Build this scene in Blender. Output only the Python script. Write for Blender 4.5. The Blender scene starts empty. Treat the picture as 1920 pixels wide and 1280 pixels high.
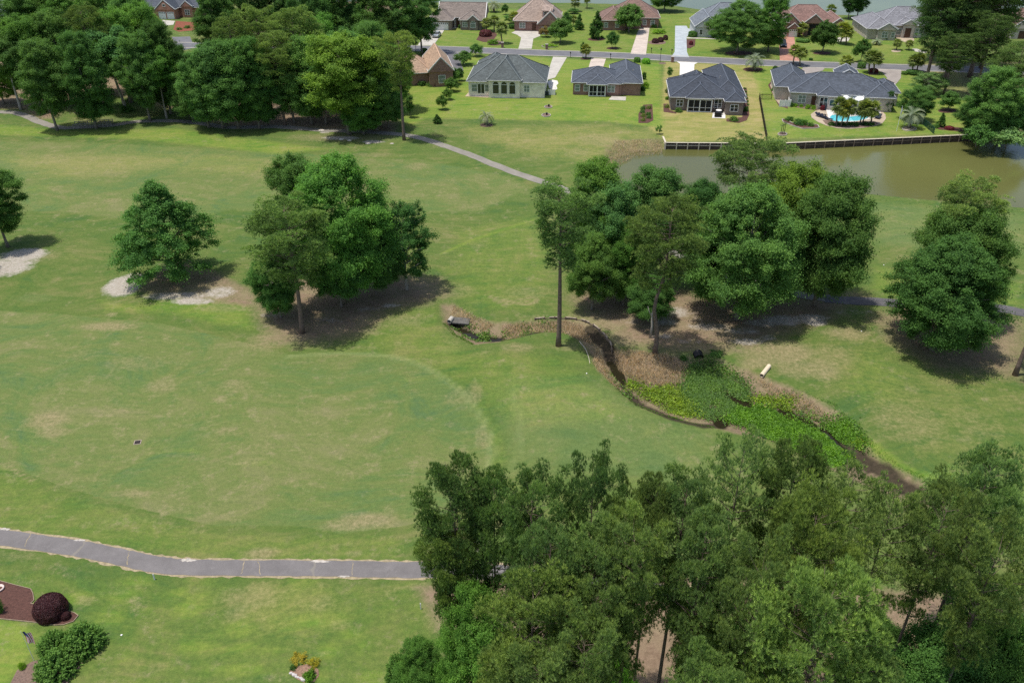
import bpy, math, random
import numpy as np
from mathutils import Vector, Matrix
random.seed(11)
SC = bpy.context.scene
COL = SC.collection
PI = math.pi

# ---------------------------------------------------------------- camera geometry (metres; camera 54 m up)
CH, PITCH, FPX = 54.0, math.radians(31.2), 1600.0
CP, SP = math.cos(PITCH), math.sin(PITCH)

def ray(px, py):
    dx, dy = (px - 960.0) / FPX, (640.0 - py) / FPX
    return dx, CP + dy * SP, -SP + dy * CP

def G(px, py, z=0.0):
    """photo pixel -> point on the level plane z"""
    x, y, w = ray(px, py)
    t = (z - CH) / w
    return Vector((x * t, y * t, z))

def scale_at(x, y, z=0.0):
    """pixels per metre at a point"""
    return FPX / (y * CP + (CH - z) * SP)

def top_z(x, y, py):
    """height at which the vertical through (x, y) crosses pixel row py"""
    dy = (640.0 - py) / FPX
    # (y, z-CH) . up = dy * (y, z-CH) . fwd
    # y*SP + (z-CH)*CP = dy*(y*CP - (z-CH)*SP)
    return CH + y * (dy * CP - SP) / (CP + dy * SP)

cam = bpy.data.cameras.new('camera')
cam.lens, cam.sensor_width = 30.0, 36.0
cam.clip_start, cam.clip_end = 1.0, 6000.0
co = bpy.data.objects.new('camera', cam)
COL.objects.link(co)
co.location = (0, 0, CH)
co.rotation_euler = (PI / 2 - PITCH, 0, 0)
SC.camera = co

# ---------------------------------------------------------------- light
SUN_EL, SUN_AZ = math.radians(75), math.radians(-100)      # azimuth measured from +Y towards +X
w = bpy.data.worlds.new('World')
SC.world = w
w.use_nodes = True
nt = w.node_tree
bg = nt.nodes['Background']
sky = nt.nodes.new('ShaderNodeTexSky')
sky.sky_type = 'NISHITA'
sky.sun_disc = False
sky.sun_elevation = SUN_EL
sky.sun_rotation = SUN_AZ
sky.air_density, sky.dust_density, sky.ozone_density = 1.0, 2.0, 1.0
nt.links.new(sky.outputs[0], bg.inputs[0])
bg.inputs[1].default_value = 0.15
sl = bpy.data.lights.new('sun', 'SUN')
sl.energy, sl.angle, sl.color = 4.0, math.radians(0.6), (1.0, 0.955, 0.88)
so = bpy.data.objects.new('sun', sl)
COL.objects.link(so)
sd = Vector((math.sin(SUN_AZ) * math.cos(SUN_EL), math.cos(SUN_AZ) * math.cos(SUN_EL), math.sin(SUN_EL)))
so.rotation_euler = sd.to_track_quat('Z', 'Y').to_euler()
so.location = sd * 300
SC.view_settings.view_transform = 'Standard'
SC.view_settings.look = 'None'
SC.view_settings.exposure = 0.1
SC.view_settings.gamma = 1.0
SC.cycles.use_denoising = False

# ---------------------------------------------------------------- tags
def tag(o, label=None, cat=None, group=None, kind=None):
    if label: o['label'] = label
    if cat: o['category'] = cat
    if group: o['group'] = group
    if kind: o['kind'] = kind
    return o

def empty(name, loc, rz=0.0, label=None, cat=None, group=None):
    o = bpy.data.objects.new(name, None)
    COL.objects.link(o)
    o.location = loc
    o.rotation_euler = (0, 0, rz)
    o.empty_display_size = 0.5
    return tag(o, label, cat, group)

def copy_tree(o, parent=None):
    c = o.copy()
    COL.objects.link(c)
    c.parent = parent
    for ch in list(o.children):
        copy_tree(ch, c)
    return c

# ---------------------------------------------------------------- materials
def newmat(name):
    m = bpy.data.materials.new(name)
    m.use_nodes = True
    return m, m.node_tree.nodes, m.node_tree.links, m.node_tree.nodes['Principled BSDF']

def N(nodes, t, **kw):
    n = nodes.new(t)
    for k, v in kw.items():
        setattr(n, k, v)
    return n

def mat(name, col, rough=0.7, var=0.25, scale=2.0, bump=0.0, spec=0.3, metal=0.0, fine=0.0):
    """plain surface with two octaves of colour mottling and an optional bump"""
    m, ns, L, b = newmat(name)
    tc = N(ns, 'ShaderNodeTexCoord')
    n1 = N(ns, 'ShaderNodeTexNoise')
    n1.inputs['Scale'].default_value = scale
    n1.inputs['Detail'].default_value = 6
    n1.inputs['Roughness'].default_value = 0.62
    L.new(tc.outputs['Object'], n1.inputs['Vector'])
    mr = N(ns, 'ShaderNodeMapRange')
    mr.inputs[1].default_value, mr.inputs[2].default_value = 0.28, 0.72
    mr.inputs[3].default_value, mr.inputs[4].default_value = 1 - var, 1 + var
    L.new(n1.outputs['Fac'], mr.inputs[0])
    vm = N(ns, 'ShaderNodeVectorMath', operation='SCALE')
    vm.inputs[0].default_value = col[:3]
    L.new(mr.outputs[0], vm.inputs['Scale'])
    L.new(vm.outputs[0], b.inputs['Base Color'])
    b.inputs['Roughness'].default_value = rough
    b.inputs['Specular IOR Level'].default_value = spec
    b.inputs['Metallic'].default_value = metal
    if bump:
        bp = N(ns, 'ShaderNodeBump')
        bp.inputs['Strength'].default_value = bump
        bp.inputs['Distance'].default_value = 0.03
        n2 = N(ns, 'ShaderNodeTexNoise')
        n2.inputs['Scale'].default_value = scale * 6
        n2.inputs['Detail'].default_value = 4
        L.new(tc.outputs['Object'], n2.inputs['Vector'])
        L.new(n2.outputs['Fac'], bp.inputs['Height'])
        L.new(bp.outputs[0], b.inputs['Normal'])
    return m

def brick_mat(name, c1, c2, mortar, sx=0.22, sy=0.075):
    m, ns, L, b = newmat(name)
    tc = N(ns, 'ShaderNodeTexCoord')
    sep = N(ns, 'ShaderNodeSeparateXYZ')
    L.new(tc.outputs['Object'], sep.inputs[0])
    add = N(ns, 'ShaderNodeMath', operation='ADD')
    L.new(sep.outputs[0], add.inputs[0]); L.new(sep.outputs[1], add.inputs[1])
    cb = N(ns, 'ShaderNodeCombineXYZ')
    L.new(add.outputs[0], cb.inputs[0]); L.new(sep.outputs[2], cb.inputs[1])
    br = N(ns, 'ShaderNodeTexBrick')
    br.inputs['Scale'].default_value = 1.0
    br.inputs['Brick Width'].default_value = sx
    br.inputs['Row Height'].default_value = sy
    br.inputs['Mortar Size'].default_value = 0.006
    br.inputs['Color1'].default_value = (*c1, 1)
    br.inputs['Color2'].default_value = (*c2, 1)
    br.inputs['Mortar'].default_value = (*mortar, 1)
    L.new(cb.outputs[0], br.inputs['Vector'])
    nz = N(ns, 'ShaderNodeTexNoise')
    nz.inputs['Scale'].default_value = 0.8
    nz.inputs['Detail'].default_value = 5
    L.new(tc.outputs['Object'], nz.inputs['Vector'])
    mr = N(ns, 'ShaderNodeMapRange')
    mr.inputs[1].default_value, mr.inputs[2].default_value = 0.3, 0.7
    mr.inputs[3].default_value, mr.inputs[4].default_value = 0.8, 1.2
    L.new(nz.outputs['Fac'], mr.inputs[0])
    vm = N(ns, 'ShaderNodeVectorMath', operation='SCALE')
    L.new(br.outputs['Color'], vm.inputs[0]); L.new(mr.outputs[0], vm.inputs['Scale'])
    L.new(vm.outputs[0], b.inputs['Base Color'])
    b.inputs['Roughness'].default_value = 0.85
    return m

def shingle_mat(name, col):
    m, ns, L, b = newmat(name)
    tc = N(ns, 'ShaderNodeTexCoord')
    sep = N(ns, 'ShaderNodeSeparateXYZ')
    L.new(tc.outputs['Object'], sep.inputs[0])
    add = N(ns, 'ShaderNodeMath', operation='ADD')
    L.new(sep.outputs[0], add.inputs[0]); L.new(sep.outputs[1], add.inputs[1])
    zz = N(ns, 'ShaderNodeMath', operation='MULTIPLY')
    L.new(sep.outputs[2], zz.inputs[0]); zz.inputs[1].default_value = 1.7
    cb = N(ns, 'ShaderNodeCombineXYZ')
    L.new(add.outputs[0], cb.inputs[0]); L.new(zz.outputs[0], cb.inputs[1])
    br = N(ns, 'ShaderNodeTexBrick')
    br.inputs['Scale'].default_value = 1.0
    br.inputs['Brick Width'].default_value = 0.45
    br.inputs['Row Height'].default_value = 0.2
    br.inputs['Mortar Size'].default_value = 0.012
    c = Vector(col)
    br.inputs['Color1'].default_value = (*(c * 0.72), 1)
    br.inputs['Color2'].default_value = (*(c * 1.28), 1)
    br.inputs['Mortar'].default_value = (*(c * 0.5), 1)
    L.new(cb.outputs[0], br.inputs['Vector'])
    nz = N(ns, 'ShaderNodeTexNoise')
    nz.inputs['Scale'].default_value = 0.35
    nz.inputs['Detail'].default_value = 7
    nz.inputs['Roughness'].default_value = 0.7
    L.new(tc.outputs['Object'], nz.inputs['Vector'])
    mr = N(ns, 'ShaderNodeMapRange')
    mr.inputs[1].default_value, mr.inputs[2].default_value = 0.3, 0.7
    mr.inputs[3].default_value, mr.inputs[4].default_value = 0.87, 1.13
    L.new(nz.outputs['Fac'], mr.inputs[0])
    vm = N(ns, 'ShaderNodeVectorMath', operation='SCALE')
    L.new(br.outputs['Color'], vm.inputs[0]); L.new(mr.outputs[0], vm.inputs['Scale'])
    L.new(vm.outputs[0], b.inputs['Base Color'])
    b.inputs['Roughness'].default_value = 0.8
    b.inputs['Specular IOR Level'].default_value = 0.35
    return m

def leaf_mat(name, col, trans=0.3, rough=0.55, spec=0.35, tint_lo=0.55, tint_hi=1.45):
    """foliage: colour from the leaf tint attribute and the tree's own object colour"""
    m, ns, L, b = newmat(name)
    out = ns['Material Output']
    at = N(ns, 'ShaderNodeAttribute', attribute_name='tint')
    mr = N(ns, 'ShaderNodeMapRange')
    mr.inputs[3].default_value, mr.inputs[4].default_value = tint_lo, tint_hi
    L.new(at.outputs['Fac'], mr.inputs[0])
    oi = N(ns, 'ShaderNodeObjectInfo')
    mx = N(ns, 'ShaderNodeVectorMath', operation='MULTIPLY')
    mx.inputs[0].default_value = col
    L.new(oi.outputs['Color'], mx.inputs[1])
    # older leaves are yellower: shift hue a little along the tint
    warm = N(ns, 'ShaderNodeMix', data_type='RGBA', blend_type='MULTIPLY')
    warm.inputs[0].default_value = 1.0
    cr = N(ns, 'ShaderNodeValToRGB')
    cr.color_ramp.elements[0].color = (0.82, 0.95, 1.1, 1)
    cr.color_ramp.elements[1].color = (1.22, 1.06, 0.8, 1)
    L.new(at.outputs['Fac'], cr.inputs[0])
    L.new(mx.outputs[0], warm.inputs[6]); L.new(cr.outputs[0], warm.inputs[7])
    sc = N(ns, 'ShaderNodeVectorMath', operation='SCALE')
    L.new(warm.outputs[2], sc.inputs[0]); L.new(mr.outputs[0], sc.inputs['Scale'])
    L.new(sc.outputs[0], b.inputs['Base Color'])
    b.inputs['Roughness'].default_value = rough
    b.inputs['Specular IOR Level'].default_value = spec
    tr = N(ns, 'ShaderNodeBsdfTranslucent')
    t2 = N(ns, 'ShaderNodeVectorMath', operation='MULTIPLY')
    t2.inputs[1].default_value = (1.25, 1.35, 0.7)
    L.new(sc.outputs[0], t2.inputs[0]); L.new(t2.outputs[0], tr.inputs[0])
    ms = N(ns, 'ShaderNodeMixShader')
    ms.inputs[0].default_value = trans
    L.new(b.outputs[0], ms.inputs[1]); L.new(tr.outputs[0], ms.inputs[2])
    L.new(ms.outputs[0], out.inputs[0])
    return m

M = {}
def mm(key, *a, **k):
    if key not in M:
        M[key] = mat(key, *a, **k)
    return M[key]

M['bark_pine'] = mat('bark_pine', (0.175, 0.128, 0.105), 0.95, 0.35, 3.0, 0.8)
M['bark_grey'] = mat('bark_grey', (0.20, 0.175, 0.145), 0.95, 0.35, 3.0, 0.6)
M['bark_pale'] = mat('bark_pale', (0.33, 0.30, 0.26), 0.9, 0.25, 2.0, 0.4)
M['bark_palm'] = mat('bark_palm', (0.17, 0.135, 0.10), 0.95, 0.35, 5.0, 0.6)
M['leaf'] = leaf_mat('leaf', (0.116, 0.235, 0.056), 0.36, 0.7, 0.18)
M['needle'] = leaf_mat('needle', (0.168, 0.268, 0.080), 0.18, 0.65, 0.2, 0.38, 1.62)
M['leaf_red'] = leaf_mat('leaf_red', (0.060, 0.018, 0.022), 0.15)
M['leaf_palm'] = leaf_mat('leaf_palm', (0.195, 0.245, 0.065), 0.35)
M['leaf_pindo'] = leaf_mat('leaf_pindo', (0.20, 0.25, 0.165), 0.25)
M['flower'] = leaf_mat('flower', (0.42, 0.35, 0.035), 0.25)
M['reed'] = leaf_mat('reed', (0.52, 0.40, 0.28), 0.3)
M['weed'] = leaf_mat('weed', (0.125, 0.275, 0.022), 0.35)

# ---------------------------------------------------------------- mesh builder for hard things
class MB:
    def __init__(self):
        self.v, self.f, self.m = [], [], []
    def quadbox(self, pts):
        """eight corners: bottom four counter-clockwise, then top four"""
        n = len(self.v)
        self.v += [tuple(p) for p in pts]
        self.f += [(n+3, n+2, n+1, n), (n+4, n+5, n+6, n+7), (n, n+1, n+5, n+4), (n+1, n+2, n+6, n+5), (n+2, n+3, n+7, n+6), (n+3, n, n+4, n+7)]
        return self
    def box(self, x0, x1, y0, y1, z0, z1):
        return self.quadbox([(x0,y0,z0),(x1,y0,z0),(x1,y1,z0),(x0,y1,z0),(x0,y0,z1),(x1,y0,z1),(x1,y1,z1),(x0,y1,z1)])
    def bar(self, a, b, w, h=None):
        """square bar from a to b"""
        a, b = Vector(a), Vector(b)
        h = h or w
        d = (b - a).normalized()
        s = d.cross(Vector((0, 0, 1)))
        s = s.normalized() if s.length > 1e-4 else Vector((1, 0, 0))
        u = s.cross(d).normalized()
        s, u = s * w / 2, u * h / 2
        self.quadbox([a - s - u, a + s - u, b + s - u, b - s - u, a - s + u, a + s + u, b + s + u, b - s + u])
        return self
    def poly(self, pts):
        n = len(self.v)
        self.v += [tuple(p) for p in pts]
        self.f.append(tuple(range(n, n + len(pts))))
        return self
    def prism(self, pts, z0, z1):
        """vertical prism over a counter-clockwise plan polygon"""
        n, k = len(self.v), len(pts)
        self.v += [(p[0], p[1], z0) for p in pts] + [(p[0], p[1], z1) for p in pts]
        self.f.append(tuple(range(n + k - 1, n - 1, -1)))
        self.f.append(tuple(range(n + k, n + 2 * k)))
        for i in range(k):
            j = (i + 1) % k
            self.f.append((n + i, n + j, n + k + j, n + k + i))
        return self
    def tube(self, pts, radii, seg=8, cap=True):
        n0 = len(self.v)
        pts = [Vector(p) for p in pts]
        ref = Vector((1, 0.13, 0.07)).normalized()
        for i, p in enumerate(pts):
            d = (pts[min(i + 1, len(pts) - 1)] - pts[max(i - 1, 0)]).normalized()
            r0 = ref if abs(d.dot(ref)) < 0.9 else Vector((0, 1, 0))
            s = d.cross(r0).normalized()
            u = s.cross(d).normalized()
            for k in range(seg):
                a = 2 * PI * k / seg
                q = p + (s * math.cos(a) + u * math.sin(a)) * radii[i]
                self.v.append(tuple(q))
        for i in range(len(pts) - 1):
            for k in range(seg):
                k2 = (k + 1) % seg
                a, b = n0 + i * seg, n0 + (i + 1) * seg
                self.f.append((a + k, b + k, b + k2, a + k2))
        if cap:
            self.f.append(tuple(n0 + k for k in range(seg)))
            self.f.append(tuple(n0 + (len(pts) - 1) * seg + k for k in range(seg - 1, -1, -1)))
        return self
    def lathe(self, prof, c=(0, 0, 0), seg=14, sx=1.0, sy=1.0):
        n0 = len(self.v)
        for r, z in prof:
            for k in range(seg):
                a = 2 * PI * k / seg
                self.v.append((c[0] + r * sx * math.cos(a), c[1] + r * sy * math.sin(a), c[2] + z))
        for i in range(len(prof) - 1):
            for k in range(seg):
                k2 = (k + 1) % seg
                a, b = n0 + i * seg, n0 + (i + 1) * seg
                self.f.append((a + k, a + k2, b + k2, b + k))
        self.f.append(tuple(n0 + k for k in range(seg - 1, -1, -1)))
        self.f.append(tuple(n0 + (len(prof) - 1) * seg + k for k in range(seg)))
        return self
    def mesh(self, name, m, smooth=False):
        me = bpy.data.meshes.new(name)
        me.from_pydata(self.v, [], self.f)
        me.materials.append(m)
        if smooth:
            me.polygons.foreach_set('use_smooth', [True] * len(me.polygons))
        me.update()
        return me
    def build(self, name, m, parent=None, smooth=False, loc=None):
        o = bpy.data.objects.new(name, self.mesh(name, m, smooth))
        COL.objects.link(o)
        if parent: o.parent = parent
        if loc: o.location = loc
        return o

def np_mesh(name, V, F, m, attrs=None, fattrs=None, smooth=False):
    """numpy vertices (n,3) and faces (k,3) or (k,4) to a mesh"""
    me = bpy.data.meshes.new(name)
    k = F.shape[1]
    me.vertices.add(len(V))
    me.vertices.foreach_set('co', np.ascontiguousarray(V, np.float32).ravel())
    me.loops.add(F.size)
    me.loops.foreach_set('vertex_index', np.ascontiguousarray(F, np.int32).ravel())
    me.polygons.add(len(F))
    me.polygons.foreach_set('loop_start', np.arange(0, F.size, k, dtype=np.int32))
    if smooth:
        me.polygons.foreach_set('use_smooth', np.ones(len(F), bool))
    for nm, a in (attrs or {}).items():
        me.attributes.new(nm, 'FLOAT', 'POINT').data.foreach_set('value', np.ascontiguousarray(a, np.float32))
    for nm, a in (fattrs or {}).items():
        me.attributes.new(nm, 'FLOAT', 'FACE').data.foreach_set('value', np.ascontiguousarray(a, np.float32))
    me.materials.append(m)
    me.update(calc_edges=True)
    return me

def link(name, me, parent=None):
    o = bpy.data.objects.new(name, me)
    COL.objects.link(o)
    if parent: o.parent = parent
    return o
# ================================================================ GROUND
def W(pts, z=0.0):
    return np.array([G(x, y, z)[:2] for x, y in pts])

def sdist(P, poly):
    """signed distance to a polygon, positive inside"""
    n = len(poly)
    d = np.full(len(P), 1e9)
    ins = np.zeros(len(P), bool)
    for i in range(n):
        a, b = poly[i], poly[(i + 1) % n]
        e = b - a
        w_ = P - a
        t = np.clip((w_ @ e) / max(e @ e, 1e-9), 0, 1)
        q = w_ - t[:, None] * e
        d = np.minimum(d, np.einsum('ij,ij->i', q, q))
        c = ((a[1] <= P[:, 1]) != (b[1] <= P[:, 1]))
        with np.errstate(divide='ignore', invalid='ignore'):
            xi = a[0] + (P[:, 1] - a[1]) * (b[0] - a[0]) / (b[1] - a[1] + 1e-12)
        ins ^= c & (P[:, 0] < xi)
    d = np.sqrt(d)
    return np.where(ins, d, -d)

def ldist(P, line):
    d = np.full(len(P), 1e9)
    for a, b in zip(line[:-1], line[1:]):
        e = b - a
        w_ = P - a
        t = np.clip((w_ @ e) / max(e @ e, 1e-9), 0, 1)
        q = w_ - t[:, None] * e
        d = np.minimum(d, np.einsum('ij,ij->i', q, q))
    return np.sqrt(d)

# water outlines and the ditch, in photo pixels
WATER_Z = -1.25
POND = [(1246,281),(1190,286),(1160,295),(1147,309),(1144,322),(1160,345),(1200,361),(1300,366),(1450,363),(1590,363),(1720,376),(1920,393),(2300,430),
        (2400,300),(2000,262),(1800,266),(1600,275),(1437,281)]
WALL_A = [(1243,257),(1248,268.5),(1436,270)]
WALL_B = [(1436,271),(1620,262.7),(1799,254.6),(1840,252.5)]
LAKE = [(640,5),(700,6),(900,8),(1080,8),(1264,13),(1318,21),(1450,27),(1600,31),(1740,33),(1900,21),(2400,20),(2400,-110),(300,-110),(300,0)]
DITCH = [(824,568),(850,567),(880,589),(925,602),(1000,599),(1060,595),(1098,602),(1130,622),(1147,648),(1170,655),(1230,672),(1290,677),(1310,668),(1350,672),(1400,690),
         (1440,705),(1500,730),(1560,760),(1600,800),(1640,850),(1690,880),(1750,905),(1900,970),(1900,1010),(1700,945),(1560,880),(1440,822),(1380,812),(1340,800),
         (1290,790),(1230,772),(1190,755),(1150,722),(1118,690),(1103,662),(1088,640),(1060,622),(1000,622),(940,640),(886,645),(850,627),(830,605)]
CHANNEL = [[(850,600),(900,622),(960,628),(1010,618)],[(1105,612),(1140,645),(1160,690),(1168,720),(1200,752),(1260,780),(1320,795),(1350,790),(1356,775)],
           [(1366,727),(1384,739),(1402,744)],[(1472,757),(1490,770),(1505,772),(1532,793),(1550,796),(1580,822),(1600,830),(1632,862),(1660,872),(1690,898),(1735,916)]]

def ground_fields(P):
    """mask values for points P (n,2): everything that the turf, sand and straw need"""
    F = {k: np.zeros(len(P)) for k in ('lush', 'fair', 'dry', 'straw', 'sand', 'mud', 'yel', 'cool', 'ring')}
    def paint(key, pts, feather, val=1.0, world=False):
        poly = pts if world else W(pts)
        lo, hi = poly.min(0) - feather * 2, poly.max(0) + feather * 2
        s = (P[:, 0] > lo[0]) & (P[:, 0] < hi[0]) & (P[:, 1] > lo[1]) & (P[:, 1] < hi[1])
        if not s.any(): return
        d = sdist(P[s], poly)
        v = np.clip(d / feather * 0.5 + 0.5, 0, 1)
        v = v * v * (3 - 2 * v) * val
        if val >= 0: F[key][s] = np.maximum(F[key][s], v)
        else: F[key][s] = F[key][s] * (1 + v)
    def spot(key, px, py, rx, ry, val=1.0):
        """ellipse in photo pixels, laid out as an ellipse on the ground"""
        c = np.array(G(px, py)[:2])
        ax = abs(G(px + rx, py)[0] - c[0])
        ay = abs(G(px, py - ry)[1] - G(px, py + ry)[1]) / 2
        s = (np.abs(P[:, 0] - c[0]) < ax * 1.7) & (np.abs(P[:, 1] - c[1]) < ay * 1.7)
        if not s.any(): return
        q = P[s] - c
        r = np.sqrt((q[:, 0] / ax) ** 2 + (q[:, 1] / ay) ** 2)
        v = np.clip(1.35 - r, 0, 1)
        F[key][s] = np.maximum(F[key][s], v * v * (3 - 2 * v) * val)
    def line(key, pts, wid, val):
        L_ = W(pts)
        lo, hi = L_.min(0) - wid * 2, L_.max(0) + wid * 2
        s = (P[:, 0] > lo[0]) & (P[:, 0] < hi[0]) & (P[:, 1] > lo[1]) & (P[:, 1] < hi[1])
        if not s.any(): return
        v = np.clip(1.3 - ldist(P[s], L_) / wid, 0, 1) * val
        F[key][s] = np.maximum(F[key][s], v)
    # mown fairways
    NEAR = [(-400,560),(100,588),(300,606),(450,640),(560,668),(640,663),(730,668),(800,689),(868,738),(908,795),(923,850),(905,893),(850,960),(760,985),
            (640,1000),(560,985),(400,985),(250,950),(120,912),(45,885),(-400,835)]
    paint('fair', NEAR, 0.35, 1.0)
    line('ring', [(540,668),(590,664),(640,662),(690,664),(730,667),(770,676),(800,688),(836,710),(870,738),(893,765),(910,795),(919,822),(924,850),(917,873),(906,893)], 0.38, 0.6)
    line('ring', [(960,730),(975,790),(972,850),(955,890)], 0.5, 0.22)
    line('lush', [(655,655),(735,660),(808,681),(880,733),(922,793),(937,850),(918,900)], 1.5, 0.38)
    paint('fair', [(-400,262),(150,265),(300,272),(560,286),(800,300),(960,330),(1000,352),(900,400),(760,400),(620,410),(430,395),(330,425),(120,400),(-400,385)], 3.0, 0.75)
    paint('cool', [(940,700),(1130,710),(1250,780),(1345,805),(1345,930),(1100,900),(960,880),(930,800)], 4.0, 0.75)
    paint('cool', [(1600,375),(1930,402),(1930,480),(1640,460)], 3.0, 0.75)
    paint('cool', [(0,680),(330,690),(560,780),(500,900),(140,880),(-100,800)], 8.0, 0.55)
    paint('cool', [(560,700),(760,720),(760,860),(560,900)], 8.0, 0.5)
    paint('lush', [(-200,215),(140,245),(330,240),(620,280),(520,290),(260,262),(-200,248)], 1.5, 0.8)
    # lush lawns
    paint('lush', [(762,96),(1100,112),(1240,118),(1245,240),(1130,228),(800,222),(765,240),(742,200)], 1.5, 1.0)
    paint('lush', [(1405,120),(1800,134),(1830,250),(1437,262),(1425,185)], 1.0, 0.85)
    paint('lush', [(780,12),(1300,25),(1700,35),(1760,122),(780,88)], 1.5, 0.72)
    paint('lush', [(-300,1030),(120,1075),(300,1092),(500,1092),(770,1095),(815,1150),(850,1420),(-300,1420)], 0.6, 0.36)
    paint('lush', [(-300,1110),(0,1160),(60,1170),(60,1230),(0,1300),(-300,1300)], 0.6, 1.0)
    paint('lush', [(-300,855),(0,868),(60,892),(130,925),(250,960),(400,995),(560,1000),(760,1000),(760,1060),(400,1055),(200,1025),(0,1000),(-300,960)], 1.0, 0.42)
    paint('lush', [(330,545),(470,560),(480,620),(430,615),(320,590),(200,585),(180,560),(260,570)], 1.8, 0.7)
    paint('lush', [(655,655),(740,575),(830,570),(835,620),(885,655),(960,655),(1060,665),(1120,720),(1200,790),(1100,800),(960,800),(905,760),(850,710),(760,668)], 2.2, 0.45)
    paint('lush', [(840,430),(1000,400),(1050,470),(1040,560),(1000,590),(880,585),(845,560)], 3.0, 0.45)
    paint('lush', [(1640,495),(1700,510),(1920,530),(1920,575),(1660,560),(1630,540)], 1.5, 0.6)
    paint('lush', [(1585,655),(1640,645),(1720,700),(1700,770),(1600,760),(1560,720)], 3.0, 0.4)
    paint('lush', [(1590,800),(1650,830),(1700,872),(1800,905),(1760,925),(1640,860)], 0.8, 0.9)
    # yellower turf
    paint('yel', [(1245,116),(1425,124),(1437,264),(1247,266),(1215,240),(1240,200)], 0.8, 1.0)
    paint('yel', [(830,232),(1000,236),(1120,232),(1245,244),(1245,268),(1150,290),(1130,310),(1020,300),(900,265)], 5.0, 0.6)
    paint('yel', [(100,340),(300,320),(620,340),(620,300),(300,285),(-100,290)], 6.0, 0.5)
    paint('yel', [(1480,640),(1560,600),(1640,592),(1920,610),(1930,880),(1780,900),(1680,850),(1620,780),(1560,745),(1470,700)], 4.0, 0.30)
    paint('yel', [(470,1090),(620,1090),(640,1180),(560,1200),(420,1170)], 1.5, 0.5)
    paint('yel', [(1425,190),(1500,215),(1490,250),(1440,255)], 2.0, 0.6)
    # worn and dried turf
    for s in [(205,612,62,9,.85),(300,725,38,12,.6),(440,722,34,12,.5),(90,788,48,20,.8),(100,810,36,12,.7),(250,925,52,9,.6),(690,975,66,17,.95),(650,985,50,10,.8),(490,1037,36,13,.9),
              (630,1025,14,6,.6),(665,1037,14,7,.7),(752,1040,14,5,.6),(470,1120,70,32,.45),(600,1130,30,20,.4),(440,1150,25,18,.5),(160,1125,20,10,.55),(30,1040,60,12,.4),(890,735,18,26,.6),(905,820,18,26,.55),
              (860,745,35,25,.35),(210,375,18,4,.7),(150,665,40,14,.3),(250,680,70,18,.4),(990,548,60,16,.4),(970,650,36,9,.6),(1060,650,30,10,.5),(700,290,50,5,.5),(780,312,30,8,.5),(840,340,30,8,.3),
              (640,258,110,9,.7),(830,275,40,6,.3),(1120,262,50,14,.5),(420,575,50,12,.5),(1560,665,50,25,.5),(1500,690,60,22,.75),(1470,660,70,26,1),(1540,690,40,26,.8),(1420,680,40,14,.9),(1590,625,50,16,.8),(1350,655,60,12,.8),(1660,600,50,18,.6),(1850,690,50,22,.4),
              (1120,600,60,22,.9),(1180,635,50,18,.9),(60,480,70,16,.4),(1000,595,30,6,.4),(1430,660,60,20,.9),(500,640,45,20,.7),(690,610,40,18,.5),(760,600,50,14,.5),(1085,285,30,10,.4),
              (780,1100,35,8,.5),(815,1160,20,30,.5),(340,95,30,3,.3),(950,250,60,6,.3),(1700,790,90,50,.4),(1830,800,60,40,.3),(560,610,60,25,.5),(860,545,40,16,.4),(180,225,60,8,.5),(700,243,60,5,.4),(1740,180,14,8,.6)]:
        spot('dry', *s)
    r = np.random.default_rng(4)
    for _ in range(150):
        spot('dry', r.uniform(-60, 940), r.uniform(600, 1010), r.uniform(5, 28), r.uniform(2, 8), r.uniform(.12, .42))
    for _ in range(70):
        spot('dry', r.uniform(0, 820), r.uniform(1085, 1290), r.uniform(6, 26), r.uniform(4, 14), r.uniform(.1, .35))
    for _ in range(90):
        spot('dry', r.uniform(-60, 1100), r.uniform(285, 560), r.uniform(8, 40), r.uniform(2, 7), r.uniform(.1, .35))
    for _ in range(50):
        spot('lush', r.uniform(0, 800), r.uniform(1080, 1290), r.uniform(15, 60), r.uniform(8, 24), r.uniform(.4, .8))
    for _ in range(60):
        spot('lush', r.uniform(-60, 1300), r.uniform(285, 1000), r.uniform(20, 80), r.uniform(5, 16), r.uniform(.15, .4))
    for _ in range(40):
        spot('cool', r.uniform(-60, 1300), r.uniform(285, 1000), r.uniform(20, 90), r.uniform(5, 20), r.uniform(.15, .5))
    # tracks and drain line
    line('dry', [(330,1010),(380,990)], 0.2, .3)
    line('lush', [(258,832),(200,870),(140,905)], 0.3, .4)
    line('dry', [(0,868),(30,882),(60,900)], 0.25, .7)
    line('dry', [(400,750),(440,735),(470,712)], 0.35, .5)
    line('lush', [(830,475),(880,452),(930,435),(1000,412)], 0.5, .8)
    for x in (112, 122, 205, 216, 640, 660, 708, 728, 738):
        line('cool' if x > 600 else 'dry', [(x, 640), (x - 2, 780 + (x % 7) * 10)], 0.36, .26)
    for x, y0 in ((300,790),(330,800),(400,825),(280,848),(340,853)):
        line('dry', [(x, y0), (x + 160, y0 + 22)], 0.30, .34)
    # pine straw and bare earth
    paint('straw', [(-400,207),(40,205),(70,225),(105,222),(130,198),(200,178),(250,185),(300,200),(370,222),(440,240),(540,240),(740,254),(752,180),(745,110),(640,70),(420,120),(250,110),(-400,60)], 3.0, 1.0)
    paint('straw', [(470,575),(480,525),(560,500),(830,520),(843,552),(800,572),(735,585),(680,630),(560,650),(505,640)], 3.5, 0.9)
    paint('straw', [(1060,560),(1110,600),(1160,640),(1250,665),(1420,650),(1560,600),(1600,570),(1640,560),(1600,545),(1400,560),(1200,530),(1090,540)], 3.5, 0.9)
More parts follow.
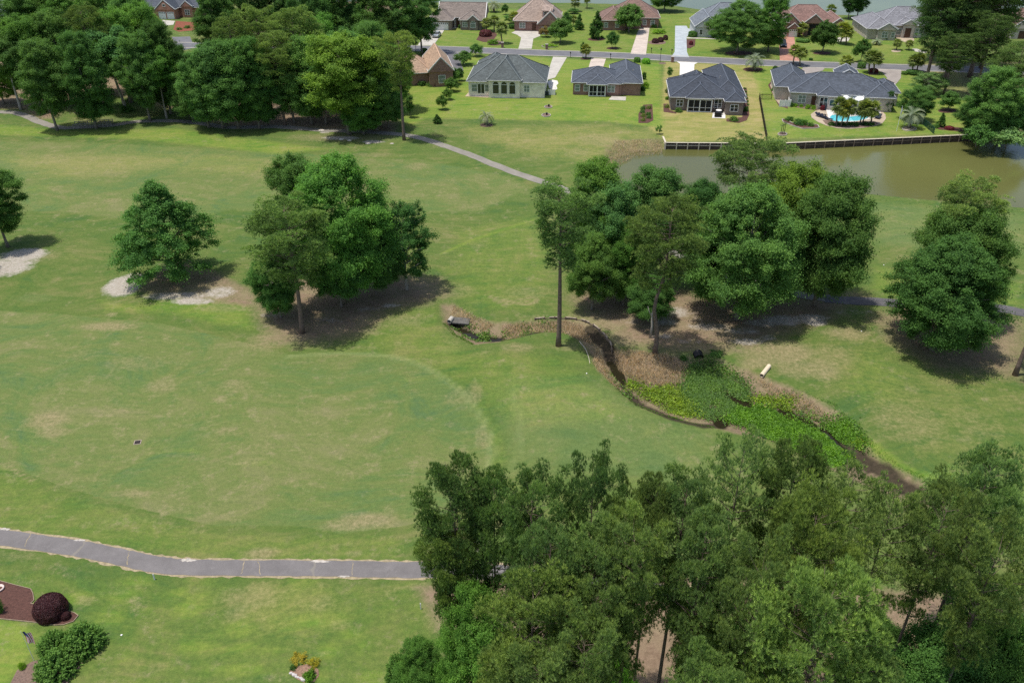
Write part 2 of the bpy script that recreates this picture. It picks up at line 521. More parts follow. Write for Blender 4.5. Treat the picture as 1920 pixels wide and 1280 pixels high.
    paint('straw', [(1640,600),(1680,560),(1860,580),(1930,600),(1930,720),(1860,700),(1760,695),(1660,640)], 3.5, 0.85)
    paint('straw', [(300,500),(340,490),(410,510),(480,545),(490,580),(420,570),(300,560),(255,545)], 1.2, 0.8)
    paint('straw', [(780,1098),(850,1090),(1000,1050),(1300,1080),(1900,1120),(2100,1140),(2100,1500),(820,1500),(850,1260),(815,1160)], 1.2, 1.0)
    paint('straw', [(640,-30),(790,0),(800,40),(760,85),(640,70)], 3.0, 0.9)
    paint('straw', [(1690,120),(1800,110),(2000,120),(2000,270),(1850,265),(1830,200),(1750,165)], 2.0, 0.55)
    paint('straw', [(1130,275),(1150,262),(1245,258),(1246,283),(1190,288),(1150,310),(1140,310)], 1.2, 0.55)
    paint('straw', [(1150,655),(1230,660),(1290,668),(1310,668),(1290,690),(1230,692),(1160,672)], 1.0, 0.9)
    # white sand
    for s in [(1290,640,40,10,.5),(1180,600,40,12,.45),(1240,630,36,8,.6),(1470,600,50,12,.9),(1520,596,40,10,.9),(1400,640,46,9,.7),(620,600,40,10,.5),(232,540,36,20,1),(360,565,50,8,.9),(1260,585,50,16,.7),(1330,612,60,12,.6),(1430,605,50,10,.7),(222,535,32,22,1),(250,520,30,12,.8),(330,555,80,11,.75),(410,548,40,14,.8),(45,478,52,16,1),(15,500,60,24,.9),(505,590,30,12,.5),(735,572,26,5,.7),(690,580,50,8,.5),(505,530,22,18,.8),
              (560,545,40,18,.4),(1245,603,36,9,.8),(1305,590,20,24,.5),(1480,605,22,8,.9),(1530,606,26,7,.9),(1390,620,50,10,.6),(1440,632,26,8,.6),(1600,585,60,7,.5),(610,247,12,4,.9),(640,259,45,4.5,.9),
              (700,266,28,4,.9),(560,243,30,3,.5),(490,615,30,12,.35),(1310,560,14,30,.4),(1085,1093,34,20,.95),(905,1022,22,26,.8),(60,233,30,4,.3),(1690,575,20,6,.4),(1500,700,40,8,.3)]:
        spot('sand', *s)
    for i in range(7):                                   # scraped arcs of thin sandy turf beyond the ditch
        line('dry', [(905 + i * 4, 551 + i * 2.4), (945, 561 + i * 2), (985, 559 + i * 2), (1010, 552 + i * 3)], 0.12, .8)
    # ditch bed
    d = sdist(P, W(DITCH))
    edge = np.clip(d / 1.0 + 0.5, 0, 1)
    F['straw'] = np.maximum(F['straw'], edge * 0.85)
    F['fair'] *= 1 - edge
    for k in ('lush', 'cool', 'yel'):
        F[k] *= 1 - edge
    F['mud'] = np.maximum(F['mud'], np.clip((d - 1.3) / 2.0, 0, 0.55))
    for c in CHANNEL:
        F['mud'] = np.maximum(F['mud'], np.clip(1.5 - ldist(P, W(c)) / 0.8, 0, 1))
    dl = sdist(P, W(POND, WATER_Z))
    F['dry'] = np.maximum(F['dry'], np.clip(1 - np.abs(dl + 0.6) / 1.4, 0, 1) * 0.6)
    F['mud'] = np.maximum(F['mud'], np.clip((dl + 0.1) / 0.4, 0, 1))
    return F

def ground_z(P):
    """level turf, cut by the ditch, the pond and the lake"""
    d = sdist(P, W(DITCH))
    z = -np.clip((d + 0.25) * 0.42, 0, 1.0)
    for c in CHANNEL:
        l = ldist(P, W(c)) + 0.25 * np.sin(P[:, 0] * 1.9) * np.sin(P[:, 1] * 1.3)
        z = z - np.where(d > 0.1, np.clip(1 - l / 1.1, 0, 1) * 0.4, 0)
    dp = sdist(P, W(POND, WATER_Z))
    z = np.minimum(z, -np.clip((dp + 2.6) * 0.52, 0, 3.0) * (dp > -2.6))
    dl = sdist(P, W(LAKE, -0.6))
    z = np.minimum(z, -np.clip((dp * 0 + dl + 1.2) * 0.55, 0, 2.5) * (dl > -1.2))
    return z

def turf_material():
    m, ns, L, b = newmat('turf')
    tc = N(ns, 'ShaderNodeTexCoord')
    pos = tc.outputs['Object']
    def noise(scale, detail=6, rough=0.6, vec=None, dist=0.0):
        n = N(ns, 'ShaderNodeTexNoise')
        n.inputs['Scale'].default_value = scale
        n.inputs['Detail'].default_value = detail
        n.inputs['Roughness'].default_value = rough
        n.inputs['Distortion'].default_value = dist
        L.new(vec or pos, n.inputs['Vector'])
        return n.outputs['Fac']
    def math_(op, a, b_, clamp=False):
        n = N(ns, 'ShaderNodeMath', operation=op, use_clamp=clamp)
        for i, v in enumerate((a, b_)):
            if isinstance(v, (int, float)): n.inputs[i].default_value = v
            else: L.new(v, n.inputs[i])
        return n.outputs[0]
    def mix(fac, a, b_, mode='MIX'):
        n = N(ns, 'ShaderNodeMix', data_type='RGBA', blend_type=mode)
        if isinstance(fac, (int, float)): n.inputs[0].default_value = fac
        else: L.new(fac, n.inputs[0])
        for i, v in ((6, a), (7, b_)):
            if isinstance(v, tuple): n.inputs[i].default_value = (*v, 1)
            else: L.new(v, n.inputs[i])
        return n.outputs[2]
    def rng(v, a, b_, c=0.0, d=1.0):
        n = N(ns, 'ShaderNodeMapRange')
        n.inputs[1].default_value, n.inputs[2].default_value, n.inputs[3].default_value, n.inputs[4].default_value = a, b_, c, d
        L.new(v, n.inputs[0])
        return n.outputs[0]
    def attr(nm):
        return N(ns, 'ShaderNodeAttribute', attribute_name=nm).outputs['Fac']
    wq = N(ns, 'ShaderNodeTexNoise'); wq.inputs['Scale'].default_value = 0.045; wq.inputs['Detail'].default_value = 2
    L.new(pos, wq.inputs['Vector'])
    wo = N(ns, 'ShaderNodeVectorMath', operation='SCALE'); wo.inputs['Scale'].default_value = 16.0
    L.new(wq.outputs['Color'], wo.inputs[0])
    wa = N(ns, 'ShaderNodeVectorMath', operation='ADD')
    L.new(pos, wa.inputs[0]); L.new(wo.outputs[0], wa.inputs[1])
    warped = wa.outputs[0]
    def stretched(rot, sx, sy, scale, detail=4):
        mp = N(ns, 'ShaderNodeMapping')
        mp.inputs['Rotation'].default_value = (0, 0, rot)
        mp.inputs['Scale'].default_value = (sx, sy, 1)
        L.new(warped, mp.inputs['Vector'])
        return noise(scale, detail, 0.65, mp.outputs[0])
    big = noise(0.035, 5, 0.6, None, 0.6)
    mid = noise(0.22, 6, 0.65, None, 0.4)
    fine = noise(2.3, 6, 0.75)
    vfine = noise(9.0, 3, 0.7)
    edge = math_('SUBTRACT', math_('ADD', math_('MULTIPLY', noise(0.75, 8, 0.72), 0.6), math_('MULTIPLY', fine, 0.4)), 0.5)      # ragged border of every patch
    def mask(nm, k=1.0, lo=0.3, hi=0.7):
        return rng(math_('ADD', attr(nm), math_('MULTIPLY', edge, k)), lo, hi)
    def ramp(v, stops):
        n = N(ns, 'ShaderNodeValToRGB')
        e = n.color_ramp.elements
        while len(e) < len(stops): e.new(0.5)
        for k, (p, c_) in enumerate(stops):
            e[k].position = p; e[k].color = (*c_, 1)
        L.new(v, n.inputs[0])
        return n.outputs[0]
    streak = stretched(math.radians(-8), 0.10, 1.0, 0.55, 6)        # patches drawn out along the mowing lines
    streak2 = stretched(math.radians(16), 0.14, 1.0, 0.8, 6)
    stripe = stretched(math.radians(-8), 0.03, 1.0, 2.2, 5)         # fine mower lines
    stripe2 = stretched(math.radians(12), 0.05, 1.0, 3.0, 5)
    patch = noise(0.085, 8, 0.70, warped, 0.8)
    tone = math_('ADD', math_('MULTIPLY', patch, 0.70), math_('MULTIPLY', streak, 0.30))
    tone2 = math_('ADD', math_('MULTIPLY', noise(0.11, 7, 0.7, None, 0.8), 0.6), math_('MULTIPLY', streak2, 0.4))
    grass = ramp(tone2, [(0.38, (0.062, 0.118, 0.032)), (0.46, (0.084, 0.134, 0.031)), (0.53, (0.106, 0.146, 0.038)), (0.61, (0.150, 0.164, 0.056))])
    cool = ramp(tone, [(0.38, (0.084, 0.142, 0.050)), (0.5, (0.120, 0.168, 0.056)), (0.61, (0.164, 0.188, 0.064))])
    grass = mix(mask('cool', 1.3, 0.2, 0.95), grass, cool)
    fair = ramp(tone, [(0.38, (0.080, 0.140, 0.054)), (0.445, (0.102, 0.156, 0.047)), (0.51, (0.126, 0.163, 0.049)), (0.57, (0.156, 0.174, 0.064)), (0.67, (0.188, 0.182, 0.088))])
    fair = mix(math_('MULTIPLY', rng(stripe, 0.52, 0.68), 0.42), fair, (0.182, 0.196, 0.078))
    fair = mix(math_('MULTIPLY', rng(stripe2, 0.56, 0.70), 0.35), fair, (0.088, 0.130, 0.044))
    grass = mix(math_('MULTIPLY', mask('fair', 0.30, 0.38, 0.58), 0.92), grass, fair)
    yel = ramp(tone2, [(0.38, (0.175, 0.205, 0.050)), (0.48, (0.255, 0.242, 0.076)), (0.60, (0.350, 0.285, 0.130))])
    yel = mix(math_('MULTIPLY', rng(stripe2, .5, .68), .5), yel, (0.30, 0.275, 0.115))
    grass = mix(math_('MULTIPLY', mask('yel', 1.0, 0.2, 0.95), 0.9), grass, yel)
    lush = ramp(tone2, [(0.38, (0.096, 0.196, 0.026)), (0.46, (0.134, 0.218, 0.032)), (0.54, (0.178, 0.232, 0.042)), (0.63, (0.235, 0.246, 0.062))])
    lush = mix(math_('MULTIPLY', rng(stretched(math.radians(72), 0.05, 1.0, 1.0, 3), .47, .57), 0.6), lush, (0.205, 0.250, 0.050))
    grass = mix(math_('MULTIPLY', mask('lush', 1.1, 0.25, 0.95), 0.85), grass, lush)
    grass = mix(attr('ring'), grass, mix(0.55, grass, (0.30, 0.33, 0.15)))
    dry = mix(rng(fine, 0.3, 0.7), (0.20, 0.165, 0.080), (0.33, 0.265, 0.165))
    grass = mix(math_('MULTIPLY', mask('dry', 1.9, 0.15, 1.15), 0.85), grass, dry)
    # scattered thin, straw-coloured spots
    spots = math_('MULTIPLY', rng(noise(0.55, 9, 0.80), 0.53, 0.66), rng(patch, 0.40, 0.56))
    grass = mix(math_('MULTIPLY', spots, 0.7), grass, (0.275, 0.235, 0.135))
    # blade-scale grain
    grass = mix(0.6, grass, mix(rng(vfine, 0.25, 0.75), (0.62, 0.66, 0.6), (1.36, 1.32, 1.3)), 'MULTIPLY')
    grass = mix(0.6, grass, mix(rng(fine, 0.3, 0.7), (0.66, 0.72, 0.68), (1.32, 1.26, 1.24)), 'MULTIPLY')
    straw = mix(rng(fine, 0.3, 0.7), (0.150, 0.100, 0.068), (0.275, 0.200, 0.135))
    straw = mix(rng(mid, 0.42, 0.7), straw, mix(rng(vfine, .3, .7), (0.20, 0.16, 0.09), (0.31, 0.245, 0.155)))
    c = mix(mask('straw', 1.5, 0.25, 0.95), grass, straw)
    sand = mix(rng(fine, 0.3, 0.75), (0.27, 0.235, 0.185), (0.46, 0.425, 0.37))
    c = mix(mask('sand', 1.7, 0.42, 0.85), c, sand)
    c = mix(math_('MULTIPLY', mask('mud', 0.8, 0.35, 0.75), 0.92), c, mix(rng(fine, .3, .7), (0.020, 0.018, 0.012), (0.055, 0.042, 0.028)))
    L.new(c, b.inputs['Base Color'])
    b.inputs['Roughness'].default_value = 0.95
    b.inputs['Specular IOR Level'].default_value = 0.12
    bp = N(ns, 'ShaderNodeBump')
    bp.inputs['Strength'].default_value = 0.55
    bp.inputs['Distance'].default_value = 0.12
    L.new(math_('ADD', fine, math_('MULTIPLY', vfine, 0.6)), bp.inputs['Height'])
    L.new(bp.outputs[0], b.inputs['Normal'])
    return m
M['turf'] = turf_material()

def turf_sheet(name, xs, ys, z=None, skirt=0):
    X, Y = np.meshgrid(xs, ys)
    P = np.stack([X.ravel(), Y.ravel()], 1)
    Z = ground_z(P) if z is None else np.full(len(P), z)
    nx, ny = len(xs), len(ys)
    i = np.arange((ny - 1) * (nx - 1))
    a = (i // (nx - 1)) * nx + i % (nx - 1)
    F = np.stack([a, a + 1, a + nx + 1, a + nx], 1)
    V = np.column_stack([P, Z])
    me = np_mesh(name, V, F, M['turf'], ground_fields(P), smooth=True)
    return link(name, me)

def grow(a, b, d0, ratio):
    out, d = [a], d0
    while out[-1] < b:
        out.append(out[-1] + d); d *= ratio
    return out
xs = np.concatenate([-np.array(grow(196, 3000, 6, 1.5))[::-1], np.arange(-192, 193, 0.62), np.array(grow(196, 3000, 6, 1.5))])
ys = np.concatenate([-np.array(grow(0, 1500, 20, 1.6))[::-1], np.arange(12, 30, 2.0), np.array(grow(30, 338, 0.36, 1.0017)), np.array(grow(344, 4000, 5, 1.4))])
tag(turf_sheet('ground', xs, ys), 'golf course turf with worn fairway, sand and pine straw', kind='structure')

def wall_strip(line_px):
    """level lawn right up to the back of the timber wall"""
    L_ = [G(*p) for p in line_px]
    V, k = [], 0
    for a, b in zip(L_[:-1], L_[1:]):
        n = max(2, int((b - a).length / 0.6))
        V += [a.lerp(b, i / n) for i in range(n)]
    V.append(L_[-1])
    d = (L_[-1] - L_[-2]).normalized()
    back = Vector((-d.y, d.x, 0))
    rows = [np.array([(p + back * o)[:2] for p in V]) for o in np.arange(0.1, 3.6, 0.5)]
    P = np.concatenate(rows)
    nx, ny = len(V), len(rows)
    i = np.arange((ny - 1) * (nx - 1))
    a = (i // (nx - 1)) * nx + i % (nx - 1)
    F = np.stack([a, a + 1, a + nx + 1, a + nx], 1)
    f = ground_fields(P)
    f['mud'] *= 0
    me = np_mesh('lawn_edge', np.column_stack([P, np.full(len(P), 0.012)]), F, M['turf'], f, smooth=True)
    tag(link('lawn', me), 'level lawn edge behind the timber pond wall', kind='structure')
wall_strip(WALL_A[1:])
wall_strip(WALL_B)

# ---------------------------------------------------------------- flat sheets (paths, drives, road)
def sheet(name, pts, z, m, label=None, kind='structure', px=True):
    P = W(pts) if px else np.array(pts)
    a = sum(P[i][0] * P[(i + 1) % len(P)][1] - P[(i + 1) % len(P)][0] * P[i][1] for i in range(len(P)))
    if a < 0: P = P[::-1]
    mb = MB()
    mb.prism([tuple(p) for p in P], z - 0.12, z)
    return tag(mb.build(name, m), label, kind=kind)

def smooth_line(pts, n=6):
    """Catmull-Rom through ground points"""
    P = [Vector((p[0], p[1])) for p in pts]
    P = [P[0] * 2 - P[1]] + P + [P[-1] * 2 - P[-2]]
    out = []
    for i in range(1, len(P) - 2):
        for k in range(n):
            t = k / n
            p0, p1, p2, p3 = P[i - 1], P[i], P[i + 1], P[i + 2]
            out.append(0.5 * ((2 * p1) + (p2 - p0) * t + (2 * p0 - 5 * p1 + 4 * p2 - p3) * t * t + (3 * p1 - p0 - 3 * p2 + p3) * t ** 3))
    out.append(P[-2])
    return out

def ribbon(name, line_px, width, z, m, label=None, jag=0.0, off=0.0, seed=1):
    c = smooth_line([G(*p)[:2] for p in line_px], 8)
    r = random.Random(seed)
    mb = MB()
    L_, R_ = [], []
    for i, p in enumerate(c):
        d = (c[min(i + 1, len(c) - 1)] - c[max(i - 1, 0)]).normalized()
        n = Vector((-d.y, d.x))
        L_.append(p + n * (off + width / 2 + r.uniform(-jag, jag)))
        R_.append(p + n * (off - width / 2 + r.uniform(-jag, jag)))
    k = len(c)
    mb.v = [(p.x, p.y, z) for p in L_] + [(p.x, p.y, z) for p in R_] + [(p.x, p.y, z - 0.12) for p in L_] + [(p.x, p.y, z - 0.12) for p in R_]
    for i in range(k - 1):
        mb.f += [(i, k + i, k + i + 1, i + 1), (2*k + i, i, i + 1, 2*k + i + 1), (k + i, 3*k + i, 3*k + i + 1, k + i + 1)]
    return tag(mb.build(name, m), label, kind='structure')

def asphalt(name, c, crack=(0.30, 0.27, 0.2), slab=9.0):
    """worn tarmac with blotches, pale dust and a few cracks"""
    m, ns, L, b = newmat(name)
    tc = N(ns, 'ShaderNodeTexCoord')
    def nz(s, d=6, r=0.65):
        n = N(ns, 'ShaderNodeTexNoise'); n.inputs['Scale'].default_value = s; n.inputs['Detail'].default_value = d; n.inputs['Roughness'].default_value = r
        L.new(tc.outputs['Object'], n.inputs['Vector']); return n.outputs['Fac']
    def rg(v, a, b_, c_=0., d=1.):
        n = N(ns, 'ShaderNodeMapRange'); n.inputs[1].default_value, n.inputs[2].default_value, n.inputs[3].default_value, n.inputs[4].default_value = a, b_, c_, d
        L.new(v, n.inputs[0]); return n.outputs[0]
    def mx(f, a, b_):
        n = N(ns, 'ShaderNodeMix', data_type='RGBA')
        L.new(f, n.inputs[0])
        for i, v in ((6, a), (7, b_)):
            if isinstance(v, tuple): n.inputs[i].default_value = (*v, 1)
            else: L.new(v, n.inputs[i])
        return n.outputs[2]
    c = Vector(c)
    col = mx(rg(nz(0.45), .35, .65), tuple(c * 0.86), tuple(c * 1.16))
    col = mx(rg(nz(14, 3), .3, .7, 0, .5), col, tuple(c * 0.6))
    vo = N(ns, 'ShaderNodeTexVoronoi', feature='DISTANCE_TO_EDGE')
    vo.inputs['Scale'].default_value = 1.0 / slab
    vo.inputs['Randomness'].default_value = 1.0
    wv = N(ns, 'ShaderNodeVectorMath', operation='ADD')
    nn = N(ns, 'ShaderNodeTexNoise'); nn.inputs['Scale'].default_value = 0.9; nn.inputs['Detail'].default_value = 4
    L.new(tc.outputs['Object'], nn.inputs['Vector'])
    L.new(tc.outputs['Object'], wv.inputs[0]); L.new(nn.outputs['Color'], wv.inputs[1])
    L.new(wv.outputs[0], vo.inputs['Vector'])
    col = mx(rg(vo.outputs['Distance'], 0.002, 0.005, .28, 0.), col, crack)
    col = mx(rg(nz(0.8, 8, .75), .55, .72, 0, .45), col, tuple(c * 1.45))
    L.new(col, b.inputs['Base Color'])
    b.inputs['Roughness'].default_value = 0.9
    b.inputs['Specular IOR Level'].default_value = 0.25
    return m
M['path'] = asphalt('path_asphalt', (0.175, 0.162, 0.158), slab=26.0)
M['path_far'] = asphalt('path_worn', (0.25, 0.23, 0.195))
M['path_dark'] = asphalt('path_dark', (0.115, 0.11, 0.115))
M['road'] = asphalt('road_asphalt', (0.155, 0.155, 0.165), (0.1, 0.1, 0.1), 14)
M['tarmac'] = asphalt('drive_tarmac', (0.145, 0.14, 0.15), (0.1, 0.1, 0.1), 14)
M['conc'] = asphalt('concrete', (0.47, 0.44, 0.385), (0.33, 0.31, 0.27), 3.4)
M['conc_white'] = asphalt('concrete_white', (0.66, 0.64, 0.60), (0.5, 0.48, 0.45), 3.4)
M['conc_blue'] = asphalt('concrete_blue', (0.40, 0.44, 0.46), (0.32, 0.35, 0.37), 3.4)
M['conc_pink'] = asphalt('concrete_pink', (0.53, 0.45, 0.38), (0.4, 0.34, 0.3), 3.4)
M['kerb'] = asphalt('kerb_concrete', (0.40, 0.37, 0.32), (0.3, 0.28, 0.25), 4)
M['paver_red'] = brick_mat('paver_red', (0.36, 0.165, 0.115), (0.43, 0.22, 0.16), (0.32, 0.18, 0.13), 0.5, 0.25)
M['paver_grey'] = asphalt('paver_grey', (0.31, 0.275, 0.25), (0.25, 0.22, 0.2), 2)
M['paver_tan'] = asphalt('paver_tan', (0.42, 0.34, 0.25), (0.33, 0.27, 0.2), 2)
M['mulch'] = mat('mulch', (0.092, 0.044, 0.034), 0.95, 0.4, 6.0, 0.8)
M['mulch_red'] = mat('mulch_red', (0.20, 0.065, 0.035), 0.95, 0.35, 6.0, 0.8)
M['mulch_dull'] = mat('mulch_dull', (0.17, 0.115, 0.09), 0.95, 0.35, 6.0, 0.8)
M['verge'] = mat('sandy_verge', (0.30, 0.245, 0.15), 0.95, 0.4, 3.0, 0.3)

# near cart path with its dusty verge
NP = [(-260,985),(-60,1000),(0,1007),(80,1018),(160,1030),(230,1045),(290,1057),(350,1063),(450,1064),(560,1065),(650,1066),(760,1068),(850,1068),(950,1075),(1080,1092),(1200,1106),(1320,1118),(1390,1124)]
ribbon('path_verge', NP, 2.15, 0.012, M['verge'], 'pale dusty edge of the near cart path', 0.13, 0, 3)
ribbon('path', NP, 1.78, 0.03, M['path'], 'grey cracked asphalt cart path crossing the lower left', 0.05, 0, 4)
rj = random.Random(12)
for px, py, sk in ((52,1013,6),(240,1047,2),(456,1064,3),(486,1065,-2),(661,1066,1)):
    a = G(px + sk, py - 13); b_ = G(px - sk, py + 12)
    n = Vector((-(b_ - a).y, (b_ - a).x, 0)).normalized()
    mb = MB()
    pts = [a.lerp(b_, i / 7) + n * rj.uniform(-.07, .07) for i in range(8)]
    for p, q in zip(pts[:-1], pts[1:]):
        w_ = n * rj.uniform(.015, .04)
        mb.prism([(v.x, v.y) for v in (p - w_, q - w_, q + w_, p + w_)][::-1 if (b_ - a).cross(n).z < 0 else 1], 0.026, 0.034)
    tag(mb.build('path_joint', M['verge']), 'grass-filled crack across the near cart path', kind='structure')
for px, py, rx, ry in ((352,1050,17,3.2),(598,1052.5,22,2.6),(150,1012.5,14,1.8),(645,1080.5,12,1.8),(10,992,12,2.5)):
    pts = [(px + rx * math.cos(a) * random.uniform(.6, 1.15), py + ry * math.sin(a) * random.uniform(.5, 1.2)) for a in [i * PI / 12 for i in range(24)]]
    sheet('path_sand', pts, 0.04, mm('sand_spill', (0.40, 0.365, 0.32), 0.95, 0.4, 3.0), 'pale sand washed onto the near cart path')
# far cart path
FP = [(-200,205),(0,210),(40,215),(75,229),(110,239),(140,239.5),(210,235),(260,228),(330,227),(380,232),(430,239),(520,238),(600,244),(700,248),(770,255),(820,269),(880,290),(960,322),(1060,356),
      (1120,385),(1180,425),(1260,470),(1360,515),(1480,548),(1560,561)]
ribbon('path', FP, 2.0, 0.03, M['path_far'], 'pale worn cart path running below the left wood', 0.12, 0, 6)
ribbon('path', [(1545,559.5),(1590,563.5),(1650,566),(1740,573),(1870,578),(1930,588),(2100,605)], 2.2, 0.036, M['path_dark'], 'dark asphalt cart path by the right hand trees', 0.05, 0, 7)
# street
RD = [(-300,62),(100,76),(300,84),(560,88),(775,91),(900,95),(1000,99),(1120,103),(1215,107),(1290,111.5),(1450,119),(1566,123),(1690,127),(1800,130),(2000,137),(2300,150)]
ribbon('road', RD, 6.0, 0.03, M['road'], 'grey residential street between the two rows of houses', 0.0)
ribbon('kerb', RD, 0.55, 0.06, M['kerb'], 'pale concrete gutter along the far side of the street', 0, 3.27)
ribbon('kerb', RD, 0.55, 0.06, M['kerb'], 'pale concrete gutter along the near side of the street', 0, -3.27)
sheet('road', [(322,70),(356,69),(365,90),(335,97)], 0.045, M['road'], 'strip of grey street seen through the left wood')
# drives
sheet('driveway', [(783,85.5),(813,85.5),(836,53),(809,51)], 0.05, M['conc'], 'concrete drive with a silver car on it')
sheet('driveway', [(972,92),(997,92),(1000,73),(1013,68),(1011,58),(985,53),(976,54),(959,62),(970,66),(977,71),(976,77)], 0.05, M['conc'], 'forked white concrete drive of the dormered house')
sheet('driveway', [(1182,101.5),(1211,103),(1219,46),(1203,45),(1195,62)], 0.05, M['conc_pink'], 'straight concrete drive beside the round tree')
sheet('driveway', [(1259,106.5),(1292,108),(1288,98),(1287,70),(1301,61),(1301,56),(1290,54),(1287,49),(1266,49),(1265,98)], 0.05, M['conc_blue'], 'pale blue painted concrete drive')
sheet('driveway', [(1462,114.5),(1500,116),(1492,96),(1489,68),(1459,67),(1462,98)], 0.05, M['paver_red'], 'salmon paver drive of the red-roofed house')
sheet('driveway', [(1037,107),(1063,108),(1041,146),(1027,150),(1021,138),(1030,128)], 0.05, M['conc'], 'concrete drive behind the cream house')
sheet('driveway', [(1109,109.5),(1136,111),(1129,133),(1102,132)], 0.05, M['conc_pink'], 'short pinkish concrete drive behind the brick house')
sheet('driveway', [(1268,115.5),(1310,117.5),(1302,121),(1301,142),(1297,160),(1258,160),(1258,151),(1274,147),(1275,120)], 0.05, M['conc_white'], 'bright white drive behind the slate-roofed house')
sheet('driveway', [(1640,129),(1690,131.5),(1689,147),(1681,157),(1668,165),(1655,170),(1655,158),(1662,150),(1663,146),(1655,137)], 0.05, M['paver_grey'], 'curved grey paver drive beside the pool house')
sheet('driveway', [(1508,126),(1546,128),(1543,133),(1500,142),(1490,140)], 0.05, M['paver_grey'], 'grey paver apron behind the pool house')
sheet('driveway', [(836,97.5),(877,98.5),(864,117),(869,132),(860,143),(848,136),(842,118)], 0.05, M['tarmac'], 'dark tarmac drive of the tan-roofed house')
sheet('patio', [(1680,71),(1690,67),(1713,68),(1714,77),(1700,80),(1682,76)], 0.05, M['paver_tan'], 'tan entrance court of the grey-roofed house')
sheet('footpath', [(1710,92),(1719,92),(1738,98),(1735,100.5),(1716,97)], 0.05, M['conc'], 'pale stepping path under the big pines')
sheet('footpath', [(1287,70.5),(1345,73),(1350,74.5),(1287,72.5)], 0.06, M['conc'], 'thin concrete path before the grey gabled house')
sheet('footpath', [(838,54),(858,49),(862,46),(865,47),(859,52),(840,57)], 0.06, M['conc'], 'thin path to the front door of the brown-roofed house')
sheet('patio', [(1571,71),(1585,69),(1594,72),(1590,78),(1570,79)], 0.05, M['conc'], 'pale pad beside the yellowish palms')
# water
def water_mat(name, c, rough=0.08, bump=0.15):
    m, ns, L, b = newmat(name)
    tc = N(ns, 'ShaderNodeTexCoord')
    n1 = N(ns, 'ShaderNodeTexNoise'); n1.inputs['Scale'].default_value = 0.02; n1.inputs['Detail'].default_value = 3
    L.new(tc.outputs['Object'], n1.inputs['Vector'])
    cr = N(ns, 'ShaderNodeValToRGB')
    c = Vector(c)
    cr.color_ramp.elements[0].position, cr.color_ramp.elements[1].position = 0.35, 0.65
    cr.color_ramp.elements[0].color = (*(c * 0.85), 1)
    cr.color_ramp.elements[1].color = (*(c * 1.15), 1)
    L.new(n1.outputs['Fac'], cr.inputs[0]); L.new(cr.outputs[0], b.inputs['Base Color'])
    b.inputs['Roughness'].default_value = rough
    b.inputs['IOR'].default_value = 1.33
    bp = N(ns, 'ShaderNodeBump'); bp.inputs['Strength'].default_value = bump; bp.inputs['Distance'].default_value = 0.1
    n2 = N(ns, 'ShaderNodeTexNoise'); n2.inputs['Scale'].default_value = 0.9; n2.inputs['Detail'].default_value = 4
    L.new(tc.outputs['Object'], n2.inputs['Vector']); L.new(n2.outputs['Fac'], bp.inputs['Height']); L.new(bp.outputs[0], b.inputs['Normal'])
    return m
M['pond'] = water_mat('pond_water', (0.104, 0.108, 0.034), 0.12)
M['lake'] = water_mat('lake_water', (0.105, 0.125, 0.055), 0.12)
M['ditch_water'] = water_mat('ditch_water', (0.020, 0.017, 0.009), 0.1)
def flat(name, P, z, m, label):
    mb = MB(); mb.poly([(p[0], p[1], z) for p in P])
    return tag(mb.build(name, m), label, kind='structure')
_p = W(POND, WATER_Z)
flat('pond_water', [(7, 112), (300, 112), (300, 200), (7, 200)], WATER_Z, M['pond'], 'murky olive pond below the timber wall')
flat('lake_water', [(-200, 300), (1500, 250), (1500, 900), (-700, 900), (-700, 300)], -0.6, M['lake'], 'grey green lake beyond the far houses')
flat('ditch_water', [G(1090,600)[:2], G(1180,640)[:2], G(1800,860)[:2], G(1950,1010)[:2], G(1700,960)[:2], G(1150,740)[:2]], -1.12, M['ditch_water'], 'dark still water in the ditch')
flat('ditch_water', [G(835,590)[:2], G(1000,605)[:2], G(1010,620)[:2], G(900,640)[:2], G(845,615)[:2]], -1.12, M['ditch_water'], 'dark puddle at the head of the ditch')
# ================================================================ VEGETATION
RNG = np.random.default_rng(21)
def unit(v):
    return v / np.maximum(np.linalg.norm(v, axis=1, keepdims=True), 1e-9)
def sph(n, r=None):
    return unit((r or RNG).normal(size=(n, 3)))

def leaf_cards(C, NRM, S, asp, T, r):
    """one folded diamond per leaf spray: centre, normal, half length, aspect, tint"""
    n = len(C)
    a = unit(np.cross(NRM, r.normal(size=(n, 3))))
    b = np.cross(NRM, a)
    S = S[:, None]
    V = np.empty((n, 4, 3), np.float32)
    V[:, 0] = C - a * S
    V[:, 1] = C + b * S * asp + NRM * S * 0.16
    V[:, 2] = C + a * S
    V[:, 3] = C - b * S * asp + NRM * S * 0.16
    F = np.arange(n * 4, dtype=np.int32).reshape(n, 4)
    return V.reshape(-1, 3), F, T

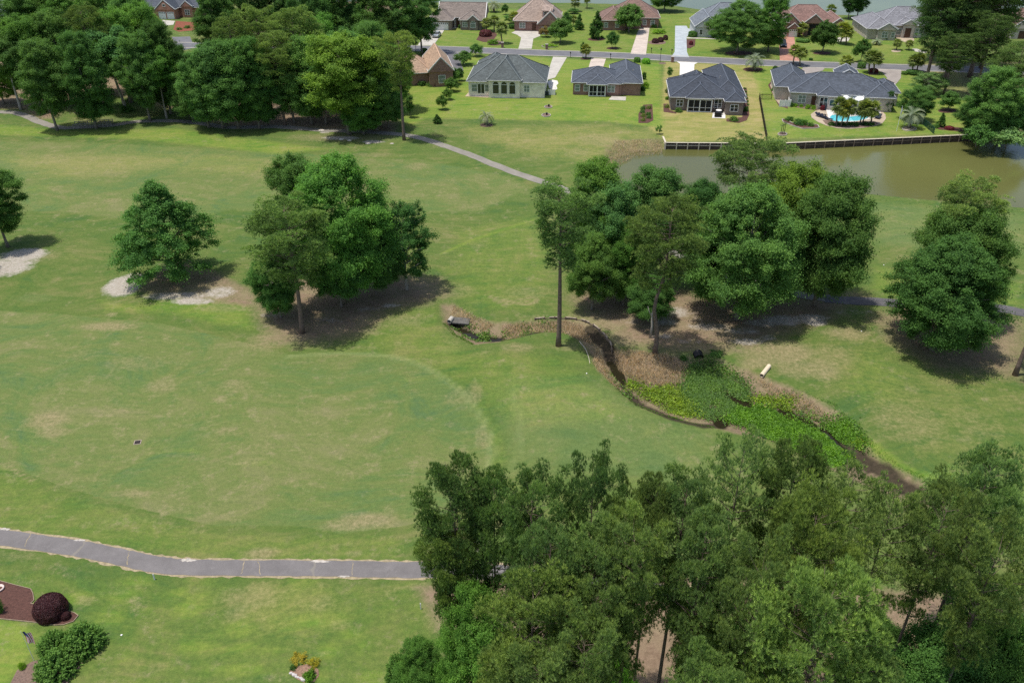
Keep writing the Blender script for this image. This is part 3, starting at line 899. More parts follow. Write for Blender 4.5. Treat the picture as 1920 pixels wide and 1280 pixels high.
def crown_broad(name, seed, R, z0, z1, prof, ncl, per, size, m, clr=(0.17, 0.30), lump=0.25, droop=0.0, inner=0.5, asp=0.55, flat_=0.8):
    """crown of many leaf clumps spread through a lobed volume; returns mesh, clump centres"""
    r = np.random.default_rng(seed)
    t = r.beta(1.15, 1.1, ncl)
    ang = r.uniform(0, 2 * PI, ncl)
    ph = r.uniform(0, 2 * PI, 4)
    lob = 1 + lump * (np.sin(ang * 2 + ph[0] + t * 3) * 0.5 + np.sin(ang * 3 + ph[1] - t * 5) * 0.5 + np.sin(ang * 5 + ph[2] + t * 9) * 0.35)
    pr = np.interp(t, np.linspace(0, 1, len(prof)), prof)
    rad = R * pr * lob * r.uniform(0, 1, ncl) ** (0.5 * (1 - inner) + 0.12)
    cc = np.stack([rad * np.cos(ang), rad * np.sin(ang), z0 + (z1 - z0) * t], 1)
    cr = R * (clr[0] * 0.7 + (clr[1] * 1.12 - clr[0] * 0.7) * r.uniform(0, 1, ncl) ** 1.5) * (0.75 + 0.35 * pr)
    k = (per * (cr / (R * np.mean(clr))) ** 2).astype(int) + 12
    idx = np.repeat(np.arange(ncl), k)
    n = len(idx)
    outw = cc.copy(); outw[:, 2] = (cc[:, 2] - (z0 + (z1 - z0) * 0.4)) * 0.8
    outw = unit(outw + 1e-3)
    d = unit(sph(n, r) + outw[idx] * 0.4 + np.array([0, 0, 0.35]))
    rr = np.abs(r.normal(size=n)) * 0.5 + r.uniform(0.15, 0.75, n)      # soft-edged sprays rather than balls
    C = cc[idx] + d * (cr[idx] * rr)[:, None] * np.array([1.15, 1.15, flat_])
    C[:, 2] -= droop * (np.linalg.norm(d[:, :2], axis=1) * cr[idx]) * rr
    # drag the sprays out along the limb they hang on
    C += outw[idx] * (r.normal(size=n) * cr[idx] * 0.35)[:, None]
    NRM = unit(d * 0.35 + outw[idx] * 0.35 + sph(n, r) * 0.95 + np.array([0, 0, 0.6]))
    ct = r.uniform(0.25, 0.75, ncl)
    T = np.clip(ct[idx] * 0.55 + r.uniform(0, 1, n) * 0.45, 0, 1)
    V, F, T = leaf_cards(C, NRM, size * r.uniform(0.6, 1.25, n), asp, T, r)
    ext = np.percentile(np.linalg.norm(C[:, :2], axis=1), 98.5), np.percentile(C[:, 2], 99.7)
    me = np_mesh(name, V, F, m, fattrs={'tint': T})
    return me, cc, ext

def wood(name, h, r0, targets, seed, m, bend=None, top=0.8, twig=0.02, nlimb=14):
    """tapered trunk with limbs out to some of the clumps"""
    r = random.Random(seed)
    mb = MB()
    n = 9
    off = bend or (lambda t: (0.25 * math.sin(t * 3 + seed), 0.25 * math.cos(t * 2.3 + seed)))
    o0 = off(0)
    pts, rad = [], []
    for i in range(n + 1):
        t = i / n
        o = off(t)
        pts.append(Vector((o[0] - o0[0], o[1] - o0[1], h * top * t - 0.15)))
        rad.append(r0 * ((1 - t) ** 0.8 * 0.86 + 0.10) * (1.35 if i == 0 else 1.0))
    mb.tube(pts, rad, 9)
    tg = list(targets)
    r.shuffle(tg)
    for c in tg[:nlimb]:
        c = Vector(c)
        zz = max(0.25 * h * top, min(c.z - (Vector((c.x, c.y)).length) * 0.55, h * top * 0.93))
        t = zz / (h * top)
        i = min(int(t * n), n - 1)
        f = t * n - i
        s = pts[i].lerp(pts[i + 1], f)
        rb = (rad[i] * (1 - f) + rad[i + 1] * f) * 0.5
        mid = s.lerp(c, 0.5) + Vector((r.uniform(-.4, .4), r.uniform(-.4, .4), r.uniform(0, .5)))
        q = s.lerp(c, 0.8) + Vector((r.uniform(-.3, .3), r.uniform(-.3, .3), 0.15))
        mb.tube([s, mid, q, c], [rb, rb * 0.62, rb * 0.35, twig], 5, cap=False)
    return mb.mesh(name, m, True)

def crown_pine(name, seed, h, zb, R, prof, nb, pads, tufts, m, blade=0.27, nblade=13, up=0.14, spread=0.68, wid=0.029):
    """needle tufts on pads along real branches; returns crown mesh and branch list"""
    r = np.random.default_rng(seed)
    br, tc, tn, tt = [], [], [], []
    ga = r.uniform(0, 6)
    for i in range(nb):
        t = (i + r.uniform(0, 1)) / nb
        z = zb + (h - zb) * t ** 0.8
        ga += 2.4 + r.normal() * 0.5
        L_ = R * np.interp(t, np.linspace(0, 1, len(prof)), prof) * r.uniform(0.62, 1.12)
        rise = L_ * (up + 0.34 * t) + r.normal() * 0.25
        dirv = np.array([math.cos(ga), math.sin(ga), 0])
        side = np.array([-dirv[1], dirv[0], 0])
        a = np.array([0, 0, z - rise * 0.5])
        e = a + dirv * L_ + np.array([0, 0, rise])
        midp = a + dirv * L_ * 0.55 + np.array([0, 0, rise * 0.35])
        br.append((a, midp, e))
        btint = r.uniform(0.2, 0.8)
        npad = max(2, int(pads * (0.3 + L_ / R) + 0.5))
        for k in range(npad):
            f = 0.42 + 0.64 * r.uniform(0, 1) ** 0.7
            p = (1 - f) ** 2 * a + 2 * f * (1 - f) * midp + f * f * e
            p = p + side * r.normal() * 0.30 * L_ * (1.15 - f * 0.6) + np.array([0, 0, r.normal() * 0.16])
            nt_ = max(3, int(tufts * r.uniform(0.75, 1.25)))
            pr_ = spread * r.uniform(0.65, 1.45)
            dd = unit(r.normal(size=(nt_, 3)) + np.array([0, 0, 1.0]))
            q = p + dd * (pr_ * r.uniform(0.7, 1.08, nt_))[:, None] * np.array([1.15, 1.15, 0.74])
            tc.append(q)
            tn.append(unit(dd + np.array([0, 0, 0.35])))
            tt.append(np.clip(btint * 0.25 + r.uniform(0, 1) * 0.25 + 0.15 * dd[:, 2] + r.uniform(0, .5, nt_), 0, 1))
    tc, tn, tt = np.concatenate(tc), np.concatenate(tn), np.concatenate(tt)
    n = len(tc)
    idx = np.repeat(np.arange(n), nblade)
    k = len(idx)
    d = unit(sph(k, r) * 0.8 + tn[idx] * 0.6 + np.array([0, 0, 0.5]))
    L_ = blade * r.uniform(0.65, 1.2, k)[:, None]
    s = unit(np.cross(d, r.normal(size=(k, 3)))) * wid * r.uniform(.7, 1.3, k)[:, None]
    V = np.empty((k, 3, 3), np.float32)
    base = tc[idx] + d * 0.04
    V[:, 0] = base - s * 0.7; V[:, 1] = base + s * 0.7
    V[:, 2] = base + d * L_
    # give the blade its width half way out by widening the base of the triangle
    F = np.arange(k * 3, dtype=np.int32).reshape(k, 3)
    T = np.clip(tt[idx] + r.uniform(-.15, .15, k), 0, 1)
    return np_mesh(name, V.reshape(-1, 3), F, m, fattrs={'tint': T}), br, (np.percentile(np.linalg.norm(tc[:, :2], axis=1), 98), np.percentile(tc[:, 2], 99.8) + 0.2)

def wood_pine(name, h, r0, br, m, bend=None, seed=0):
    mb = MB()
    n = 12
    off = bend or (lambda t: (0.16 * math.sin(t * 4 + seed), 0.16 * math.cos(t * 3 + seed)))
    o0 = off(0)
    pts = [Vector((off(i / n)[0] - o0[0], off(i / n)[1] - o0[1], h * 0.985 * i / n - 0.15)) for i in range(n + 1)]
    rad = [r0 * ((1 - i / n) ** 0.75 * 0.92 + 0.05) * (1.25 if i == 0 else 1) for i in range(n + 1)]
    mb.tube(pts, rad, 9)
    for a, midp, e in br:
        t = max(0.02, min(a[2] / (h * 0.985), 0.98))
        i = min(int(t * n), n - 1)
        s = pts[i].lerp(pts[i + 1], t * n - i)
        rb = max(0.025, rad[i] * 0.33)
        mb.tube([s, Vector(midp), Vector(e)], [rb, rb * 0.65, 0.015], 5, cap=False)
    return mb.mesh(name, m, True)

PROTO = {}
ROUND = [0.55, 0.88, 1.0, 1.0, 0.93, 0.78, 0.55, 0.2]
TALL = [0.5, 0.78, 0.92, 1.0, 1.0, 0.95, 0.88, 0.74, 0.5]
CONE = [0.85, 1.0, 0.97, 0.9, 0.78, 0.62, 0.45, 0.28, 0.08]
SPREAD = [0.5, 0.8, 0.95, 1.0, 1.0, 0.92, 0.72, 0.4]
def add_broad(key, seed, R, h, zb, prof, ncl, per, size, bark='bark_grey', r0=0.32, m='leaf', nlimb=16, **k):
    cm, cc, ext = crown_broad('crown', seed, R, h * zb, h - R * 0.16, prof, ncl, per, size, M[m], **k)
    tm = wood('trunk', h, r0, cc, seed, M[bark], top=0.78, nlimb=nlimb)
    PROTO[key] = (cm, tm, ext[0], ext[1])
add_broad('round', 1, 6.0, 14.0, 0.20, ROUND, 360, 405, 0.128, lump=0.2, clr=(0.07, 0.17), flat_=0.62)
add_broad('round2', 2, 6.0, 14.0, 0.16, SPREAD, 408, 361, 0.119, lump=0.26, clr=(0.07, 0.17), flat_=0.6)
add_broad('tall', 3, 4.6, 18.0, 0.20, TALL, 336, 319, 0.124, lump=0.3, clr=(0.08, 0.2), flat_=0.62)
add_broad('tall2', 4, 4.6, 18.0, 0.26, TALL, 264, 382, 0.128, lump=0.4, clr=(0.08, 0.22), flat_=0.62)
add_broad('tall3', 41, 4.6, 18.0, 0.12, TALL, 360, 298, 0.124, lump=0.35, clr=(0.08, 0.2), flat_=0.62)
add_broad('high', 42, 4.6, 18.0, 0.48, TALL, 230, 230, 0.13, bark='bark_pale', lump=0.35, clr=(.08, .2), flat_=0.62, r0=0.3)
add_broad('cone', 5, 5.6, 13.0, 0.13, CONE, 304, 256, 0.117, lump=0.2, droop=0.15, clr=(0.07, 0.15), flat_=0.5)
add_broad('dense', 6, 6.2, 15.0, 0.16, ROUND, 506, 348, 0.102, lump=0.12, clr=(0.06, 0.14), flat_=0.62)
add_broad('twiggy', 7, 5.0, 13.0, 0.2, SPREAD, 260, 170, 0.128, bark='bark_pale', lump=0.3, nlimb=50, clr=(0.07, 0.15), flat_=0.6)
add_broad('open', 8, 4.4, 14.0, 0.32, TALL, 108, 284, 0.144, lump=0.45, r0=0.27, clr=(0.09, 0.19), flat_=0.6)
add_broad('small', 9, 2.2, 4.6, 0.28, ROUND, 60, 90, 0.17, r0=0.10, lump=0.18, nlimb=9)
add_broad('ball', 10, 2.6, 6.2, 0.27, ROUND, 120, 95, 0.17, r0=0.16, lump=0.07, clr=(.15, .24), nlimb=10)
add_broad('conifer', 12, 2.6, 8.0, 0.03, [1.0, .95, .88, .78, .66, .52, .38, .22, .06], 150, 70, 0.19, r0=0.16, lump=0.12, clr=(.10, .2), flat_=0.5, droop=0.25, nlimb=4)
add_broad('column', 13, 1.5, 5.0, 0.03, [.8, .95, 1, 1, 1, .95, .85, .6], 90, 80, 0.13, r0=0.12, lump=0.05, clr=(.2, .3), nlimb=2)
add_broad('slim', 14, 0.95, 4.6, 0.3, TALL, 40, 50, 0.16, r0=0.07, lump=0.3, clr=(.3, .5), nlimb=8)
add_broad('sapling', 15, 0.9, 2.6, 0.3, SPREAD, 26, 26, 0.14, r0=0.04, lump=0.3, clr=(.2, .36), nlimb=10)

LOB = [0.5, 0.72, 0.9, 1.0, 1.0, 0.98, 0.92, 0.82, 0.66, 0.42]
UMB = [0.4, 0.5, 0.7, 0.95, 1.0, 1.0, 0.92, 0.65]
IRR = [0.7, 0.35, 0.9, 0.5, 1.0, 0.7, 1.0, 0.85, 0.55]
def add_pine(key, seed, h, zb, R, prof, nb, pads, tufts, r0=0.33, bend=None, m='needle', **k):
    cm, br, ext = crown_pine('crown', seed, h, h * zb, R, prof, nb, pads, tufts, M[m], **k)
    tm = wood_pine('trunk', h, r0, br, M['bark_pine'], bend, seed)
    PROTO[key] = (cm, tm, ext[0], ext[1])
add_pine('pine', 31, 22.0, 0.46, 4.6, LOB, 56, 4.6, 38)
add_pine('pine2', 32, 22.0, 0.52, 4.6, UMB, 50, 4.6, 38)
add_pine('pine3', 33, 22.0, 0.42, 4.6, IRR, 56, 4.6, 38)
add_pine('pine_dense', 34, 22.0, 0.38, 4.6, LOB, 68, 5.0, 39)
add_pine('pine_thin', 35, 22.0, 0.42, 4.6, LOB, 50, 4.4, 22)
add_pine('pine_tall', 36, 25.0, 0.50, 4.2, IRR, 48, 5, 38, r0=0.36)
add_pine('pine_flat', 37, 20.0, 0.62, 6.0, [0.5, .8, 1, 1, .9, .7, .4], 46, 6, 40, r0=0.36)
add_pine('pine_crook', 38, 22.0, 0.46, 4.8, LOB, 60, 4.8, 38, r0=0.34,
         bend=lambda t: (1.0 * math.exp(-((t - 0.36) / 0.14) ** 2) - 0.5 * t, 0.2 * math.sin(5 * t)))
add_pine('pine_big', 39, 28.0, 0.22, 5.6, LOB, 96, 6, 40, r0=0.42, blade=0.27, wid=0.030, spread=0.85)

def palm_meshes(key, seed, h, R, nfr, kind):
    r = np.random.default_rng(seed)
    V, F, T = [], [], []
    def tri(a, b, c, t):
        n = len(V); V.extend([a, b, c]); F.append((n, n + 1, n + 2)); T.append(t)
    for i in range(nfr):
        az = i * 2.4 + r.normal() * 0.2
        el = math.radians(80 - 135 * (i / nfr) ** 0.9 + r.normal() * 6) if kind == 'fan' else math.radians(78 - 95 * (i / nfr) + r.normal() * 5)
        d = np.array([math.cos(az) * math.cos(el), math.sin(az) * math.cos(el), math.sin(el)])
        side = np.array([-math.sin(az), math.cos(az), 0])
        nrm = np.cross(d, side)
        t0 = r.uniform(0.25, 0.75) + (0.3 if kind == 'fan' and i > nfr * 0.72 else 0)
        if kind == 'fan':
            c = np.array([0, 0, h]) + d * R * 0.42
            for j in range(13):
                a = math.radians(-95 + 190 * j / 12) + r.normal() * 0.04
                q = d * math.cos(a) + side * math.sin(a)
                L_ = R * 0.60 * r.uniform(.8, 1.1) * (1 - 0.25 * abs(j - 6) / 6)
                e = c + q * L_ + np.array([0, 0, -0.24 * L_])
                s = np.cross(q, nrm) * 0.15
                tri(c + q * L_ * 0.2 - s, c + q * L_ * 0.2 + s, e, min(1, t0 + r.uniform(-.15, .15)))
            s = side * 0.035
            tri(np.array([0, 0, h]) - s, np.array([0, 0, h]) + s, c + d * 0.2, t0)
        else:
            npt = 9
            p = np.array([0, 0, h], float); v = d.copy(); pts = [p]
            for k in range(npt):
                v = v + np.array([0, 0, -0.20 - 0.03 * k]); v /= np.linalg.norm(v)
                p = p + v * R * 1.25 / npt; pts.append(p)
            for k in range(npt):
                a, b = pts[k], pts[k + 1]
                dv = b - a
                tri(a - side * .03, a + side * .03, b, t0)
                for sg in (-1, 1):
                    for f in (0.2, 0.7):
                        base = a + dv * f
                        L_ = R * 0.33 * math.sin(PI * min(0.95, (k + f + 0.8) / (npt + 0.6)))
                        e = base + (side * sg * 0.85 + dv / np.linalg.norm(dv) * 0.7 + np.array([0, 0, 0.25])) * L_
                        tri(base - dv * .20, base + dv * .20, e, min(1, max(0, t0 + r.uniform(-.2, .2))))
    cm = np_mesh('crown', np.array(V), np.array(F), M['leaf_palm' if kind == 'fan' else 'leaf_pindo'], fattrs={'tint': np.clip(T, 0, 1)})
    mb = MB()
    n = 8
    rr = random.Random(seed)
    fat = 0.17 if kind == 'fan' else 0.30
    mb.tube([(0.1 * math.sin(i * .7 + seed), 0.08 * math.cos(i + seed) - 0.08 * math.cos(seed), h * i / n - 0.1 * (i == 0)) for i in range(n + 1)],
            [fat * (1.25 if i == 0 else 1.0) * rr.uniform(.93, 1.07) * (1.25 if i >= n - 1 else 1) for i in range(n + 1)], 8)
    PROTO[key] = (cm, mb.mesh('trunk', M['bark_palm'], True), R, h + R * 0.85)
palm_meshes('sabal', 1, 3.4, 2.3, 44, 'fan')
palm_meshes('sabal2', 2, 3.9, 2.3, 46, 'fan')
palm_meshes('pindo', 3, 2.3, 2.3, 26, 'pindo')
palm_meshes('pindo_tall', 4, 3.0, 2.3, 28, 'pindo')

def bush_mesh(seed, R, H, n, size, m, ncl=26, clr=(.25, .42), lump=0.1, prof=None):
    return crown_broad('foliage', seed, R, H * 0.12, H * 0.8, prof or [.95, 1, .95, .8, .5], ncl, n, size, M[m], clr=clr, lump=lump)[0]
def shell(seed, n, size, m, prof=((0, .93), (.25, 1), (.55, .97), (.8, .78), (.93, .5), (1, .12)), H=1.15, rough=.06):
    """clipped shrub: leaves packed over a rounded body, with a darker layer beneath"""
    r = np.random.default_rng(seed)
    zs, rs = [p[0] for p in prof], [p[1] for p in prof]
    t = r.uniform(0, 1, n) ** 0.8
    az = r.uniform(0, 2 * PI, n)
    top = r.uniform(0, 1, n) < 0.42
    rad = np.interp(t, zs, rs) * np.where(top, np.sqrt(r.uniform(0, 1, n)), 1)
    t = np.where(top, np.interp(-rad, [-v for v in rs[::-1]][::1] if False else np.sort(-np.array(rs)), np.array(zs)[np.argsort(-np.array(rs))]), t)
    lump = 1 + rough * (np.sin(az * 5 + seed) * np.sin(t * 9) + r.normal(size=n) * .45)
    dep = 1 - 0.16 * r.uniform(0, 1, n) ** 2
    C = np.stack([rad * lump * dep * np.cos(az), rad * lump * dep * np.sin(az), t * H * dep], 1)
    out = unit(np.stack([np.cos(az) * rad, np.sin(az) * rad, (t - .25) * 1.3], 1))
    NRM = unit(out + sph(n, r) * .75)
    V, F, T = leaf_cards(C, NRM, size * r.uniform(.6, 1.3, n), .6, np.clip(.5 + r.normal(size=n) * .22, 0, 1), r)
    return np_mesh('foliage', V, F, M[m], fattrs={'tint': T})
BUSH = {
    'bush': bush_mesh(51, 1.0, 1.3, 60, .11, 'leaf'),
    'bush_red': shell(52, 5000, .06, 'leaf_red'),
    'dome_red': shell(57, 26000, .03, 'leaf_red', rough=.03),
    'bush_yellow': bush_mesh(53, 1.0, 1.0, 60, .11, 'weed'),
    'hedge': shell(54, 5000, .065, 'leaf', ((0, .97), (.3, 1), (.7, 1), (.9, .9), (1, .6))),
    'flowers': bush_mesh(55, 1.0, 0.8, 55, .055, 'flower', 40, (.14, .26), 0.3),
    'spiky': None,
}
_r = np.random.default_rng(56)
def sprays(seed, n, R, H, blade, wid, m, per=9):
    """shrub of upright leafy shoots, each a brush of leaves"""
    r = np.random.default_rng(seed)
    ang, t = r.uniform(0, 2 * PI, n), r.uniform(0, 1, n)
    el = np.arccos(1 - t * 0.98)
    d = np.stack([np.sin(el) * np.cos(ang), np.sin(el) * np.sin(ang), np.cos(el)], 1)
    tip = d * np.array([R, R, H]) * r.uniform(0.72, 1.05, n)[:, None]
    C, NN, S, TT = [], [], [], []
    for k in range(per * 3):
        f = 1 - 0.42 * (k / (per * 3))
        C.append(tip * f + r.normal(size=(n, 3)) * 0.025 * R)
        NN.append(unit(sph(n, r) + d * 0.4 + np.array([0, 0, .3])))
        S.append(np.full(n, blade) * r.uniform(.7, 1.2, n))
        TT.append(np.clip(0.75 - 0.5 * k / (per * 3) + r.uniform(-.2, .2, n), 0, 1))
    V, F, T = leaf_cards(np.concatenate(C), np.concatenate(NN), np.concatenate(S), wid, np.concatenate(TT), r)
    return np_mesh('foliage', V, F, M[m], fattrs={'tint': T})
BUSH['spiky'] = sprays(56, 480, 1.0, 1.15, .058, .42, 'leaf', 10)

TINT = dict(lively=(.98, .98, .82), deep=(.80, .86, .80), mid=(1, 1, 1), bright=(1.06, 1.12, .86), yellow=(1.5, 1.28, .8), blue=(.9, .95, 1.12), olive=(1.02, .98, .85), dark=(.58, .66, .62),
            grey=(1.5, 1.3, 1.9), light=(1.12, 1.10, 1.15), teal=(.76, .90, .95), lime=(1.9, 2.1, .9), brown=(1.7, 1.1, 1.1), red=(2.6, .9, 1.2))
NAMES = dict(round='broadleaf_tree', round2='broadleaf_tree', tall='broadleaf_tree', tall2='broadleaf_tree', tall3='broadleaf_tree', high='broadleaf_tree', cone='oak_tree', dense='broadleaf_tree', twiggy='oak_tree', open='oak_tree',
             small='small_tree', ball='small_tree', conifer='evergreen_tree', column='evergreen_tree', slim='small_tree', sapling='sapling',
             sabal='palm_tree', sabal2='palm_tree', pindo='palm_tree', pindo_tall='palm_tree')
ZROT = random.Random(5)
def plant(key, x, y, h, width, tint, label, group=None, z=0.0, lean=None, rz=None, name=None, cat=None):
    cm, tm, R, H = PROTO[key]
    nm = name or NAMES.get(key, 'pine_tree')
    root = empty(nm, (x, y, z), ZROT.uniform(0, 6.28) if rz is None else rz, label, cat or ('palm' if 'palm' in nm else 'tree'), group)
    if lean:
        root.rotation_mode = 'ZYX'
        root.rotation_euler = (lean[1], lean[0], root.rotation_euler[2])
    sx = width / 2 / R * (1.25 if 'palm' in nm else 0.97 if key[:4] == 'pine' else 1.06)
    root.scale = (sx, sx, h / H)
    link('trunk', tm, root)
    c = link('crown', cm, root)
    if key[:4] == 'pine' and tint == 'bright': tint = 'lively'
    t = TINT[tint] if not ('palm' in nm and tint == 'yellow') else (1.15, 1.1, .85)
    j = [ZROT.uniform(.84, 1.16), ZROT.uniform(.93, 1.08)]
    c.color = (t[0] * j[0] * j[1], t[1] * j[0], t[2] * j[0] / j[1], 1)
    return root
def tree_b(key, bx, by, ty, wpx, tint, label, group=None, **k):
    """visible base pixel and top row"""
    p = G(bx, by)
    h = top_z(p.x, p.y, ty)
    s = scale_at(p.x, p.y, h * 0.65)
    return plant(key, p.x, p.y, h, wpx / s, tint, label, group, **k)
def tree_t(key, tx, ty, h, wpx, tint, label, group=None, **k):
    """top pixel and height in metres, base hidden"""
    p = G(tx, ty, h)
    s = scale_at(p.x, p.y, h * 0.7)
    return plant(key, p.x, p.y, h, wpx / s, tint, label, group, **k)
def bush(kind, bx, by, wpx, hpx, tint, label, group=None, name='shrub', depth=1.0, cat='shrub', z=0.0, rz=None):
    """by = foot row; wpx, hpx = size in the photo"""
    p = G(bx, by, z)
    s = scale_at(p.x, p.y, z)
    o = link(name, BUSH[kind])
    R = wpx / 2 / s
    cosd = p.y / math.hypot(p.y, CH)
    sind = CH / math.hypot(p.y, CH)
    hh = max(0.25, (hpx / s - R * depth * sind) / cosd) if hpx else R * 1.2
    p = p + Vector((0, R * depth * 0.85, 0))
    o.location = (p.x, p.y, z - 0.05)
    o.scale = (R, R * depth, hh / 1.15)
    o.rotation_euler = (0, 0, 0 if depth != 1.0 else ZROT.uniform(0, 6.28))
    t = TINT[tint]
    o.color = (*t, 1)
    return tag(o, label, cat, group)
# ================================================================ TREES OF THE COURSE
# -- fairway trees, left
tree_b('tall2', 15, 463, 322, 100, 'deep', 'dark open oak standing alone at the left edge above a sandy patch', rz=1.0)
tree_b('round', -85, 520, 395, 120, 'deep', 'tree just past the left edge shading the lower half of a sandy patch')
tree_b('cone', 325, 523, 344, 176, 'deep', 'cone-shaped dark oak alone on the fairway above white sand', rz=0.4)
# -- fairway clump, left of centre
g = 'trees of the clump on the left fairway'
tree_b('pine_dense', 567, 624, 370, 160, 'deep', 'olive pine with a bare foot nearest the camera in the fairway clump', g)
tree_b('dense', 655, 560, 296, 205, 'bright', 'broad bright green tree that tops the fairway clump', g, rz=2.0)
tree_b('tall2', 575, 505, 293, 105, 'mid', 'paler airy tree behind the broad bright one in the fairway clump', g)
tree_b('twiggy', 763, 543, 385, 120, 'teal', 'blue green tree with bare grey twigs on top, beside the broad bright tree', g)
tree_b('round', 640, 575, 440, 110, 'teal', 'low dusky tree between the olive pine and the twiggy tree', g)
tree_b('round2', 527, 595, 475, 95, 'deep', 'low leafy tree tucked under the olive pine on its sandy side', g)
tree_b('dense', 705, 552, 400, 110, 'mid', 'lower bright shoulder of foliage between the broad tree and the twiggy tree', g)
# -- clump by the ditch
g = 'trees of the clump between the ditch and the pond'
tree_b('pine_tall', 1047, 648, 338, 130, 'deep', 'slender pine with a long bare trunk standing on the inner bend of the ditch', g, rz=3.6)
tree_b('pine_crook', 1228, 663, 370, 155, 'deep', 'pine with a crooked S-shaped trunk above the ditch', g, rz=3.3)
tree_b('tall', 1106, 530, 302, 125, 'bright', 'bright leafy tree topping the path end of the ditch clump', g)
tree_b('tall3', 1145, 550, 345, 120, 'blue', 'blue green tree behind the slender bare-trunked pine', g)
tree_b('round', 1110, 580, 440, 100, 'mid', 'low round tree with a forked pale foot behind the slender pine', g)
tree_b('round2', 1168, 572, 425, 90, 'bright', 'bright low tree between the slender pine and the crooked pine', g)
tree_b('tall', 1212, 530, 318, 130, 'mid', 'mid green tree rising behind the crooked pine beside the pond', g)
tree_b('tall2', 1300, 525, 342, 95, 'dark', 'dark narrow tree between the crooked pine and the great round tree', g)
tree_b('round', 1215, 602, 520, 95, 'deep', 'small dark tree growing low under the crooked pine', g)
tree_b('dense', 1380, 598, 352, 212, 'mid', 'great round tree with foliage down to the ground in the ditch clump', g, rz=1.2)
tree_b('pine_flat', 1380, 490, 258, 165, 'mid', 'flat-topped pine rising above the clump against the pond', g, rz=0.3)
tree_b('tall2', 1462, 545, 312, 130, 'yellow', 'yellow green tree behind the great round tree', g)
tree_b('round2', 1526, 572, 334, 178, 'mid', 'wide dark-trunked tree at the end of the ditch clump over the dark path', g, rz=0.8)
tree_b('tall', 1330, 545, 385, 110, 'deep', 'deep green tree filling the gap beside the great round tree', g)
tree_b('round2', 1450, 565, 400, 110, 'deep', 'leafy tree between the great round tree and the wide dark-trunked one', g)
mb = MB()
p = G(1219, 633)
mb.tube([(0, 0, -.1), (0.1, 0, 1.6), (-0.05, .1, 3.2), (0.25, .1, 4.6)], [.17, .14, .11, .05], 8)
mb.tube([(-.02, .05, 2.8), (-.5, .1, 3.9), (-.6, .2, 4.3)], [.08, .05, .02], 6)
tag(mb.build('dead_tree', M['bark_pale'], None, True, p), 'pale dead snag beside the crooked pine', 'dead tree')
# -- right hand trees
g = 'trees between the ditch and the right edge'
tree_b('dense', 1746, 655, 452, 215, 'deep', 'round dark tree with foliage to the ground on brown needles, right of the ditch', g, rz=3.0)
tree_b('round2', 1768, 602, 392, 165, 'mid', 'taller bright tree standing behind the round dark tree', g)
tree_b('pine_dense', 1760, 585, 330, 135, 'mid', 'pine whose rounded head rises above the round dark tree', g, rz=1.9)
tree_b('tall3', 1812, 612, 450, 95, 'mid', 'narrow tree at the shoulder of the round dark tree', g)
tree_b('pine_tall', 1903, 703, 395, 120, 'deep', 'pine with a leaning trunk cut by the right edge', g)
tree_b('pine3', 1926, 730, 430, 130, 'deep', 'nearer pine trunk half outside the right edge', g)

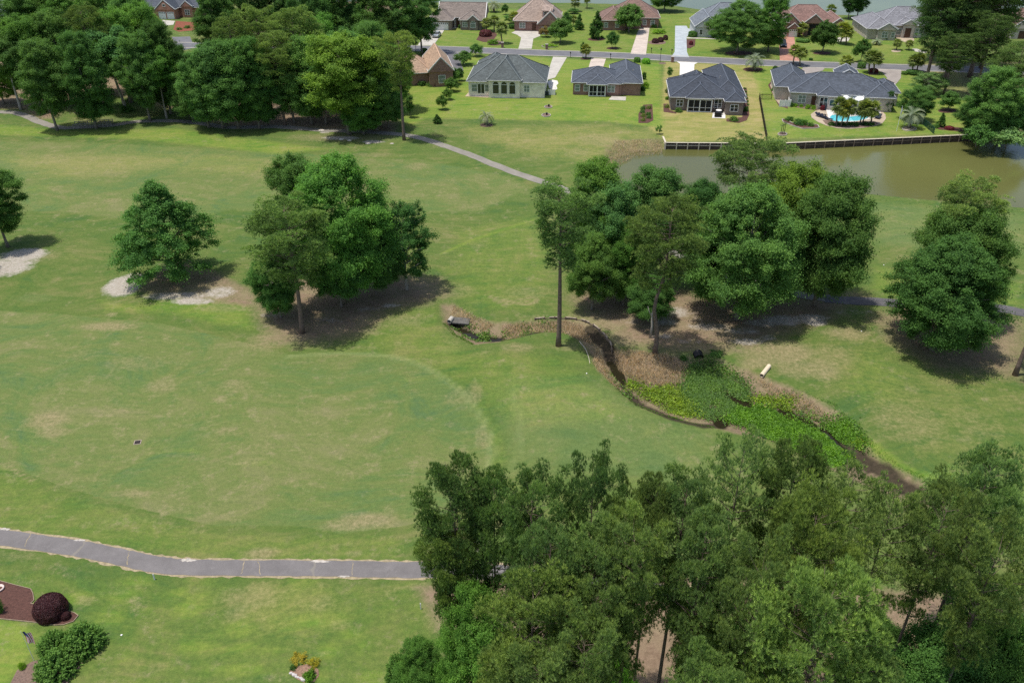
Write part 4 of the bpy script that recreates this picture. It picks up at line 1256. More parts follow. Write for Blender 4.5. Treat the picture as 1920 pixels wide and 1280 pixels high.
# -- pine wood, lower right
g = 'pines of the wood in the lower right'
for k, x, y, h, wd, t, lab in [
    ('pine_dense', 848, 852, 22, 160, 'deep', 'dark full pine at the fairway corner of the pine wood over the cart path'),
    ('pine', 928, 878, 21, 120, 'deep', 'dark pine beside the corner pine of the wood'),
    ('pine3', 1003, 882, 22, 135, 'deep', 'pointed dark pine third along the fairway front of the wood'),
    ('pine2', 1112, 846, 23, 120, 'deep', 'pine with a tufted head on a bare stem standing above its row'),
    ('pine2', 1178, 905, 21, 110, 'mid', 'pine just behind the tufted-head pine'),
    ('pine', 1232, 892, 22, 115, 'mid', 'green pine between the tufted head and the forked pine'),
    ('pine3', 1290, 880, 22, 130, 'mid', 'forked pine where the wood meets the open light green fairway'),
    ('pine_thin', 1402, 795, 25, 150, 'light', 'tall pale airy pine beside the weedy ditch'),
    ('pine', 1505, 822, 24, 160, 'deep', 'dark round-headed pine against the bright weeds'),
    ('pine_thin', 1610, 862, 23, 170, 'light', 'thin grey green pine hanging over the ditch'),
    ('pine_thin', 1690, 905, 22, 150, 'light', 'sparse pine through which pale turf shows'),
    ('pine', 1880, 836, 23, 165, 'mid', 'big-tufted pine at the right edge above the ditch mouth'),
    ('pine2', 1790, 905, 22, 140, 'mid', 'pine leaning out over the end of the ditch'),
    ('pine_dense', 1548, 915, 24, 195, 'bright', 'bright olive pine in the middle of the lower wood'),
    ('pine_dense', 1572, 1062, 25, 265, 'bright', 'nearest and largest bright pine with layered round pads'),
    ('pine_dense', 1120, 985, 21, 165, 'mid', 'full pine above the pale sandy gap in the wood'),
    ('pine', 1030, 985, 21, 150, 'mid', 'pine with grey inner twigs over the cart path'),
    ('pine3', 1190, 965, 22, 150, 'mid', 'broad pine above the bare brown corridor'),
    ('pine', 1335, 960, 22, 160, 'mid', 'pine with a dark stem between the forked pine and the bright olive one'),
    ('pine_dense', 1005, 1085, 20, 230, 'bright', 'wide bushy bright pine low in the wood next to the leafy tree'),
    ('pine2', 840, 985, 17, 120, 'bright', 'short bright pine low beside the end of the open path'),
    ('pine', 1125, 1085, 19, 135, 'mid', 'pine below the pale sandy gap'),
    ('pine3', 1318, 1145, 14, 90, 'bright', 'short pine beside the brown corridor'),
    ('pine2', 1440, 1010, 23, 160, 'mid', 'pine in the shade of the nearest big pine'),
    ('pine2', 1900, 985, 22, 170, 'mid', 'leafy pine at the right edge over the dark hollow'),
    ('pine_dense', 1340, 1225, 20, 180, 'olive', 'olive pine cut by the bottom edge'),
    ('pine', 1655, 1225, 20, 170, 'mid', 'pine low under the nearest big pine at the bottom edge'),
    ('pine2', 1095, 1165, 19, 150, 'mid', 'pine at the bottom edge beside the round shrub'),
    ('pine_dense', 1010, 1215, 19, 190, 'mid', 'full pine at the bottom edge beside the leafy tree'),
]:
    tree_t(k, x, y, h, wd, t, lab, g)
p = G(1745, 1214)
plant('pine2', p.x, p.y, 16.5, 7.4, 'light', 'pale pine with a long bare slanting trunk over the dark hollow', g)
g = 'leafy trees among the lower right pines'
for k, x, y, h, wd, t, lab in [
    ('dense', 885, 1100, 14, 145, 'bright', 'bright leafy tree among the pines by the lawn'),
    ('tall3', 905, 1175, 12, 130, 'bright', 'lower leafy tree below the bright leafy one by the lawn'),
    ('round', 1365, 1175, 10, 150, 'teal', 'dusky leafy tree beside the brown corridor'),
    ('twiggy', 1350, 1050, 15, 115, 'grey', 'greyish thin-leaved tree among the pines'),
    ('round2', 1790, 1205, 11, 230, 'deep', 'wide dark leafy tree in the bottom right hollow'),
    ('round', 1905, 1150, 13, 170, 'deep', 'leafy tree in the bottom right corner'),
    ('round2', 1655, 1165, 7, 110, 'dark', 'dark undergrowth tree beside the slanting bare trunk'),
    ('round', 1870, 1100, 9, 150, 'dark', 'dark leafy tree deep in the hollow behind the slanting trunk'),
    ('round2', 1450, 1140, 10, 150, 'dark', 'shaded leafy tree left of the nearest big pine'),
    ('small', 1300, 1100, 6, 70, 'deep', 'small shaded tree beside the brown corridor'),
    ('dense', 1150, 1222, 6, 95, 'lime', 'round bright shrubby tree at the bottom edge of the wood'),
]:
    tree_t(k, x, y, h, wd, t, lab, g)
o = tree_t('dense', 782, 1205, 6.5, 105, 'bright', 'young leafy tree alone on the lawn below the wood')
bush('spiky', 748, 1290, 60, 62, 'mid', 'spiky shrub leaning out beside the young leafy tree')

# -- wood across the course, upper left
g = 'trees of the wood along the upper left'
for k, x, y, top, wd, t, lab, *kw in [
    ('high', 40, 206, 60, 100, 'mid', 'tree with a pale slanting foot nearest the left edge of the upper wood'),
    ('round', 90, 202, 112, 72, 'deep', 'low dark tree beside the bend of the pale path'),
    ('high', 238, 208, 54, 125, 'blue', 'pale-trunked tree leaning left behind the wooden footbridge', dict(lean=(-0.10, 0.0))),
    ('round2', 362, 224, 150, 78, 'mid', 'low leafy tree between the thin straight trunk and the shaded path'),
    ('high', 313, 222, 86, 80, 'bright', 'light green tree on a thin straight trunk above the pale path'),
    ('tall3', 392, 239, 100, 90, 'mid', 'first of the leafy trees whose feet stand in the path shade'),
    ('tall', 424, 236, 86, 95, 'teal', 'blue green tree behind the shaded stretch of path'),
    ('tall3', 448, 241, 78, 115, 'deep', 'wide deep green tree with a pale foot by the shaded path'),
    ('tall3', 500, 236, 112, 85, 'teal', 'dusky tree over the red straw beside the path'),
    ('tall', 552, 231, 88, 88, 'mid', 'tree with a bare pale foot over red straw'),
    ('tall3', 585, 233, 70, 90, 'mid', 'tree beside three pale stems in the wood'),
    ('tall2', 612, 233, 92, 85, 'deep', 'tree behind the white sand bank, left of the yellowish one'),
    ('tall2', 655, 252, 66, 135, 'yellow', 'large yellowish tree in front over the white sand bank'),
    ('tall3', 706, 244, 82, 95, 'mid', 'tree between the yellowish tree and the tall lone pine'),
    ('round2', 682, 252, 172, 85, 'bright', 'low bright tree at the foot of the yellowish tree'),
    ('round', 728, 240, 160, 75, 'deep', 'low leafy tree leaning on the tall lone pine'),
    ('pine_tall', 758, 263, 58, 78, 'olive', 'tall lone pine with a long bare trunk at the corner of the upper wood', dict(rz=0.9)),
    ('round', 276, 178, 112, 75, 'dark', 'dark tree behind the leaning pale trunk'),
    ('tall', 178, 178, 62, 90, 'deep', 'tree behind the brush heap'),
    ('round', 8, 195, 118, 80, 'yellow', 'yellowish low tree at the left edge by the path'),
]:
    tree_b(k, x, y, top, wd, t, lab, g, **(kw[0] if kw else {}))
for k, x, y, h, wd, t, lab in [
    ('tall2', 30, 32, 19, 95, 'bright', 'bright tree in the upper left corner of the wood'),
    ('tall', 88, 22, 20, 90, 'mid', 'mid green tree next to the bright corner tree'),
    ('pine', 150, 8, 22, 90, 'olive', 'olive pine between bright trees at the top left'),
    ('tall2', 205, 18, 20, 95, 'bright', 'bright tree beside the olive pine at the top left'),
    ('tall3', 135, 62, 19, 95, 'deep', 'deep green tree behind the brush heap row'),
    ('tall', 60, 75, 18, 90, 'mid', 'tree in the second row above the bend of the path'),
    ('tall2', 255, 6, 20, 85, 'bright', 'bright tree left of the brick house gap'),
    ('tall3', 285, 42, 19, 85, 'dark', 'dark tree at the left side of the brick house gap'),
    ('tall', 245, 62, 18, 80, 'mid', 'tree just behind the leaning pale trunk'),
    ('round2', 325, 88, 13, 70, 'dark', 'dark rounded tree below the grey street gap'),
    ('tall2', 390, 82, 17, 90, 'blue', 'silvery tree below the red mulch garden'),
    ('pine', 425, 28, 21, 95, 'olive', 'olive pine right of the brick house'),
    ('pine2', 480, 8, 22, 95, 'olive', 'second olive pine right of the brick house'),
    ('pine_dense', 545, 12, 22, 105, 'olive', 'round-headed olive pine in the middle of the upper wood'),
    ('pine', 510, 58, 19, 95, 'olive', 'olive pine below the round-headed one'),
    ('tall3', 460, 72, 18, 85, 'deep', 'deep green tree between the pines and the shaded path'),
    ('tall', 595, 30, 19, 85, 'bright', 'bright tree right of the round-headed olive pine'),
    ('tall2', 640, 58, 18, 100, 'mid', 'tree behind the large yellowish tree'),
    ('round2', 690, 42, 16, 95, 'mid', 'rounded tree in front of the dark back row'),
    ('tall', 740, 85, 14, 70, 'bright', 'bright tree left of the street corner'),
    ('tall', 20, -8, 18, 90, 'deep', 'dark tree cut by the top edge at the far left'),
    ('tall3', 110, -14, 18, 95, 'bright', 'light tree cut by the top edge, left of the brick house'),
    ('tall', 238, -18, 20, 85, 'mid', 'tree cut by the top edge next to the brick house gap'),
    ('tall3', 172, -24, 20, 90, 'deep', 'deep green tree cut by the top edge beyond the olive pine'),
    ('tall2', 62, -22, 19, 90, 'bright', 'bright tree cut by the top edge near the upper left corner'),
    ('tall', 390, -20, 20, 80, 'dark', 'dark tree cut by the top edge over the brick house'),
    ('tall3', 570, -22, 20, 95, 'dark', 'dark tree at the top edge behind the round-headed pine'),
    ('tall', 630, -30, 20, 95, 'deep', 'deep green tree at the top edge, left of the bare stems'),
    ('tall3', 690, -34, 20, 90, 'deep', 'deep green tree at the top edge above the bare stems'),
    ('tall', 735, -30, 19, 80, 'mid', 'tree at the top edge above the bare stems, nearest the brown-roofed house'),
    ('tall2', 785, -22, 17, 70, 'mid', 'tree at the top edge beside the brown-roofed house'),
    ('round', 660, 10, 15, 80, 'dark', 'dark tree in the shade behind the rounded tree'),
    ('twiggy', 764, 20, 11, 55, 'grey', 'grey green tree by the street beside the brown-roofed house'),
    ('tall3', 440, -40, 20, 90, 'deep', 'deep green tree at the top edge beyond the olive pines'),
    ('tall', 510, -45, 20, 90, 'dark', 'dark tree at the top edge beyond the second olive pine'),
]:
    tree_t(k, x, y, h, wd, t, lab, g)
# bare stems at the back of the wood
for i, x in enumerate((706, 719, 731)):
    p = G(x, 64 - i)
    mb = MB(); mb.tube([(0, 0, -.1), (0.1, 0, 3.5), (-.1, 0, 7)], [.2, .17, .14], 7)
    tag(mb.build('bare_trunk', M['bark_pale'], None, True, p), 'bare stem at the back of the upper wood, ' + ('first', 'second', 'third')[i] + ' from the leafy side', 'tree trunk', 'bare stems at the back of the upper wood')
# dead grey limbs in the wood
mb = MB(); r = random.Random(8)
for i in range(16):
    a = Vector((r.uniform(-3, 3), r.uniform(-.5, .5), 9 + r.uniform(-1, 1.5)))
    mb.tube([a, a + Vector((r.uniform(-3, -1), r.uniform(-.4, .4), r.uniform(.3, 1.6))), a + Vector((r.uniform(-5, -3), r.uniform(-.6, .6), r.uniform(.8, 3)))], [.09, .06, .02], 5)
mb.tube([(2, 0, -.1), (1.5, 0, 5), (0, 0, 9.5)], [.2, .16, .1], 7)
p = G(78, 205)
tag(mb.build('dead_tree', M['bark_pale'], None, True, p + Vector((0, -1, 0))), 'grey leafless tree standing among the green of the upper wood', 'dead tree')

# -- big pines, upper right
g = 'big pines at the upper right'
for k, x, y, h, wd, t, lab in [
    ('pine_big', 1736, 152, 27, 105, 'dark', 'big pine with a visible pale stem next to the curved paver drive'),
    ('pine_big', 1772, 152, 30, 135, 'dark', 'tallest big pine in the middle of the upper right group'),
    ('pine_big', 1818, 145, 30, 140, 'dark', 'big pine right of the tallest one'),
    ('pine_big', 1785, 120, 28, 120, 'dark', 'big pine behind the tallest one'),
    ('pine_big', 1745, 112, 26, 105, 'dark', 'big pine at the back next to the grey-roofed house'),
    ('pine_big', 1838, 128, 27, 100, 'dark', 'big pine beside the house at the right edge'),
    ('pine_dense', 1770, 178, 14, 80, 'dark', 'short dark pine at the feet of the big pines'),
    ('pine_dense', 1828, 175, 18, 90, 'dark', 'dark pine between the big pines and the bright tree'),
    ('pine_big', 1882, 215, 15, 100, 'deep', 'lighter pine at the right edge above the pond'),
]:
    p = G(x, y)
    s = scale_at(p.x, p.y, h * .65)
    plant(k, p.x, p.y, h, wd / s, t, lab, g)
tree_b('tall3', 1846, 264, 128, 95, 'mid', 'bright leafy tree on the pond bank by the timber wall')
tree_b('round', 1890, 262, 170, 95, 'mid', 'leafy tree over the pond at the right edge')
tree_b('round2', 1825, 250, 185, 70, 'mid', 'lower leafy tree beside the bright bank tree')
tree_b('small', 1830, 275, 235, 55, 'deep', 'dark shrubby tree hanging over the water at the wall end')
tree_b('small', 1885, 277, 240, 70, 'grey', 'greyish shrubby tree at the waterline by the right edge')
tree_b('twiggy', 1738, 178, 138, 66, 'grey', 'greyish willowy tree below the big pines')
tree_b('round2', 1712, 226, 164, 60, 'mid', 'round tree behind the grey fan palm by the pond')
tree_b('ball', 1776, 207, 172, 36, 'mid', 'small round tree with a mulch ring on the pond lawn')
tree_b('conifer', 1763, 238, 212, 16, 'dark', 'small dark upright evergreen near the wall end')

# ================================================================ GARDEN TREES AND PALMS
tree_b('ball', 1050, 81, 36, 43, 'mid', 'round lollipop tree before the dormered house')
tree_b('conifer', 1118, 73, 22, 27, 'dark', 'dark cone-shaped evergreen beside the brown-red roof')
tree_b('conifer', 1086, 56, 27, 17, 'deep', 'small cone evergreen behind the dormered house')
tree_b('small', 1148, 91, 59, 25, 'deep', 'magnolia-like tree by the street next to the straight concrete drive')
tree_b('ball', 1179, 61, 9, 53, 'mid', 'large round tree hiding the front of the brown-red-roofed house')
tree_b('round', 1245, 22, -30, 58, 'deep', 'dark tree on the lake shore behind the brown-red-roofed house')
tree_b('dense', 1382, 99, 2, 100, 'mid', 'big garden tree that hides most of the grey gabled house')
tree_b('tall3', 1440, 97, -14, 66, 'bright', 'taller bright tree beside the salmon paver drive')
tree_b('small', 1340, 70, 28, 45, 'mid', 'tree against the wall of the grey gabled house')
tree_b('tall', 1590, 36, -35, 36, 'dark', 'dark lakeside tree, nearer of the pair beside the red-roofed house')
tree_b('tall', 1607, 33, -30, 40, 'dark', 'dark lakeside tree, farther of the pair beside the red-roofed house')
tree_b('ball', 1541, 99, 40, 50, 'dark', 'dark round tree before the red-roofed house')
tree_b('small', 1612, 117, 73, 33, 'dark', 'dark upright tree by the street next to the big twin palm')
tree_b('small', 870, 122, 96, 36, 'deep', 'crape myrtle at the corner of the cream house')
tree_b('small', 893, 106, 82, 26, 'mid', 'small tree by the street before the cream house')
for x, y, top, wd, lab in [(852, 158, 128, 24, 'nearest the street'), (846, 172, 146, 28, 'second from the street'), (839, 187, 167, 20, 'third from the street'), (829, 206, 178, 22, 'on bare stems, farthest from the street')]:
    tree_b('small', x, y, top, wd, 'olive', 'crape myrtle in the row beside the tan-roofed house, ' + lab, 'crape myrtles beside the tan-roofed house')
tree_b('slim', 769, 221, 180, 17, 'dark', 'slim upright tree on the lawn beside the tall lone pine')
tree_b('conifer', 820, 231, 215, 18, 'dark', 'little dark evergreen on the lawn above the path bend')
tree_b('ball', 862, 152, 128, 17, 'dark', 'dark tree beside the tan-roofed garage')
tree_b('column', 1664, 209, 171, 18, 'dark', 'dark columnar evergreen at the corner of the pool house')
tree_b('slim', 1255, 148, 126, 11, 'olive', 'thin young tree on the yellowish lawn before the slate-roofed house')
tree_b('sapling', 1236, 252, 235, 15, 'mid', 'young plant by the corner of the timber wall')
tree_b('small', 1022, 70, 50, 21, 'red', 'red-leaved maple beside the lollipop tree')
tree_b('small', 1022, 48, 28, 24, 'mid', 'bushy tree behind the red-leaved maple')
tree_b('small', 1062, 60, 22, 20, 'mid', 'small tree at the side of the dormered house')
g = 'small trees around the far gardens'
for x, y, top, wd, t, lab in [(947, 28, 8, 14, 'deep', 'small dark tree on the lake lawn behind the palms'), (1075, 26, 16, 22, 'mid', 'low shrubby tree under the lakeside palm'), (958, 45, 26, 26, 'mid', 'bushy tree beside the brown-roofed house'),
                          (1092, 108, 79, 10, 'deep', 'little dark tree behind the street palm')]:
    tree_b('small', x, y, top, wd, t, lab, g)
# cabbage palms
g = 'cabbage palms in the gardens'
for k, x, y, top, wd, t, lab in [
    ('sabal2', 941, 82, 38, 26, 'mid', 'cabbage palm alone on the lawn before the brown-roofed house'),
    ('sabal', 913, 58, 32, 24, 'mid', 'cabbage palm nearest the brown-roofed wall'),
    ('sabal', 927, 60, 27, 26, 'mid', 'taller cabbage palm in the cluster by the brown-roofed house'),
    ('sabal2', 965, 50, 20, 24, 'yellow', 'cabbage palm left of the dormered house door'),
    ('sabal2', 994, 54, 20, 26, 'yellow', 'cabbage palm right of the dormered house door'),
    ('sabal', 1078, 22, -6, 22, 'mid', 'lakeside cabbage palm behind the dormered house'),
    ('sabal', 1075, 50, 28, 18, 'mid', 'cabbage palm next to the small cone evergreen'),
    ('sabal', 1098, 110, 81, 22, 'yellow', 'low yellowish street palm beside the short pinkish drive'),
    ('sabal2', 1487, 120, 81, 26, 'yellow', 'twin street palm by the salmon drive, nearer the drive'),
    ('sabal2', 1499, 124, 86, 26, 'yellow', 'twin street palm by the salmon drive, farther from the drive'),
    ('sabal', 1584, 133, 101, 29, 'yellow', 'street palm behind the pool house dormer'),
    ('sabal2', 1628, 137, 90, 32, 'mid', 'taller palm of the red-planted pair by the curved drive'),
    ('sabal2', 1637, 138, 94, 32, 'mid', 'lower palm of the red-planted pair by the curved drive'),
    ('sabal', 1709, 135, 100, 26, 'deep', 'shaded street palm next to the big pines'),
    ('sabal', 1719, 135, 97, 26, 'deep', 'shaded street palm against the big pine stem'),
    ('sabal', 1500, 69, 40, 26, 'mid', 'palm before the door of the red-roofed house'),
    ('sabal2', 1576, 82, 38, 30, 'yellow', 'yellowish palm beside the pale pad, nearer the house'),
    ('sabal', 1585, 84, 45, 28, 'yellow', 'yellowish palm beside the pale pad, nearer the street'),
    ('sabal', 1556, 34, 7, 22, 'deep', 'lakeside palm showing over the red roof'),
    ('sabal', 1100, 16, -18, 16, 'yellow', 'lakeside palm beside the brown-red roof'),
    ('sabal', 1680, 94, 72, 20, 'mid', 'short palm in the stone ring before the grey-roofed house'),
    ('sabal', 1703, 94, 74, 18, 'mid', 'short palm at the edge of the big pines'),
]:
    tree_b(k, x, y, top, wd, t, lab, g)
g = 'row of palms in front of the pool'
for i, (k, x, y, top, wd, t) in enumerate([('sabal2', 1567, 236, 178, 30, 'mid'), ('sabal', 1577, 237, 184, 28, 'yellow'), ('sabal2', 1587, 236, 181, 30, 'mid'), ('sabal', 1612, 234, 187, 28, 'mid'), ('sabal2', 1617, 234, 183, 30, 'mid'), ('sabal', 1631, 233, 186, 32, 'yellow')]):
    tree_b(k, x, y, top, wd, t, 'palm in the row before the pool, ' + ('leftmost', 'second from the left', 'third from the left', 'fourth from the left', 'second from the right', 'rightmost')[i], g)
g = 'grey feather palms'
for k, x, y, top, wd, lab in [('pindo', 912, 234, 206, 28, 'grey feather palm in a mulch ring behind the cream house'), ('pindo_tall', 1412, 132, 100, 38, 'grey feather palm by the street between the slate roofs'),
                          ('pindo_tall', 1705, 240, 201, 42, 'grey feather palm on the pond lawn in a pale ring'), ('pindo_tall', 926, 23, 0, 26, 'grey feather palm on the lake lawn'), ('pindo', 1643, 84, 72, 20, 'low grey feather palm before the grey-roofed house')]:
    tree_b(k, x, y, top, wd, 'mid', lab, g)
# ================================================================ HOUSES
M['brick_red'] = brick_mat('brick_red', (0.22, 0.105, 0.082), (0.29, 0.150, 0.115), (0.30, 0.25, 0.22))
M['brick_brown'] = brick_mat('brick_brown', (0.17, 0.125, 0.105), (0.24, 0.18, 0.15), (0.30, 0.26, 0.23))
M['brick_pale'] = brick_mat('brick_pale', (0.40, 0.345, 0.29), (0.50, 0.44, 0.38), (0.5, 0.46, 0.42))
M['brick_cream'] = brick_mat('brick_cream', (0.78, 0.70, 0.61), (0.86, 0.79, 0.71), (0.62, 0.58, 0.52))
M['brick_orange'] = brick_mat('brick_orange', (0.33, 0.14, 0.09), (0.42, 0.19, 0.125), (0.36, 0.27, 0.22))
M['siding_grey'] = mat('siding_grey', (0.50, 0.50, 0.48), 0.7, 0.1, 1.0)
M['white'] = mat('white_trim', (0.74, 0.73, 0.70), 0.55, 0.06, 1.5)
M['glass'] = mat('window_glass', (0.022, 0.030, 0.032), 0.06, 0.4, 0.4, spec=0.6)
M['blind'] = mat('window_blind', (0.20, 0.235, 0.205), 0.35, 0.15, 0.6)
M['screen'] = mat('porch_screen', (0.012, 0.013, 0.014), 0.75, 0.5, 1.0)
M['door_wood'] = mat('door_wood', (0.085, 0.04, 0.026), 0.5, 0.3, 3.0)
M['black'] = mat('black_metal', (0.012, 0.012, 0.013), 0.45, 0.2, 3.0)
M['darkblue'] = mat('dark_blue_cloth', (0.018, 0.024, 0.045), 0.8, 0.3, 3.0)
M['roof_slate'] = shingle_mat('roof_slate', (0.066, 0.078, 0.098))
M['roof_dark'] = shingle_mat('roof_dark', (0.046, 0.055, 0.072))
M['roof_green'] = shingle_mat('roof_grey_green', (0.088, 0.104, 0.104))
M['roof_brown'] = shingle_mat('roof_brown', (0.185, 0.152, 0.130))
M['roof_tan'] = shingle_mat('roof_tan', (0.30, 0.228, 0.185))
M['roof_umber'] = shingle_mat('roof_umber', (0.185, 0.115, 0.092))
M['roof_red'] = shingle_mat('roof_red', (0.205, 0.122, 0.102))
M['roof_grey'] = shingle_mat('roof_grey', (0.190, 0.190, 0.205))
M['roof_blue'] = shingle_mat('roof_blue', (0.150, 0.168, 0.190))
M['roof_orange'] = shingle_mat('roof_orange', (0.36, 0.25, 0.17))

for k, c in dict(slate=(.105,.120,.145), dark=(.080,.092,.115), green=(.135,.155,.155), brown=(.24,.20,.175), tan=(.38,.30,.25), umber=(.25,.165,.135), red=(.28,.18,.155), grey=(.26,.26,.28), blue=(.21,.23,.26), orange=(.45,.30,.20)).items():
    M['roof_' + k + '_cap'] = mat('ridge_' + k, c, .8, .15, 2.0)

class House:
    def __init__(s, name, label, px, py, rot, wall, roof, group=None):
        s.root = empty(name, G(px, py), math.radians(rot), label, 'house', group)
        s.wm, s.rm = M[wall], M[roof]
        s.w, s.r, s.t, s.c = MB(), MB(), MB(), MB()
        s.cm = M[roof + '_cap'] if roof + '_cap' in M else None
    def block(s, x0, x1, y0, y1, ze=2.8, pitch=0.62, typ='hip', axis=None, ov=0.45, trim=True):
        """walls plus a hip or gable roof; axis is the ridge direction"""
        dx, dy = x1 - x0, y1 - y0
        axis = axis or ('x' if dx >= dy else 'y')
        X0, X1, Y0, Y1 = x0 - ov, x1 + ov, y0 - ov, y1 + ov
        zt = ze + 0.16
        if axis == 'x':
            half = (Y1 - Y0) / 2; yc = (Y0 + Y1) / 2; zr = zt + half * pitch
            ins = half if typ == 'hip' else 0
            ins = min(ins, (X1 - X0) / 2 - 0.05)
            ra, rb = (X0 + ins, yc, zr), (X1 - ins, yc, zr)
        else:
            half = (X1 - X0) / 2; xc = (X0 + X1) / 2; zr = zt + half * pitch
            ins = half if typ == 'hip' else 0
            ins = min(ins, (Y1 - Y0) / 2 - 0.05)
            ra, rb = (xc, Y0 + ins, zr), (xc, Y1 - ins, zr)
        A, B, C_, D = (X0, Y0, zt), (X1, Y0, zt), (X1, Y1, zt), (X0, Y1, zt)
        a, b, c, d = [(p[0], p[1], ze - 0.02) for p in (A, B, C_, D)]
        if axis == 'x':
            s.r.poly([A, B, rb, ra]); s.r.poly([C_, D, ra, rb]); s.r.poly([B, C_, rb]); s.r.poly([D, A, ra])
        else:
            s.r.poly([D, A, ra, rb]); s.r.poly([B, C_, rb, ra]); s.r.poly([A, B, ra]); s.r.poly([C_, D, rb])
        for p, q in [(ra, rb)] + ([(A, ra), (D, ra) if axis == 'x' else (B, ra), (B, rb) if axis == 'x' else (D, rb), (C_, rb)] if typ == 'hip' else []):
            s.c.bar(Vector(p) + Vector((0, 0, .02)), Vector(q) + Vector((0, 0, .02)), .30, .07)
        for p, q, P_, Q in ((a, b, A, B), (b, c, B, C_), (c, d, C_, D), (d, a, D, A)):
            s.r.poly([p, q, Q, P_])
        s.r.poly([d, c, b, a])
        s.w.box(x0, x1, y0, y1, -0.2, ze - 0.03)
        zg = ze - 0.035
        if typ == 'gable':      # brick gable ends, a little proud of the roof's closed end
            e = 0.04
            hw = (half - ov)
            zrr = zg + hw * pitch + 0.1
            if axis == 'x':
                for xx, sg in ((X0 - e, 1), (X1 - 0.06 + e, 1)):
                    s.w.quadbox([(xx, yc - hw, zg), (xx + .06, yc - hw, zg), (xx + .06, yc + hw, zg), (xx, yc + hw, zg), (xx, yc - .01, zrr), (xx + .06, yc - .01, zrr), (xx + .06, yc + .01, zrr), (xx, yc + .01, zrr)])
                    for sy in (-1, 1):
                        s.t.bar((xx + .03, yc + sy * half, zt), (xx + .03, yc, zr + 0.02), 0.16, 0.2)
            else:
                for yy in (Y0 - e, Y1 - 0.06 + e):
                    s.w.quadbox([(xc - hw, yy, zg), (xc + hw, yy, zg), (xc + hw, yy + .06, zg), (xc - hw, yy + .06, zg), (xc - .01, yy, zrr), (xc + .01, yy, zrr), (xc + .01, yy + .06, zrr), (xc - .01, yy + .06, zrr)])
                    for sx in (-1, 1):
                        s.t.bar((xc + sx * half, yy + .03, zt), (xc, yy + .03, zr + 0.02), 0.16, 0.2)
        if trim:
            g0, g1 = ze + 0.0, ze + 0.14
            if typ == 'hip' or axis == 'x':
                s.t.box(X0, X1, Y0 - .08, Y0 - .005, g0 + .03, g1); s.t.box(X0, X1, Y1 + .005, Y1 + .08, g0, g1)
            if typ == 'hip' or axis == 'y':
                s.t.box(X0 - .08, X0 - .005, Y0, Y1, g0 + .033, g1 + .003); s.t.box(X1 + .005, X1 + .08, Y0, Y1, g0 + .003, g1 + .003)
        return zr
    def wallbox(s, x0, x1, y0, y1, z1):
        s.w.box(x0, x1, y0, y1, -0.2, z1)
    def window(s, x, y, z, w, h, face='S', pane='glass', bars=1, rail=True, name='window'):
        """framed window, x/y the lower left corner on the wall plane"""
        f, p = MB(), MB()
        def B(mb, u0, u1, o0, o1, z0, z1):
            if face == 'S': mb.box(x + u0, x + u1, y - o1, y - o0, z + z0, z + z1)
            elif face == 'E': mb.box(x + o0, x + o1, y + u0, y + u1, z + z0, z + z1)
            else: mb.box(x - o1, x - o0, y + u0, y + u1, z + z0, z + z1)
        t = 0.11
        B(f, -t, w + t, 0, .09, -t, 0); B(f, -t, w + t, 0, .09, h, h + t)
        B(f, -t, 0, 0, .085, 0, h); B(f, w, w + t, 0, .085, 0, h)
        for i in range(1, bars + 1):
            u = w * i / (bars + 1)
            B(f, u - .05, u + .05, 0, .08, 0, h)
        if rail: B(f, 0, w, 0, .07, h * .5 - .035, h * .5 + .035)
        B(p, 0, w, 0.0, .03, 0, h)
        fo = f.build(name, M['white'], s.root)
        p.build('pane', M[pane], fo)
        return fo
    def arch(s, x, y, z, w, h, pane='glass'):
        f, p = MB(), MB()
        r = w / 2
        def ring(rr, o, zz):
            return [(x + w / 2 + rr * math.cos(a), y - o, z + h - r + rr * math.sin(a)) for a in [PI * i / 8 for i in range(9)]]
        out = [(x + w / 2 + r + .1, y, z)] 
        pts = [(x, y - .03, z), (x + w, y - .03, z)] + ring(r, .03, 0)
        p.poly(pts)
        a, b = ring(r + .1, .08, 0), ring(r, .08, 0)
        for i in range(8):
            f.quadbox([(*a[i][:1], y, a[i][2]), (a[i][0], y - .08, a[i][2]), (b[i][0], y - .08, b[i][2]), (b[i][0], y, b[i][2]),
                       (a[i+1][0], y, a[i+1][2]), (a[i+1][0], y - .08, a[i+1][2]), (b[i+1][0], y - .08, b[i+1][2]), (b[i+1][0], y, b[i+1][2])])
        f.box(x - .1, x, y - .08, y, z - .1, z + h - r); f.box(x + w, x + w + .1, y - .08, y, z - .1, z + h - r)
        f.box(x, x + w, y - .09, y, z - .1, z); f.box(x, x + w, y - .075, y - .035, z + h - r - .05, z + h - r + .05)
        fo = f.build('window', M['white'], s.root)
        p.build('pane', M[pane], fo)
    def garage(s, x, y, w, h=2.15, z=0.05, face='S', m='white'):
        mb = MB()
        n = 4
        for i in range(n):
            z0, z1 = z + h * i / n + .012, z + h * (i + 1) / n - .012
            if face == 'S': mb.box(x, x + w, y - .05, y + .02, z0, z1)
            else: mb.box(x - .02, x + .05, y, y + w, z0, z1)
        o = mb.build('garage_door', M[m], s.root)
        pm = MB()
        k = max(4, int(w / 0.6))
        for i in range(k):
            u = w * (i + .2) / k
            if face == 'S': pm.box(x + u, x + u + w / k * .6, y - .062, y - .052, z + h * .80, z + h * .93)
            else: pm.box(x + .052, x + .062, y + u, y + u + w / k * .6, z + h * .80, z + h * .93)
        pm.build('pane', M['glass'], o)
